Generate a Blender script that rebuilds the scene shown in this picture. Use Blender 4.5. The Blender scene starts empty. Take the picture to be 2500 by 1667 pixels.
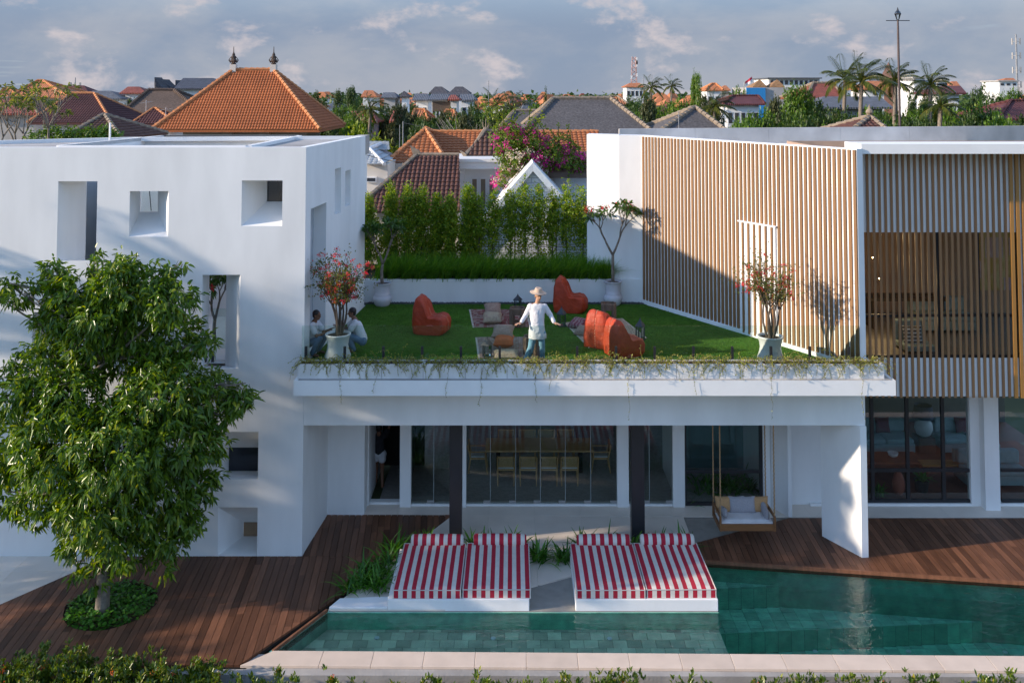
import bpy, math, random
import numpy as np
from mathutils import Vector, Matrix, noise

random.seed(11)
rng = np.random.default_rng(11)
SC = bpy.context.scene
COL = SC.collection

# ------------------------------------------------------------------ camera, sky, sun, exposure
F = 2200.0                                   # focal length in photo pixels (photo is 2500 wide)
TH = math.atan(F / 48000.0)                  # the lens points a little upwards, the rest is lens shift
PY0 = 228 - F * math.tan(TH)
CZ = 11.0
cam_d = bpy.data.cameras.new('camera')
cam = bpy.data.objects.new('camera', cam_d)
COL.objects.link(cam)
cam.location = (0, 0, CZ)
cam.rotation_euler = (math.pi / 2 + TH, 0, 0)
cam_d.sensor_width = 36
cam_d.sensor_fit = 'HORIZONTAL'
cam_d.lens = F / 2500 * 36
cam_d.shift_y = -(833.5 - PY0) / 2500
cam_d.clip_start = 0.5
cam_d.clip_end = 9000
SC.camera = cam

SUN_A = math.radians(12.0)                   # sunlight travels to +x and a little to +y
SUN_E = math.radians(18.5)
world = bpy.data.worlds.new('World')
SC.world = world
world.use_nodes = True
wn = world.node_tree
wn.nodes.clear()
def wnode(t, **k):
    n = wn.nodes.new(t)
    for a, b in k.items():
        setattr(n, a, b)
    return n
w_out = wnode('ShaderNodeOutputWorld')
sky = wnode('ShaderNodeTexSky', sky_type='NISHITA', sun_disc=False)
sky.sun_elevation = SUN_E
sky.sun_rotation = math.atan2(-math.cos(SUN_A), -math.sin(SUN_A))
sky.air_density = 0.9
sky.dust_density = 0.0
sky.ozone_density = 2.0
bg_sky = wnode('ShaderNodeBackground')
bg_sky.inputs['Strength'].default_value = 0.15
wn.links.new(sky.outputs[0], bg_sky.inputs[0])
tc = wnode('ShaderNodeTexCoord')
sep = wnode('ShaderNodeSeparateXYZ')
wn.links.new(tc.outputs['Generated'], sep.inputs[0])
def wmath(op, a, b):
    n = wnode('ShaderNodeMath', operation=op)
    for i, q in enumerate((a, b)):
        if isinstance(q, (int, float)):
            n.inputs[i].default_value = q
        else:
            wn.links.new(q, n.inputs[i])
    return n.outputs[0]
zz = wmath('ADD', wmath('MAXIMUM', sep.outputs[2], 0.0), 0.055)
cmb = wnode('ShaderNodeCombineXYZ')
wn.links.new(wmath('DIVIDE', sep.outputs[0], zz), cmb.inputs[0])
wn.links.new(wmath('DIVIDE', sep.outputs[1], zz), cmb.inputs[1])
cmb.inputs[2].default_value = 3.7
def wcloud(src, scale, detail, lo, hi, dist=0.0):
    n = wnode('ShaderNodeTexNoise')
    n.inputs['Scale'].default_value = scale
    n.inputs['Detail'].default_value = detail
    n.inputs['Roughness'].default_value = 0.58
    n.inputs['Distortion'].default_value = dist
    wn.links.new(src, n.inputs['Vector'])
    r = wnode('ShaderNodeMapRange', interpolation_type='SMOOTHSTEP')
    wn.links.new(n.outputs[0], r.inputs[0])
    r.inputs[1].default_value = lo
    r.inputs[2].default_value = hi
    return r.outputs[0]
low = wnode('ShaderNodeMapRange', interpolation_type='SMOOTHSTEP')     # the cloud layer is dense towards the horizon and thins out overhead
wn.links.new(sep.outputs[2], low.inputs[0])
low.inputs[1].default_value = 0.06; low.inputs[2].default_value = 0.34
low.inputs[3].default_value = 0.985; low.inputs[4].default_value = 0.12
veil = wmath('MULTIPLY', wcloud(cmb.outputs[0], 0.30, 5, -0.05, 0.36, 0.4), low.outputs[0])
mp = wnode('ShaderNodeMapping')
mp.inputs['Scale'].default_value = (9.0, 9.0, 17.0)
mp.inputs['Location'].default_value = (2.3, 0.4, 1.1)
wn.links.new(tc.outputs['Generated'], mp.inputs[0])
puff = wmath('MULTIPLY', wcloud(mp.outputs[0], 1.25, 10, 0.52, 0.67, 0.1), 0.85)
bg_veil = wnode('ShaderNodeBackground')
vcol = wnode('ShaderNodeMix', data_type='RGBA')
wn.links.new(wcloud(mp.outputs[0], 0.55, 6, 0.36, 0.66, 0.3), vcol.inputs[0])
vcol.inputs[6].default_value = (0.086, 0.109, 0.154, 1); vcol.inputs[7].default_value = (0.132, 0.142, 0.170, 1)
wn.links.new(vcol.outputs[2], bg_veil.inputs[0])
bg_veil.inputs[1].default_value = 1.0
bg_puff = wnode('ShaderNodeBackground')
bg_puff.inputs[0].default_value = (0.235, 0.212, 0.218, 1)
bg_puff.inputs[1].default_value = 1.0
mx1 = wnode('ShaderNodeMixShader')
wn.links.new(veil, mx1.inputs[0]); wn.links.new(bg_sky.outputs[0], mx1.inputs[1]); wn.links.new(bg_veil.outputs[0], mx1.inputs[2])
mx2 = wnode('ShaderNodeMixShader')
wn.links.new(puff, mx2.inputs[0]); wn.links.new(mx1.outputs[0], mx2.inputs[1]); wn.links.new(bg_puff.outputs[0], mx2.inputs[2])
wn.links.new(mx2.outputs[0], w_out.inputs[0])

sun_d = bpy.data.lights.new('sun', 'SUN')
sun_d.energy = 2.5
sun_d.angle = math.radians(0.9)
sun_d.color = (1.0, 0.83, 0.65)
sun = bpy.data.objects.new('sun', sun_d)
COL.objects.link(sun)
SUNL = Vector((math.cos(SUN_E) * math.cos(SUN_A), math.cos(SUN_E) * math.sin(SUN_A), -math.sin(SUN_E)))
sun.rotation_euler = SUNL.to_track_quat('-Z', 'Y').to_euler()
sun.location = (-60, -20, 40)

vs = SC.view_settings
vs.view_transform = 'Standard'
vs.look = 'None'
vs.exposure = 1.5
vs.gamma = 1.0
vs.use_curve_mapping = False

# ------------------------------------------------------------------ survey helpers (photo measurements -> metres)
def ray(px, py):
    u = (px - 1250) / F; v = -(py - PY0) / F
    return Vector((u, math.cos(TH) - math.sin(TH) * v, math.sin(TH) + math.cos(TH) * v))
def G(px, py, z=0.0):
    r = ray(px, py); t = (z - CZ) / r.z
    return Vector((r.x * t, r.y * t, z))
def V(px, py, y):
    r = ray(px, py); t = y / r.y
    return Vector((r.x * t, y, CZ + r.z * t))
def W(px, py, A, B):                          # point on the vertical plane through plan points A, B
    r = ray(px, py)
    nx, ny = (B[1] - A[1]), -(B[0] - A[0])
    t = (A[0] * nx + A[1] * ny) / (r.x * nx + r.y * ny)
    return Vector((r.x * t, r.y * t, CZ + r.z * t))
def S(D):
    return F / D

# ------------------------------------------------------------------ mesh helpers
def wm(o):
    return (wm(o.parent) @ o.matrix_parent_inverse @ o.matrix_basis) if o.parent else o.matrix_basis.copy()
def tag(o, label=None, cat=None, group=None, kind=None):
    if label: o['label'] = label
    if cat: o['category'] = cat
    if group: o['group'] = group
    if kind: o['kind'] = kind
    return o
def empty(name, loc=(0, 0, 0), rz=0.0, label=None, cat=None, group=None):
    o = bpy.data.objects.new(name, None)
    COL.objects.link(o)
    o.location = loc
    o.rotation_euler = (0, 0, rz)
    o.empty_display_size = 0.1
    return tag(o, label, cat, group)
def link(name, me, mat=None, parent=None, local=False, smooth=False):
    o = bpy.data.objects.new(name, me)
    COL.objects.link(o)
    if mat is not None and not me.materials:
        for m in (mat if isinstance(mat, (list, tuple)) else [mat]):
            me.materials.append(m)
    if smooth:
        me.polygons.foreach_set('use_smooth', [True] * len(me.polygons))
    if parent is not None:
        o.parent = parent
        if not local:
            o.matrix_parent_inverse = wm(parent).inverted()
    return o
def copy_tree(o, parent=None):
    c = o.copy()
    COL.objects.link(c)
    c.parent = parent
    for ch in list(o.children):
        copy_tree(ch, c)
    return c
def mesh_np(name, Vv, faces):
    me = bpy.data.meshes.new(name)
    Vv = np.asarray(Vv, dtype=np.float32)
    me.vertices.add(len(Vv))
    me.vertices.foreach_set('co', Vv.ravel())
    tot = sum(f.size for f in faces)
    me.loops.add(tot)
    me.loops.foreach_set('vertex_index', np.concatenate([f.ravel() for f in faces]).astype(np.int32))
    starts, n = [], 0
    for f in faces:
        k = f.shape[1]
        starts.append(np.arange(len(f)) * k + n)
        n += f.size
    st = np.concatenate(starts).astype(np.int32)
    me.polygons.add(len(st))
    me.polygons.foreach_set('loop_start', st)
    me.update(calc_edges=True)
    me.validate()
    return me

class MB:
    def __init__(self):
        self.v = []; self.f = []; self.mi = []; self.cur = 0
    def add(self, vs_, fs_):
        o = len(self.v)
        self.v.extend([tuple(p) for p in vs_])
        for f in fs_:
            self.f.append([i + o for i in f]); self.mi.append(self.cur)
        return self
    def quad(self, *p):
        return self.add(p, [list(range(len(p)))])
    def box(self, x0, x1, y0, y1, z0, z1):
        return self.add([(x0, y0, z0), (x1, y0, z0), (x1, y1, z0), (x0, y1, z0), (x0, y0, z1), (x1, y0, z1), (x1, y1, z1), (x0, y1, z1)],
                        [[3, 2, 1, 0], [4, 5, 6, 7], [0, 1, 5, 4], [1, 2, 6, 5], [2, 3, 7, 6], [3, 0, 4, 7]])
    def obox(self, c, sz, rz=0.0, rx=0.0, ry=0.0, M=None):
        if M is None:
            M = Matrix.Rotation(rz, 3, 'Z') @ Matrix.Rotation(ry, 3, 'Y') @ Matrix.Rotation(rx, 3, 'X')
        c = Vector(c); h = [q / 2 for q in sz]
        P = [c + M @ Vector((sx * h[0], sy * h[1], s2 * h[2])) for s2 in (-1, 1) for sx, sy in ((-1, -1), (1, -1), (1, 1), (-1, 1))]
        return self.add(P, [[3, 2, 1, 0], [4, 5, 6, 7], [0, 1, 5, 4], [1, 2, 6, 5], [2, 3, 7, 6], [3, 0, 4, 7]])
    def prism(self, poly, z0, z1):
        n = len(poly)
        a = sum(poly[i][0] * poly[(i + 1) % n][1] - poly[(i + 1) % n][0] * poly[i][1] for i in range(n))
        if a < 0: poly = poly[::-1]
        P = [(p[0], p[1], z0) for p in poly] + [(p[0], p[1], z1) for p in poly]
        return self.add(P, [list(range(n))[::-1], list(range(n, 2 * n))] + [[i, (i + 1) % n, n + (i + 1) % n, n + i] for i in range(n)])
    def slab(self, pts, vec):                 # planar polygon extruded along vec
        n = len(pts); vec = Vector(vec)
        P = [Vector(p) for p in pts]; P = P + [p + vec for p in P]
        return self.add(P, [list(range(n))[::-1], list(range(n, 2 * n))] + [[i, (i + 1) % n, n + (i + 1) % n, n + i] for i in range(n)])
    def tube(self, pts, rad, n=8, cap=True):
        pts = [Vector(p) for p in pts]
        if not isinstance(rad, (list, tuple)): rad = [rad] * len(pts)
        o = len(self.v); up = None
        for i, p in enumerate(pts):
            d = (pts[min(i + 1, len(pts) - 1)] - pts[max(i - 1, 0)])
            d = d.normalized() if d.length > 1e-9 else Vector((0, 0, 1))
            if up is None:
                up = d.orthogonal().normalized()
            else:
                up = (up - d * up.dot(d)); up = up.normalized() if up.length > 1e-6 else d.orthogonal().normalized()
            w = d.cross(up)
            for k in range(n):
                a = 2 * math.pi * k / n
                self.v.append(tuple(p + (up * math.cos(a) + w * math.sin(a)) * rad[i]))
        m = len(pts)
        for i in range(m - 1):
            for k in range(n):
                a = o + i * n + k; b = o + i * n + (k + 1) % n
                self.f.append([a, b, b + n, a + n]); self.mi.append(self.cur)
        if cap:
            self.f.append([o + k for k in range(n)][::-1]); self.mi.append(self.cur)
            self.f.append([o + (m - 1) * n + k for k in range(n)]); self.mi.append(self.cur)
        return self
    def lathe(self, prof, c=(0, 0, 0), n=24, cap=True):
        o = len(self.v)
        for r, z in prof:
            for k in range(n):
                a = 2 * math.pi * k / n
                self.v.append((c[0] + r * math.cos(a), c[1] + r * math.sin(a), c[2] + z))
        for i in range(len(prof) - 1):
            for k in range(n):
                a = o + i * n + k; b = o + i * n + (k + 1) % n
                self.f.append([a, b, b + n, a + n]); self.mi.append(self.cur)
        if cap:
            self.f.append([o + k for k in range(n)][::-1]); self.mi.append(self.cur)
            self.f.append([o + (len(prof) - 1) * n + k for k in range(n)]); self.mi.append(self.cur)
        return self
    def ell(self, c, r, n=12, m=8, M=None):
        c = Vector(c)
        if not isinstance(r, (list, tuple)): r = (r, r, r)
        P = []
        for i in range(m + 1):
            t = math.pi * i / m
            for k in range(n):
                a = 2 * math.pi * k / n
                q = Vector((r[0] * math.sin(t) * math.cos(a), r[1] * math.sin(t) * math.sin(a), -r[2] * math.cos(t)))
                P.append(c + (M @ q if M else q))
        fs = [[i * n + k, i * n + (k + 1) % n, (i + 1) * n + (k + 1) % n, (i + 1) * n + k] for i in range(m) for k in range(n)]
        return self.add(P, fs)
    def caps(self, a, b, ra, rb, n=12):
        a = Vector(a); b = Vector(b)
        self.tube([a, b], [ra, rb], n)
        self.ell(a, ra, n, 8); self.ell(b, rb, n, 8)
        return self
    def mesh(self, name):
        me = bpy.data.meshes.new(name)
        me.from_pydata(self.v, [], self.f)
        if self.mi and max(self.mi):
            me.polygons.foreach_set('material_index', self.mi)
        me.update()
        return me
    def build(self, name, mat, parent=None, local=False, smooth=False, bevel=0, sub=0, weld=False):
        me = self.mesh(name)
        o = link(name, me, mat, parent, local, smooth)
        if bevel:
            b = o.modifiers.new('bevel', 'BEVEL'); b.width = bevel; b.segments = 2; b.limit_method = 'ANGLE'
        if sub:
            s = o.modifiers.new('sub', 'SUBSURF'); s.levels = sub; s.render_levels = sub
        return o

def remesh(o, vox, it=4, fac=0.5):
    r = o.modifiers.new('remesh', 'REMESH'); r.mode = 'VOXEL'; r.voxel_size = vox; r.use_smooth_shade = True
    s = o.modifiers.new('smooth', 'SMOOTH'); s.factor = fac; s.iterations = it
    return o

def clip(poly, conv):                          # Sutherland-Hodgman, conv is a CCW convex polygon
    out = [tuple(p) for p in poly]
    m = len(conv)
    for i in range(m):
        a = conv[i]; b = conv[(i + 1) % m]
        def side(p): return (b[0] - a[0]) * (p[1] - a[1]) - (b[1] - a[1]) * (p[0] - a[0])
        src, out = out, []
        for j in range(len(src)):
            p, q = src[j], src[(j + 1) % len(src)]
            sp, sq = side(p), side(q)
            if sp >= 0: out.append(p)
            if (sp > 0 and sq < 0) or (sp < 0 and sq > 0):
                t = sp / (sp - sq)
                out.append((p[0] + (q[0] - p[0]) * t, p[1] + (q[1] - p[1]) * t))
        if not out: return []
    return out
def ccw(poly):
    n = len(poly)
    a = sum(poly[i][0] * poly[(i + 1) % n][1] - poly[(i + 1) % n][0] * poly[i][1] for i in range(n))
    return poly if a > 0 else poly[::-1]
def area(poly):
    n = len(poly)
    return abs(sum(poly[i][0] * poly[(i + 1) % n][1] - poly[(i + 1) % n][0] * poly[i][1] for i in range(n))) / 2

# ------------------------------------------------------------------ materials
def newmat(name):
    m = bpy.data.materials.new(name); m.use_nodes = True
    nt = m.node_tree
    return m, nt, nt.nodes['Principled BSDF'], nt.nodes['Material Output']
def M_(name, col, rough=0.8, var=0.10, scale=4.0, bump=0.0, bscale=60.0, metal=0.0, spec=0.5, rand=0.0, stretch=(1, 1, 1), var2=0.0, scale2=0.6, island=0.0):
    m, nt, b, out = newmat(name)
    N, L = nt.nodes, nt.links
    b.inputs['Roughness'].default_value = rough
    b.inputs['Metallic'].default_value = metal
    b.inputs['Specular IOR Level'].default_value = spec
    t = N.new('ShaderNodeTexCoord')
    mpn = N.new('ShaderNodeMapping'); mpn.inputs['Scale'].default_value = stretch
    L.new(t.outputs['Object'], mpn.inputs[0])
    def noi(sc, det=6):
        n = N.new('ShaderNodeTexNoise'); n.inputs['Scale'].default_value = sc; n.inputs['Detail'].default_value = det
        L.new(mpn.outputs[0], n.inputs['Vector']); return n.outputs[0]
    def ramp(src, lo, hi):
        r = N.new('ShaderNodeMapRange'); L.new(src, r.inputs[0])
        r.inputs[1].default_value = 0.3; r.inputs[2].default_value = 0.7
        r.inputs[3].default_value = lo; r.inputs[4].default_value = hi
        return r.outputs[0]
    val = ramp(noi(scale), 1 - var, 1 + var)
    def mul(a, c):
        n = N.new('ShaderNodeMath'); n.operation = 'MULTIPLY'; L.new(a, n.inputs[0]); L.new(c, n.inputs[1]); return n.outputs[0]
    if var2: val = mul(val, ramp(noi(scale2, 3), 1 - var2, 1 + var2))
    if rand or island:
        if rand:
            oi = N.new('ShaderNodeObjectInfo'); src = oi.outputs['Random']; k = rand
        else:
            oi = N.new('ShaderNodeNewGeometry'); src = oi.outputs['Random Per Island']; k = island
        r = N.new('ShaderNodeMapRange'); L.new(src, r.inputs[0]); r.inputs[3].default_value = 1 - k; r.inputs[4].default_value = 1 + k
        val = mul(val, r.outputs[0])
    vm = N.new('ShaderNodeVectorMath'); vm.operation = 'SCALE'
    vm.inputs[0].default_value = col[:3]
    L.new(val, vm.inputs['Scale'])
    L.new(vm.outputs[0], b.inputs['Base Color'])
    if bump:
        bp = N.new('ShaderNodeBump'); bp.inputs['Strength'].default_value = bump; bp.inputs['Distance'].default_value = 0.02
        L.new(noi(bscale), bp.inputs['Height']); L.new(bp.outputs[0], b.inputs['Normal'])
    return m
def leafmat(name, c1, c2, c3=None, rough=0.42, trans=0.35):
    m, nt, b, out = newmat(name)
    N, L = nt.nodes, nt.links
    g = N.new('ShaderNodeNewGeometry')
    r = N.new('ShaderNodeValToRGB')
    r.color_ramp.elements[0].color = (*c1, 1); r.color_ramp.elements[1].color = (*c2, 1)
    if c3:
        e = r.color_ramp.elements.new(0.86); e.color = (*c2, 1)
        r.color_ramp.elements[2].color = (*c3, 1)
    L.new(g.outputs['Random Per Island'], r.inputs[0])
    L.new(r.outputs[0], b.inputs['Base Color'])
    b.inputs['Roughness'].default_value = rough
    b.inputs['Specular IOR Level'].default_value = 0.4
    tr = N.new('ShaderNodeBsdfTranslucent')
    h = N.new('ShaderNodeHueSaturation'); h.inputs['Saturation'].default_value = 1.15; h.inputs['Value'].default_value = 1.6; h.inputs['Hue'].default_value = 0.485
    L.new(r.outputs[0], h.inputs['Color']); L.new(h.outputs[0], tr.inputs[0])
    mix = N.new('ShaderNodeMixShader'); mix.inputs[0].default_value = trans
    L.new(b.outputs[0], mix.inputs[1]); L.new(tr.outputs[0], mix.inputs[2]); L.new(mix.outputs[0], out.inputs[0])
    return m
def glassmat(name, tint=(0.93, 0.97, 0.96), refl=1.0, rough=0.0, ior=1.5):
    m, nt, b, out = newmat(name)
    N, L = nt.nodes, nt.links
    N.remove(b)
    tr = N.new('ShaderNodeBsdfTransparent'); tr.inputs[0].default_value = (*tint, 1)
    gl = N.new('ShaderNodeBsdfGlossy'); gl.inputs['Roughness'].default_value = rough
    fr = N.new('ShaderNodeFresnel'); fr.inputs[0].default_value = ior
    mu = N.new('ShaderNodeMath'); mu.operation = 'MULTIPLY'; mu.inputs[1].default_value = refl; mu.use_clamp = True
    L.new(fr.outputs[0], mu.inputs[0])
    mix = N.new('ShaderNodeMixShader')
    L.new(mu.outputs[0], mix.inputs[0]); L.new(tr.outputs[0], mix.inputs[1]); L.new(gl.outputs[0], mix.inputs[2])
    L.new(mix.outputs[0], out.inputs[0])
    return m
def stripemat(name, ca, cb, period, offset=0.0, duty=0.5, axis=0, edge=None):
    m, nt, b, out = newmat(name)
    N, L = nt.nodes, nt.links
    t = N.new('ShaderNodeTexCoord'); s = N.new('ShaderNodeSeparateXYZ'); L.new(t.outputs['Object'], s.inputs[0])
    def mth(op, a, c=None):
        n = N.new('ShaderNodeMath'); n.operation = op
        for i, q in enumerate((a, c)):
            if q is None: continue
            if isinstance(q, (int, float)): n.inputs[i].default_value = q
            else: L.new(q, n.inputs[i])
        return n.outputs[0]
    u = mth('FRACT', mth('DIVIDE', mth('ADD', s.outputs[axis], offset + 50 * period), period))
    k = mth('LESS_THAN', u, duty)
    mx = N.new('ShaderNodeMix'); mx.data_type = 'RGBA'
    mx.inputs[6].default_value = (*cb, 1); mx.inputs[7].default_value = (*ca, 1)
    L.new(k, mx.inputs[0])
    n = N.new('ShaderNodeTexNoise'); n.inputs['Scale'].default_value = 9; n.inputs['Detail'].default_value = 5
    L.new(t.outputs['Object'], n.inputs['Vector'])
    r = N.new('ShaderNodeMapRange'); L.new(n.outputs[0], r.inputs[0]); r.inputs[3].default_value = 0.86; r.inputs[4].default_value = 1.1
    vm = N.new('ShaderNodeVectorMath'); vm.operation = 'SCALE'; L.new(mx.outputs[2], vm.inputs[0]); L.new(r.outputs[0], vm.inputs['Scale'])
    L.new(vm.outputs[0], b.inputs['Base Color'])
    b.inputs['Roughness'].default_value = 0.9
    bp = N.new('ShaderNodeBump'); bp.inputs['Strength'].default_value = 0.35; bp.inputs['Distance'].default_value = 0.02
    n2 = N.new('ShaderNodeTexNoise'); n2.inputs['Scale'].default_value = 7; n2.inputs['Detail'].default_value = 4
    mpn = N.new('ShaderNodeMapping'); mpn.inputs['Scale'].default_value = (1, 5, 1); L.new(t.outputs['Object'], mpn.inputs[0]); L.new(mpn.outputs[0], n2.inputs['Vector'])
    L.new(n2.outputs[0], bp.inputs['Height']); L.new(bp.outputs[0], b.inputs['Normal'])
    return m
def rugmat(name, ca, cb, cc, sc=14.0):
    m, nt, b, out = newmat(name)
    N, L = nt.nodes, nt.links
    t = N.new('ShaderNodeTexCoord')
    v = N.new('ShaderNodeTexVoronoi'); v.distance = 'CHEBYCHEV'; v.inputs['Scale'].default_value = sc; v.inputs['Randomness'].default_value = 0.45
    L.new(t.outputs['Object'], v.inputs['Vector'])
    w = N.new('ShaderNodeTexWave'); w.inputs['Scale'].default_value = sc * 0.4; w.inputs['Distortion'].default_value = 3; w.inputs['Detail Scale'].default_value = 3
    L.new(t.outputs['Object'], w.inputs['Vector'])
    r = N.new('ShaderNodeValToRGB'); r.color_ramp.interpolation = 'CONSTANT'
    r.color_ramp.elements[0].color = (*ca, 1); r.color_ramp.elements[1].color = (*cb, 1); r.color_ramp.elements[1].position = 0.42
    e = r.color_ramp.elements.new(0.62); e.color = (*cc, 1)
    L.new(v.outputs['Distance'], r.inputs[0])
    mx = N.new('ShaderNodeMix'); mx.data_type = 'RGBA'; mx.inputs[0].default_value = 0.4
    r2 = N.new('ShaderNodeValToRGB'); r2.color_ramp.elements[0].color = (*ca, 1); r2.color_ramp.elements[1].color = (*cc, 1)
    L.new(w.outputs[0], r2.inputs[0])
    w.inputs['Detail'].default_value = 3
    w.inputs['Distortion'].default_value = 6
    L.new(r.outputs[0], mx.inputs[6]); L.new(r2.outputs[0], mx.inputs[7])
    L.new(mx.outputs[2], b.inputs['Base Color']); b.inputs['Roughness'].default_value = 0.95
    return m
def roofmat(name, col, pitch=0.3, var=0.25):
    m = M_(name, col, 0.85, var, 2.2, 0, var2=0.18, scale2=0.25)
    nt = m.node_tree; N, L = nt.nodes, nt.links; b = N['Principled BSDF']
    t = N.new('ShaderNodeTexCoord')
    w = N.new('ShaderNodeTexWave'); w.bands_direction = 'Z'; w.wave_profile = 'SAW'; w.inputs['Scale'].default_value = 1.6
    L.new(t.outputs['Object'], w.inputs['Vector'])
    w2 = N.new('ShaderNodeTexWave'); w2.bands_direction = 'X'; w2.inputs['Scale'].default_value = 1.3
    L.new(t.outputs['Object'], w2.inputs['Vector'])
    ad = N.new('ShaderNodeMath'); L.new(w.outputs[0], ad.inputs[0]); L.new(w2.outputs[0], ad.inputs[1])
    bp = N.new('ShaderNodeBump'); bp.inputs['Strength'].default_value = 0.8; bp.inputs['Distance'].default_value = 0.05
    L.new(ad.outputs[0], bp.inputs['Height']); L.new(bp.outputs[0], b.inputs['Normal'])
    return m

WHITE = M_('white_stucco', (0.80, 0.80, 0.79), 0.85, 0.045, 2.2, 0.07, 45, var2=0.06, scale2=0.5, stretch=(1, 1, 0.3))
WHITE2 = M_('white_render_clean', (0.82, 0.82, 0.81), 0.8, 0.03, 2.0, 0.15, 60)
CONCL = M_('sunlit_concrete', (0.52, 0.49, 0.46), 0.9, 0.16, 1.3, 0.4, 25, var2=0.14, scale2=0.5)  # grey concrete lightened in colour as if sun fell on the upstand
CONC = M_('grey_concrete', (0.36, 0.34, 0.32), 0.9, 0.22, 1.3, 0.4, 25, var2=0.15, scale2=0.5)
STONE = M_('pale_limestone', (0.76, 0.67, 0.58), 0.6, 0.07, 1.5, 0.1, 40, rand=0.05)
COPING = M_('beige_coping_stone', (0.68, 0.55, 0.45), 0.65, 0.07, 2.5, 0.15, 50, rand=0.06)
DECK = M_('hardwood_deck', (0.150, 0.066, 0.036), 0.5, 0.22, 2.0, 0.15, 14, rand=0.42, stretch=(6, 0.7, 1), spec=0.22)
DARK = M_('dark_gap', (0.02, 0.018, 0.016), 0.9)
SLATW = M_('slat_timber', (0.205, 0.102, 0.038), 0.55, 0.14, 3.0, 0.1, 40, rand=0.10, stretch=(3, 3, 0.4))
SLATD = M_('slat_timber_brown', (0.28, 0.14, 0.06), 0.5, 0.14, 3.0, 0.1, 40, rand=0.10, stretch=(3, 3, 0.4))
GOLD = M_('bench_and_sunlit_slat_timber', (0.34, 0.17, 0.045), 0.4, 0.1, 3.0, rand=0.08)  # gold of the right-end slats paints their sunlight; the bench seat shares it
BLACK = M_('black_metal', (0.02, 0.02, 0.023), 0.45, 0.05)
POST = M_('black_painted_steel', (0.028, 0.026, 0.03), 0.4, 0.1, 3)
TURF = M_('artificial_turf', (0.062, 0.150, 0.016), 0.95, 0.26, 7, 0.9, 170, var2=0.28, scale2=0.7, spec=0.1)
SOIL = M_('soil', (0.075, 0.045, 0.028), 0.95, 0.3, 8, 0.6, 30)
PEB = M_('dark_pebbles', (0.06, 0.062, 0.07), 0.7, 0.2, 8, island=0.5)
TERR = M_('ground_cover_earth', (0.06, 0.075, 0.03), 0.95, 0.4, 0.05, 0, var2=0.3, scale2=0.4)
GLASS = glassmat('clear_glass', (0.90, 0.96, 0.94), 1.0)
GLASSD = glassmat('window_glass', (0.92, 0.965, 0.955), 1.1)
BARK = M_('grey_bark', (0.20, 0.165, 0.13), 0.95, 0.3, 12, 0.8, 30)
BARKD = M_('brown_bark', (0.10, 0.075, 0.055), 0.95, 0.3, 10, 0.8, 30)
TWIG = M_('thin_twigs', (0.12, 0.08, 0.045), 0.9, 0.2, 6)
LEAF_BIG = leafmat('glossy_tree_leaf', (0.036, 0.092, 0.010), (0.14, 0.24, 0.020), (0.34, 0.38, 0.045), 0.30, 0.36)
LEAF_HEDGE = leafmat('hedge_leaf', (0.07, 0.16, 0.014), (0.26, 0.37, 0.022), (0.52, 0.46, 0.05), 0.45, 0.42)
LEAF_BOUG2 = leafmat('neighbour_bougainvillea_leaf', (0.06, 0.13, 0.015), (0.17, 0.25, 0.025), (0.26, 0.30, 0.04), 0.5, 0.38)
LEAF_BOUG = leafmat('bougainvillea_leaf', (0.05, 0.085, 0.015), (0.16, 0.17, 0.03), (0.22, 0.13, 0.03), 0.5, 0.35)
LEAF_FRONT = leafmat('ixora_leaf', (0.04, 0.09, 0.012), (0.14, 0.20, 0.022), (0.34, 0.30, 0.04), 0.3, 0.3)
LEAF_FAR = leafmat('distant_leaf', (0.018, 0.045, 0.010), (0.05, 0.10, 0.016), (0.10, 0.13, 0.02), 0.55, 0.25)
LEAF_FAR2 = leafmat('distant_leaf_fresh', (0.05, 0.115, 0.012), (0.12, 0.22, 0.02), (0.19, 0.26, 0.025), 0.5, 0.3)
LEAF_FAR3 = leafmat('distant_leaf_dull', (0.035, 0.05, 0.018), (0.075, 0.09, 0.03), (0.12, 0.11, 0.04), 0.6, 0.25)
LEAF_FEATHER = leafmat('feathery_yellow_leaf', (0.12, 0.18, 0.02), (0.22, 0.28, 0.03), (0.28, 0.30, 0.05), 0.5, 0.4)
LEAF_PALM = leafmat('palm_leaflet', (0.04, 0.07, 0.012), (0.12, 0.14, 0.025), (0.28, 0.22, 0.04), 0.35, 0.3)
LEAF_STRAP = leafmat('strap_leaf', (0.03, 0.11, 0.012), (0.09, 0.24, 0.025), (0.16, 0.32, 0.04), 0.3, 0.3)
LEAF_GRASS = leafmat('fountain_grass', (0.05, 0.16, 0.012), (0.14, 0.30, 0.018), (0.26, 0.38, 0.04), 0.55, 0.35)
LEAF_VINE = leafmat('vine_leaf', (0.16, 0.21, 0.03), (0.40, 0.40, 0.07), (0.48, 0.42, 0.11), 0.5, 0.35)
LEAF_FRANG = leafmat('frangipani_leaf', (0.03, 0.08, 0.015), (0.08, 0.15, 0.02), (0.14, 0.16, 0.03), 0.35, 0.3)
LEAF_FRANGY = leafmat('frangipani_pale_leaf', (0.10, 0.14, 0.03), (0.22, 0.24, 0.05), (0.30, 0.26, 0.08), 0.4, 0.35)
PETAL_RED = leafmat('coral_bract', (0.55, 0.035, 0.06), (0.72, 0.10, 0.06), (0.75, 0.20, 0.08), 0.6, 0.4)
PETAL_PINK = leafmat('magenta_bract', (0.55, 0.02, 0.20), (0.70, 0.06, 0.32), (0.42, 0.03, 0.32), 0.6, 0.4)
PETAL_WHITE = leafmat('cream_bract', (0.65, 0.55, 0.42), (0.72, 0.66, 0.55), (0.70, 0.40, 0.42), 0.6, 0.4)
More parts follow.
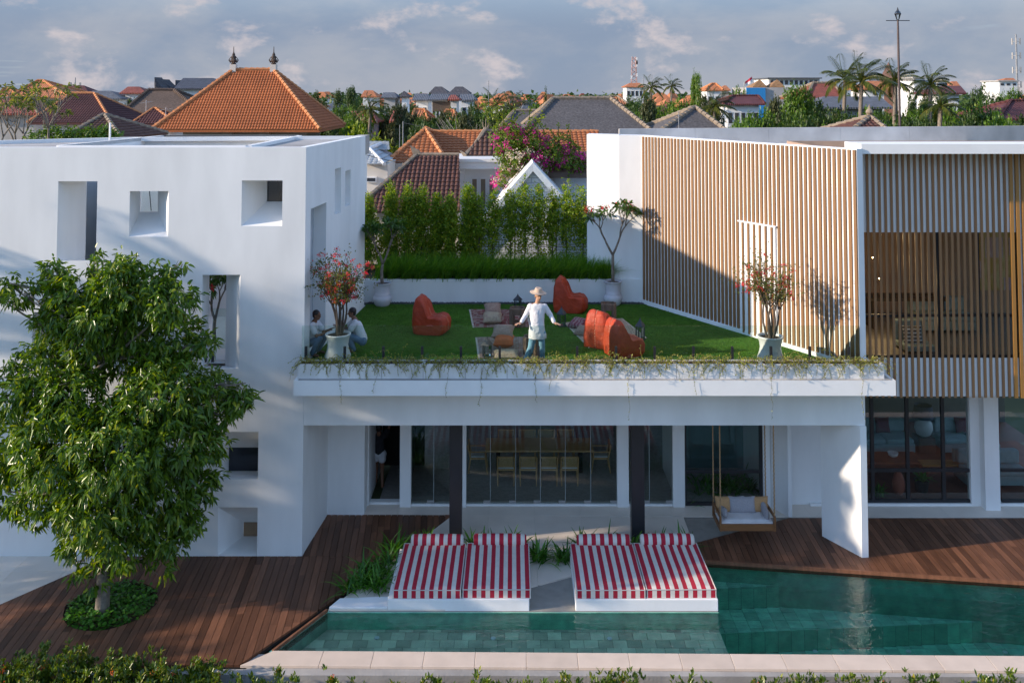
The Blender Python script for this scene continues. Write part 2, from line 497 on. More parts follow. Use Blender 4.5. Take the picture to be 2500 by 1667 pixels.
PETAL_IX = leafmat('orange_ixora_flower', (0.60, 0.14, 0.05), (0.70, 0.24, 0.08), (0.75, 0.30, 0.14), 0.6, 0.4)
OR_TILE = M_('orange_clay_tile', (0.36, 0.105, 0.030), 0.8, 0.22, 9, 0.2, 30, var2=0.12, scale2=0.6)
OR_TILE2 = M_('orange_smooth_tile', (0.33, 0.110, 0.036), 0.8, 0.15, 6, 0.2, 30, var2=0.12, scale2=0.5)
MAR_TILE = M_('maroon_clay_tile', (0.085, 0.030, 0.028), 0.85, 0.25, 7, 0.2, 30, var2=0.2, scale2=0.5)
BRN_TILE = M_('weathered_brown_tile', (0.105, 0.052, 0.038), 0.9, 0.3, 5, 0.2, 30, var2=0.25, scale2=0.5)
RED_TILE = M_('dark_red_tile', (0.095, 0.040, 0.030), 0.85, 0.3, 5, 0.2, 30, var2=0.2, scale2=0.5)
RIDGE_OR = M_('orange_ridge_cap', (0.52, 0.21, 0.08), 0.8, 0.2, 6)
RIDGE_GR = M_('mossy_ridge_cap', (0.24, 0.19, 0.14), 0.9, 0.3, 6)
THATCH = M_('grey_shingle_thatch', (0.085, 0.078, 0.078), 0.95, 0.45, 9, 0.9, 22, stretch=(1, 1, 0.5), var2=0.1, scale2=0.4)
THATCHB = M_('brown_thatch', (0.095, 0.065, 0.05), 0.95, 0.35, 6, 0.9, 16, var2=0.15, scale2=0.4)
WALLC = M_('cream_house_wall', (0.62, 0.58, 0.52), 0.9, 0.10, 0.8)
WALLW = M_('white_house_wall', (0.72, 0.72, 0.71), 0.9, 0.08, 0.8)
WALLG = M_('grey_house_wall', (0.36, 0.35, 0.34), 0.9, 0.15, 0.8)
WIN = M_('dark_window', (0.03, 0.035, 0.045), 0.15, 0.1)

# ------------------------------------------------------------------ key levels and lines (metres)
YB = G(737, 1357).y                # front plane of the cube house and of the terrace beam
XL = G(737, 1357).x                # its right front corner
ZT = V(748, 360, YB).z             # roof level of the cube house
ZF = 4.50                          # terrace floor
YS = YB - 1.0                      # front edge of the terrace slab
SL0, SL1 = V(1400, 966, YS).z, V(1400, 929, YS).z
ZSOF = V(1200, 1038, YB).z         # beam soffit
BK = Vector((4.07, 28.4))          # slat wall, back end
CR = Vector((8.22, 21.58))         # slat wall, front corner
YBACK = 28.4
XR = -4.52                         # cube house right rear corner
YR = G(871, 332, ZT).y

def region(name, poly, z0, z1, mat, label, cat=None, kind='structure'):
    o = MB().prism(poly, z0, z1).build(name, mat)
    return tag(o, label, cat, kind=kind)

# terrain: one sheet to the horizon, with a lower garden strip in front of the pool
t = MB()
t.quad((-5200, 14.0, -1.1), (5200, 14.0, -1.1), (5200, 17.55, -0.75), (-5200, 17.55, -0.75))
t.quad((-5200, -40, -1.1), (5200, -40, -1.1), (5200, 14.0, -1.1), (-5200, 14.0, -1.1))
t.quad((-5200, 17.55, -1.75), (5200, 17.55, -1.75), (5200, 24.6, -1.75), (-5200, 24.6, -1.75))
t.quad((-5200, 24.6, -0.12), (5200, 24.6, -0.12), (5200, 6500, -0.12), (-5200, 6500, -0.12))
tag(t.build('ground', TERR), 'green and brown ground between the houses and trees', kind='structure')

# ---- pool
PW = [G(668, 1587).xy, G(800, 1487).xy, Vector((4.42, G(1752, 1487).y)), G(1722, 1367).xy, G(2500, 1419).xy]
far_d = (PW[4] - PW[3]).normalized()
PE = PW[3] + far_d * 13.0
near_l = G(668, 1587).xy; near_r = G(2500, 1600).xy
near_dir = (near_r - near_l).normalized()
NE = near_l + near_dir * 22.5
POOL = [near_l, NE, Vector((NE.x, PE.y)), PE, PW[3], PW[2], PW[1]]
BEDY = PW[2].y
ZW = -0.07
water_m, nt, b_, out_ = newmat('pool_water')
N, L = nt.nodes, nt.links
N.remove(b_)
trn = N.new('ShaderNodeBsdfTransparent'); trn.inputs[0].default_value = (0.86, 0.97, 0.95, 1)
gls = N.new('ShaderNodeBsdfGlossy'); gls.inputs['Roughness'].default_value = 0.02
frn = N.new('ShaderNodeFresnel'); frn.inputs[0].default_value = 1.33
tcn = N.new('ShaderNodeTexCoord')
mpg = N.new('ShaderNodeMapping'); mpg.inputs['Scale'].default_value = (1.0, 1.6, 1); mpg.inputs['Rotation'].default_value = (0, 0, 0.5)
L.new(tcn.outputs['Object'], mpg.inputs[0])
nz = N.new('ShaderNodeTexNoise'); nz.inputs['Scale'].default_value = 4.5; nz.inputs['Detail'].default_value = 4; nz.inputs['Distortion'].default_value = 0.6
L.new(mpg.outputs[0], nz.inputs['Vector'])
bpn = N.new('ShaderNodeBump'); bpn.inputs['Strength'].default_value = 0.7; bpn.inputs['Distance'].default_value = 0.03
L.new(nz.outputs[0], bpn.inputs['Height'])
L.new(bpn.outputs[0], gls.inputs['Normal']); L.new(bpn.outputs[0], frn.inputs['Normal'])
mu = N.new('ShaderNodeMath'); mu.operation = 'MULTIPLY'; mu.inputs[1].default_value = 1.45; mu.use_clamp = True
L.new(frn.outputs[0], mu.inputs[0])
mxn = N.new('ShaderNodeMixShader')
L.new(mu.outputs[0], mxn.inputs[0]); L.new(trn.outputs[0], mxn.inputs[1]); L.new(gls.outputs[0], mxn.inputs[2]); L.new(mxn.outputs[0], out_.inputs[0])
vab = N.new('ShaderNodeVolumeAbsorption'); vab.inputs[0].default_value = (0.10, 0.76, 0.62, 1); vab.inputs[1].default_value = 0.15
L.new(vab.outputs[0], out_.inputs['Volume'])
pool_tile = M_('green_pool_stone', (0.60, 0.66, 0.47), 0.7, 0.18, 3.0, 0.2, 20, rand=0.28)
pool_tile2 = M_('green_pool_stone_field', (0.27, 0.68, 0.49), 0.7, 0.22, 4.0, 0.2, 20, island=0.20)
GROUT = M_('pool_grout', (0.09, 0.14, 0.12), 0.8, 0.1, 3)

DX = 4.42                                     # step from the shallow shelf down to the deep pool
shelf_z = -0.42
l1a, l1b = G(1761, 1452, -0.62).xy, G(2258, 1428, -0.62).xy
l2a, l2b = G(1780, 1545, -0.95).xy, G(2500, 1512, -0.95).xy
def online(a, b, x):
    return a.y + (b.y - a.y) * (x - a.x) / (b.x - a.x)
XE = NE.x
pb = MB()
pb.prism([(-5.4, 17.9), (DX, 17.9), (DX, 20.0), (-5.4, 20.0)], shelf_z - 0.6, shelf_z - 0.03)
pb.prism([(DX, 17.9), (XE, 17.9), (XE, 22.4), (DX, 22.4)], -1.7, -1.43)
pb.prism([(DX, online(l2a, l2b, DX)), (XE, online(l2a, l2b, XE)), (XE, 22.4), (DX, 22.4)], -1.43, -0.98)
pb.prism([(DX, online(l1a, l1b, DX)), (XE, online(l1a, l1b, XE)), (XE, 22.4), (DX, 22.4)], -0.98, -0.50)
basin = pb.build('pool_basin', GROUT)
tag(basin, 'stepped pool basin lined with green stone tiles', 'pool', kind='structure')
# shelf tiles, each one a piece
shelf_poly = ccw([(near_l.x - 0.1, near_l.y - 0.2), (DX - 0.01, near_l.y - 0.2), (DX - 0.01, BEDY + 0.05), (PW[1].x, BEDY + 0.05)])
tw, td = 0.30, 0.27
k = 0
for j in range(7):
    for i in range(33):
        x0 = -5.1 + i * tw + (0.15 if j % 2 else 0); y0 = 18.06 + j * td
        c = clip([(x0, y0), (x0 + tw - .008, y0), (x0 + tw - .008, y0 + td - .008), (x0, y0 + td - .008)], shelf_poly)
        if len(c) < 3 or area(c) < 0.004: continue
        MB().prism(c, shelf_z - 0.03, shelf_z + random.uniform(-.002, .002)).build('tile', pool_tile, basin)
# deep tiles as one field
df = MB()
for lev, ya, yb_ in ((-1.40, lambda x: 18.0, lambda x: online(l2a, l2b, x) - .01), (-0.95, lambda x: online(l2a, l2b, x) + .005, lambda x: online(l1a, l1b, x) - .01), (-0.47, lambda x: online(l1a, l1b, x) + .005, lambda x: 22.3)):
    x = DX + .01
    while x < XE - .3:
        y = 18.05
        while y < 22.3:
            a, b = max(y, ya(x + .15)), min(y + .292, yb_(x + .15))
            if b - a > .03:
                df.prism([(x, a), (x + .292, a), (x + .292, b), (x, b)], lev - .03, lev + random.uniform(-.003, .003))
            y += .3
        x += .3
    xa, xb = DX + .01, XE
    if lev < -.6:
        q = l2a if lev < -1.2 else l1a; q2 = l2b if lev < -1.2 else l1b
        xx = xa
        while xx < xb - .3:
            df.slab([(xx, online(q, q2, xx) - .004, lev), (xx + .292, online(q, q2, xx + .292) - .004, lev), (xx + .292, online(q, q2, xx + .292) - .004, lev + .45), (xx, online(q, q2, xx) - .004, lev + .45)], (0, .02, 0))
            xx += .3
o = df.build('tile_field', pool_tile2, basin); o['kind'] = 'stuff'
# pool side walls
sw = MB()
def wall_line(mb, a, b, z0, z1, th=0.12, side=1):
    a = Vector((a[0], a[1])); b = Vector((b[0], b[1])); d = (b - a).normalized(); n = Vector((-d.y, d.x)) * side * th
    mb.prism(ccw([tuple(a), tuple(b), tuple(b + n), tuple(a + n)]), z0, z1)
wall_line(sw, near_l, NE, -1.6, -0.06, .12, -1)
wall_line(sw, PW[1], near_l, -1.0, -0.06, .12, -1)
wall_line(sw, PW[2], PW[1], -1.0, -0.06, .12, -1)
wall_line(sw, PE, PW[3], -1.5, -0.06, .12, -1)
wall_line(sw, PW[3], PW[2], -1.6, -0.06, .12, -1)
wall_line(sw, (DX, 18.2), (DX, BEDY), -1.6, shelf_z - .01, .10, 1)
sw.build('pool_wall', pool_tile2, basin)
for px, py in ((920, 1557), (1204, 1558), (1488, 1559), (1990, 1590), (2218, 1590), (2454, 1592)):
    zz_ = shelf_z if px < 1700 else -1.40
    p = G(px, py, zz_)
    MB().lathe([(0.055, 0), (0.055, .015), (.045, .02)], (p.x, p.y, zz_ + .0), 16).build('pool_light', M_('milky_lens', (0.75, .8, .8), .3), basin)
wtr = MB().prism(ccw([tuple(p) for p in POOL]), -1.42, ZW).build('water', water_m)
tag(wtr, 'clear green pool water with small ripples', 'water', kind='structure')

# ---- near coping stones
cst = MB().prism(ccw([tuple(near_l + Vector((-.5, -.02))), tuple(near_l + near_dir * 22.5), tuple(near_l + near_dir * 22.5 + Vector((0, -.50))), tuple(G(600, 1640).xy)]), -1.0, -0.055)
coping = tag(cst.build('pool_kerb', CONC), 'grey concrete kerb under the beige coping along the near pool edge', 'kerb', kind='structure')
a0 = near_l; tip = G(586, 1623).xy
wdt = 0.46
L_ = 0
nrm = Vector((near_dir.y, -near_dir.x)) * wdt
x = 0.0; first = True
while x < 22:
    ln = 1.0
    p0 = a0 + near_dir * x; p1 = a0 + near_dir * (x + ln - .006)
    poly = [p0, p1, p1 + nrm, p0 + nrm]
    if first: poly = [p0, p1, p1 + nrm, tip]
    MB().prism(ccw([tuple(q) for q in poly]), -0.054, 0.0).build('coping_stone', COPING, coping, bevel=0.006)
    x += ln; first = False
# retaining wall below the deck
rw = MB(); rw.box(-16, tip.x + .7, tip.y - .18, tip.y - .02, -1.2, -0.06)
rw.box(-16, 16, 17.15, 17.3, -1.6, -0.42)
tag(rw.build('retaining_wall', CONC), 'grey concrete retaining wall below the pool edge', 'wall')
# lower sunny strip between kerb and hedge
region('side_path', [(-16, 17.3), (16, 17.3), (16, 17.75), (-16, 17.75)], -1.0, -0.48, CONC, 'narrow concrete path below the pool kerb')

# ---- deck planks
E1, E2 = PW[1], near_l
dl = (E1 - E2).normalized()
DK_TOP = G(900, 1256).y
def on_edge(y): return E2.x + (y - E2.y) * dl.x / dl.y
pit_c = Vector((-8.63, 19.93)); pit_r = 0.93
stone_cut = [G(0, 1475).xy, G(153, 1408).xy]
def deck(name, poly, dirx, width, label, hole=None, mat=DECK):
    conv = ccw([tuple(p) for p in poly])
    base = MB().prism(conv, -0.12, -0.045) if hole is None else MB()
    if hole:
        # substructure split into four convex pieces round the tree pit
        c, r = hole
        xs = [p[0] for p in conv]; ys = [p[1] for p in conv]
        for q in ([(min(xs), min(ys)), (c.x - r, min(ys)), (c.x - r, max(ys)), (min(xs), max(ys))], [(c.x + r, min(ys)), (max(xs), min(ys)), (max(xs), max(ys)), (c.x + r, max(ys))],
                  [(c.x - r, min(ys)), (c.x + r, min(ys)), (c.x + r, c.y - r), (c.x - r, c.y - r)], [(c.x - r, c.y + r), (c.x + r, c.y + r), (c.x + r, max(ys)), (c.x - r, max(ys))]):
            cc = clip(q, conv)
            if len(cc) > 2: base.prism(cc, -0.12, -0.045)
    root = base.build(name, DARK)
    tag(root, label, 'deck', kind='structure')
    d = Vector((dirx, 1)).normalized(); n = Vector((d.y, -d.x))
    us = [Vector(p).dot(n) for p in conv]; vsn = [Vector(p).dot(d) for p in conv]
    u = min(us); i = 0
    while u < max(us):
        v0, v1 = min(vsn) - .01, max(vsn) + .01
        cuts = [v0]; vv = v0 + random.uniform(.9, 2.6)
        while vv < v1 - .4:
            cuts.append(vv); vv += random.uniform(1.8, 3.0)
        cuts.append(v1)
        segs = list(zip(cuts[:-1], cuts[1:]))
        gap = 0.009
        for s0, s1 in segs:
            parts = [[(u, s0), (u + width - gap, s0), (u + width - gap, s1 - .004), (u, s1 - .004)]]
            if hole:
                cu, cv = hole[0].dot(n), hole[0].dot(d); r = hole[1]
                ua, ub = u, u + width - gap
                def half(uu):
                    q = r * r - (uu - cu) ** 2
                    return math.sqrt(q) if q > 0 else 0
                if half(ua) > 0 or half(ub) > 0:
                    ha, hb = half(ua), half(ub); hm = half((ua + ub) / 2)
                    um = (ua + ub) / 2
                    low = [(ua, s0), (ub, s0), (ub, max(s0, min(s1, cv - hb))), (um, max(s0, min(s1, cv - hm))), (ua, max(s0, min(s1, cv - ha)))]
                    hi = [(ua, s1), (ua, min(s1, max(s0, cv + ha))), (um, min(s1, max(s0, cv + hm))), (ub, min(s1, max(s0, cv + hb))), (ub, s1)]
                    parts = [low, hi]
            for q in parts:
                q3 = [tuple(n * a + d * b) for a, b in q]
                cc = clip(q3, conv)
                if len(cc) < 3 or area(cc) < 0.006: continue
                MB().prism(cc, -0.045, random.uniform(-.0015, .0015)).build('plank', mat, root)
        u += width; i += 1
    return root
left_poly = [(-15, tip.y + .01), (tip.x - .03, tip.y + .01), (on_edge(near_l.y) - .02, near_l.y), (on_edge(DK_TOP) - .02, DK_TOP), (on_edge(DK_TOP) - 3.2, DK_TOP), (XL - .3, YB + .45), (-15, YB + .45)]
# main left deck (convex): front strip to the house wall, then the recess beside it
cutv = (stone_cut[1] - stone_cut[0])
ysl = lambda x: stone_cut[0].y + cutv.y / cutv.x * (x - stone_cut[0].x)
xc = stone_cut[0].x + (YB - stone_cut[0].y) * cutv.x / cutv.y
xlo = stone_cut[0].x + (tip.y + .01 - stone_cut[0].y) * cutv.x / cutv.y
main = [(xlo, tip.y + .01), (tip.x - .02, tip.y + .01), (on_edge(YB) - .015, YB), (xc, YB)]
dkl = deck('timber_deck', main, -0.09, 0.155, 'dark reddish hardwood deck round the tree', (pit_c, pit_r))
deck('timber_deck', [(XL + .02, YB + .004), (on_edge(YB) - .015, YB + .004), (on_edge(DK_TOP) - .015, DK_TOP), (XL + .02, DK_TOP)], -0.09, 0.155, 'dark hardwood deck in the recess beside the cube house')
RD0, RD1 = G(1703, 1323).xy, G(1925, 1262).xy
RDT = G(2200, 1264).y
farv = lambda x: PW[3].y + far_d.y / far_d.x * (x - PW[3].x)
deck('timber_deck', [(4.50, farv(4.5) + .02), (16.0, farv(16.0) + .02), (16.0, RDT), (RD1.x, RDT), (4.50, RD0.y + (4.5 - RD0.x) * (RD1.y - RD0.y) / (RD1.x - RD0.x))], 0.05, 0.15, 'reddish hardwood deck along the far side of the pool')
# edge board against the pool
eb = MB(); wall_line(eb, (4.5, farv(4.5) - .03), (16, farv(16) - .03), -0.14, 0.004, .05, 1); 
wall_line(eb, (near_l.x - .0, near_l.y), (PW[1].x, PW[1].y), -.2, .004, .045, 1)
eb.build('edge_board', DECK, dkl)

# ---- stone floors
def stone_floor(name, poly, label, gx=1.2, gy=1.2, z=0.0, ang=0.0, mat=STONE, off=(0.3, 0.2)):
    conv = ccw([tuple(p) for p in poly])
    root = tag(MB().prism(conv, z - .2, z - .032).build(name, M_('stone_joint', (.30, .28, .25), .9)), label, 'paving', kind='structure')
    xs = [p[0] for p in conv]; ys = [p[1] for p in conv]
    x = min(xs) - off[0]
    while x < max(xs):
        y = min(ys) - off[1]
        while y < max(ys):
            cc = clip([(x, y), (x + gx - .004, y), (x + gx - .004, y + gy - .004), (x, y + gy - .004)], conv)
            if len(cc) > 2 and area(cc) > .004:
                MB().prism(cc, z - .032, z + random.uniform(-.0004, .0004)).build('stone_slab', mat, root)
            y += gy
        x += gx
    return root
GLY = G(1200, 1233).y
st_poly = [(on_edge(BEDY) + .02, BEDY + .002), (4.40, BEDY + .002), (4.44, RD0.y + (4.44 - RD0.x) * (RD1.y - RD0.y) / (RD1.x - RD0.x)), (RD1.x - .01, RDT), (on_edge(DK_TOP) + .02, DK_TOP)]
stone_floor('stone_terrace', st_poly, 'pale stone floor between pool and glass room')
stone_floor('stone_threshold', [(-3.9, DK_TOP + .004), (16, RDT + .01), (16, GLY + .25), (-3.9, GLY + .25)], 'pale stone strip along the glass walls')
stone_floor('stone_path', [(-17.2, tip.y), (xlo - .01, tip.y), (xc - .01, YB), (-17.2, YB)], 'pale stone path at the left end of the deck')
# tree pit
pit = MB(); pit.lathe([(pit_r - .012, -.5), (pit_r - .012, -.02), (pit_r - .03, -.02), (pit_r - .03, -.5)], (pit_c.x, pit_c.y, 0), 48, False)
tag(pit.build('tree_pit', SOIL), 'round tree pit edging set into the deck', kind='structure')
tag(MB().lathe([(0.001, -.06), (pit_r * .6, -.07), (pit_r - .01, -.10)], (pit_c.x, pit_c.y, 0), 40, False).build('pit_soil', SOIL), 'bare soil in the round tree pit', kind='structure')

# ------------------------------------------------------------------ white cube house on the left
cube = empty('cube_house', (XL - 4, YB + 2, 0), 0, 'white cubic house with deep square window openings beside the tree', 'house')
def wall_open(mb, P, u0, u1, v0, v1, ops):      # P(u,v)->point ; ops=[(u0,u1,v0,v1)]
    us = sorted(set([u0, u1] + [o[0] for o in ops] + [o[1] for o in ops])); vs_ = sorted(set([v0, v1] + [o[2] for o in ops] + [o[3] for o in ops]))
    us = [u for u in us if u0 - 1e-6 <= u <= u1 + 1e-6]; vs_ = [v for v in vs_ if v0 - 1e-6 <= v <= v1 + 1e-6]
    for i in range(len(us) - 1):
        for j in range(len(vs_) - 1):
            cu, cv = (us[i] + us[i + 1]) / 2, (vs_[j] + vs_[j + 1]) / 2
            if any(o[0] < cu < o[1] and o[2] < cv < o[3] for o in ops): continue
            mb.quad(P(us[i], vs_[j]), P(us[i + 1], vs_[j]), P(us[i + 1], vs_[j + 1]), P(us[i], vs_[j + 1]))
def rect(px0, px1, py0, py1):
    a = V(px0, py1, YB); b = V(px1, py0, YB)
    return (a.x, b.x, a.z, b.z)
XFAR = -17.5
WIN_F = [  # outer pixel rect, inner pixel rect, depth
    ((138, 238, 443, 637), (208, 238, 443, 634), 0.95),
    ((315, 412, 467, 578), (342, 386, 467, 517), 0.95),
    ((589, 690, 441, 552), (652, 690, 441, 492), 0.95),
    ((491, 587, 671, 900), (508, 553, 671, 893), 0.85),
    ((78, 172, 762, 846), (112, 172, 762, 820), 0.9),
    ((538, 631, 1054, 1170), (538, 631, 1092, 1149), 0.7),
    ((531, 629, 1238, 1356), (594, 629, 1274, 1327), 0.9),
]
ops = [rect(*w[0]) for w in WIN_F]
ops[6] = (ops[6][0], ops[6][1], 0.012, ops[6][3])
fw = MB()
wall_open(fw, lambda u, v: (u, YB, v), XFAR, XL, -0.05, ZT, ops)
# right side wall with slits and a door recess
SA = (XL, YB); SB = (XR, YR)
sdir = Vector((SB[0] - SA[0], SB[1] - SA[1])); slen = sdir.length; sdir.normalize()
snor = Vector((-sdir.y, sdir.x))               # into the house
def sp(px, py):
    p = W(px, py, SA, SB)
    return ((Vector((p.x, p.y)) - Vector(SA)).dot(sdir), p.z)
def srect(px0, px1, pyt, pyb):
    a = sp(px0, pyt); b = sp(px1, pyt); c = sp((px0 + px1) / 2, pyb)
    return (a[0], b[0], c[1], (a[1] + b[1]) / 2)
sops = [srect(818, 833, 411, 521), srect(843, 856, 416, 502)]
dr = srect(759, 797, 502, 640); sops.append((dr[0], dr[1], ZF + .003, dr[3]))
def PS(u, v, d=0.0):
    q = Vector(SA) + sdir * u + snor * d
    return (q.x, q.y, v)
wall_open(fw, PS, 0, slen, -0.05, ZT, sops)
# the other walls and the roof ring
BL = G(318, 335, ZT).xy
fl = [(XFAR, YB), (XL, YB), SB, tuple(BL), (XFAR, YB + 1.2)]
for i in (2, 3, 4):
    a, b = fl[i], fl[(i + 1) % 5]
    fw.quad((a[0], a[1], -.05), (b[0], b[1], -.05), (b[0], b[1], ZT), (a[0], a[1], ZT))
fw.build('wall', WHITE, cube)
# roof deck with a sunken courtyard opening
RZ = ZT - 0.10
wl = [G(212, 356, RZ).xy, G(640, 356, RZ).xy, G(728, 338, RZ).xy, G(386, 340, RZ).xy]
wl = [Vector((wl[0].x, YB + 1.0)), Vector((wl[1].x, YB + 1.0)), Vector((wl[2].x, wl[2].y)), Vector((wl[3].x, wl[2].y))]
rf = MB()
out_p = [Vector((XFAR, YB + .18)), Vector((XL - .18, YB + .18)), Vector((XR - .18, YR - .2)), Vector((BL.x, BL.y - .2)), Vector((XFAR, YB + 1.0))]
rf.quad(*[(p.x, p.y, RZ) for p in (out_p[0], out_p[1], wl[1], wl[0])])
rf.quad(*[(p.x, p.y, RZ) for p in (out_p[1], out_p[2], wl[2], wl[1])])
rf.quad(*[(p.x, p.y, RZ) for p in (out_p[2], out_p[3], wl[3], wl[2])])
rf.quad(*[(p.x, p.y, RZ) for p in (out_p[3], out_p[4], out_p[0], wl[0], wl[3])])
rf.build('roof', CONC, cube)
pp = MB()
ring = [Vector(p) for p in fl]
for i in range(5):
    a, b = ring[i], ring[(i + 1) % 5]; c, d = out_p[i], out_p[(i + 1) % 5]
    pp.quad((a.x, a.y, ZT), (b.x, b.y, ZT), (d.x, d.y, ZT), (c.x, c.y, ZT))
    pp.quad((c.x, c.y, ZT), (d.x, d.y, ZT), (d.x, d.y, RZ - .02), (c.x, c.y, RZ - .02))
pp.build('parapet', WHITE2, cube)
wb = MB()
for i in range(4):
    a, b = wl[i], wl[(i + 1) % 4]
    zlo = ZT - .72 if i == 0 else ZF - .2
    wb.quad((a.x, a.y, RZ + .09), (a.x, a.y, zlo), (b.x, b.y, zlo), (b.x, b.y, RZ + .09))
    d = (b - a).normalized(); n = Vector((d.y, -d.x)) * .12
    wb.slab([(a.x, a.y, RZ - .01), (b.x, b.y, RZ - .01), (b.x, b.y, RZ + .09), (a.x, a.y, RZ + .09)], (n.x, n.y, 0))
wb.quad(*[(p.x, p.y, ZF - .2) for p in wl])
wb.build('courtyard_well', WHITE2, cube)
rp = G(268, 346, RZ)
MB().tube([(rp.x, rp.y, RZ), (rp.x, rp.y, RZ + .55)], .03, 8).build('vent_pipe', WHITE2, cube)
# deep embrasures
for (outer, inner, dep), op in zip(WIN_F, ops):
    a = V(inner[0], inner[3], YB + dep); b = V(inner[1], inner[2], YB + dep)
    x0, x1, z0, z1 = op
    i0, i1, k0, k1 = a.x, b.x, a.z, b.z
    if inner[1] == outer[1]: i1 = x1 + .02
    if inner[0] == outer[0]: i0 = x0 - .02
    if inner[2] == outer[2]: k1 = z1 + .01
    if op[2] < .02: k0 = max(k0, .03)
    e = MB(); y0, y1 = YB, YB + dep
    e.quad((x0, y0, z0), (x1, y0, z0), (i1, y1, k0), (i0, y1, k0))
    e.quad((x0, y0, z1), (i0, y1, k1), (i1, y1, k1), (x1, y0, z1))
    e.quad((x0, y0, z0), (i0, y1, k0), (i0, y1, k1), (x0, y0, z1))
    e.quad((x1, y0, z0), (x1, y0, z1), (i1, y1, k1), (i1, y1, k0))
    win = e.build('window_embrasure', WHITE, cube)
    py = outer[2]
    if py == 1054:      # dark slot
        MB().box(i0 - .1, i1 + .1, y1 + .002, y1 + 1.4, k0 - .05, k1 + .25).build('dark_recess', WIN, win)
    elif py == 1238:
        MB().box(i0, i1, y1 + .01, y1 + .03, k0, k1).build('timber_panel', M_('pale_timber', (.30, .20, .12), .6), win)
    elif py == 671:
        MB().box(i0, i1, y1 + .30, y1 + .312, ZF + .05, ZF + 1.05).build('glass_screen', GLASS, win)
        for sx in (.12, .55):
            MB().box(i0 + sx * (i1 - i0) - .03, i0 + sx * (i1 - i0) + .03, y0 + .45, y0 + .51, z0 + .02, z0 + .22).build('clamp', BLACK, win)
    elif py in (467, 441):
        MB().box(i0, i1, y1 + .06, y1 + .07, k0, k1).build('pane', GLASSD, win)
        MB().tube([(i0 + .45 * (i1 - i0), y1 + .2, k0), (i0 + .30 * (i1 - i0), y1 + .2, k1)], .012, 6).build('tension_rod', BLACK, win)
# interior: floors, back wall and cross walls so that openings look into rooms
it = MB()
it.box(XFAR, XL - .9, YB + 1.0, YB + 1.02, -.02, .01)
it.box(XFAR + .1, XL - .25, YB + .9, wl[2].y - .3, ZF - .25, ZF - .21)
it.box(XFAR + .1, XL - .3, wl[2].y - .2, wl[2].y - .05, 0, ZT - .2)
for xx in (-13.2, -10.6):
    it.box(xx, xx + .12, YB + 1.2, wl[2].y - .25, 0, ZT - .3)
it.build('inner_wall', WHITE2, cube)
# side slits reveals and door recess
for s_, dep in zip(sops, (.30, .30, .34)):
    e = MB()
    A_, B_, C_, D_ = PS(s_[0], s_[2]), PS(s_[1], s_[2]), PS(s_[1], s_[3]), PS(s_[0], s_[3])
    a, b, c, d = PS(s_[0], s_[2], dep), PS(s_[1], s_[2], dep), PS(s_[1], s_[3], dep), PS(s_[0], s_[3], dep)
    e.quad(A_, B_, b, a); e.quad(B_, C_, c, b); e.quad(C_, D_, d, c); e.quad(D_, A_, a, d)
    if dep > .32:
        e.build('door_recess', WHITE2, cube)
        MB().slab([a, b, c, d], (snor.x * .04, snor.y * .04, 0)).build('door', M_('grey_door_paint', (.42, .45, .48), .6), cube)
    else:
        e.quad(a, b, c, d)
        e.build('wall_slit', WHITE2, cube)
# rear concrete stub behind the side wall
rs = MB()
q0 = V(866, 332, 30.2); q1 = V(893, 336, 30.2)
rs.box(q0.x, q1.x, 30.0, 31.0, V(880, 378, 30.2).z, q0.z)
rs.build('concrete_stub', CONC, cube)
MB().box(q0.x, V(887, 380, 30.2).x, 30.05, 31.0, 0, V(880, 378, 30.2).z).build('rear_wall', WHITE2, cube)

# ------------------------------------------------------------------ terrace and glass room below it
XA, XB = V(717, 940, YS).x, V(2187, 940, YS).x
ter = empty('terrace_house', (1.5, YB, 0), 0, 'white ground-floor pavilion carrying the roof terrace', 'house')
sl = MB()
sl.prism([(XA, YS), (XB, YS), (XB, YB - .05), (XL + .01, YB - .05), (XA, YB - .004)], SL0, SL1)
sl.build('slab_edge', WHITE2, ter)
MB().prism([(XL + .01, YB - .049), (XB - .02, YB - .049), (7.9, YB + .6), (BK.x + .3, YBACK + .3), (XL + .4, YBACK + .3), (XL + .01, YB + 3)], SL0 + .002, ZF - .03).build('floor_slab', WHITE2, ter)
bm_ = MB(); bm_.box(XL + .005, V(2112, 1000, YB).x, YB, YB + .45, ZSOF, SL0 + .001)
bm_.build('beam', WHITE, ter)
# ceiling inside
MB().box(XL, 7.6, YB + .46, 31.5, ZSOF + .25, ZSOF + .32).build('ceiling', WHITE2, ter)
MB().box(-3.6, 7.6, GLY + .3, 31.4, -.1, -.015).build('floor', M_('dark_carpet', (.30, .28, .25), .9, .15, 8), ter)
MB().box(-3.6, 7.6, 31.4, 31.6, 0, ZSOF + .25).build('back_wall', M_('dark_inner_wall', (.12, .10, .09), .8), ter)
WY = DK_TOP                                      # recess wall plane
w1 = MB()
xa, xb = XL + .03, G(889, 1256).x
w1.box(xa - .02, xb, WY, WY + .55, 0, ZSOF + .26)
w1.build('recess_wall', WHITE, ter)
MB().box(XL - .4, G(750, 1326).x, YB + .002, WY, 0.0, ZSOF + .26).build('side_pier', WHITE, ter)
def pier(px0, px1, y, name='column', th=.28, py=1240):
    a, b = V(px0, 1140, y).x, V(px1, 1140, y).x
    return MB().box(a, b, y, y + th, 0, ZSOF + .26).build(name, WHITE, ter, bevel=.006)
CY = GLY - .12
for a, b in ((976, 1003), (1129, 1138), (1507, 1535), (1643, 1672)):
    pier(a, b, CY)
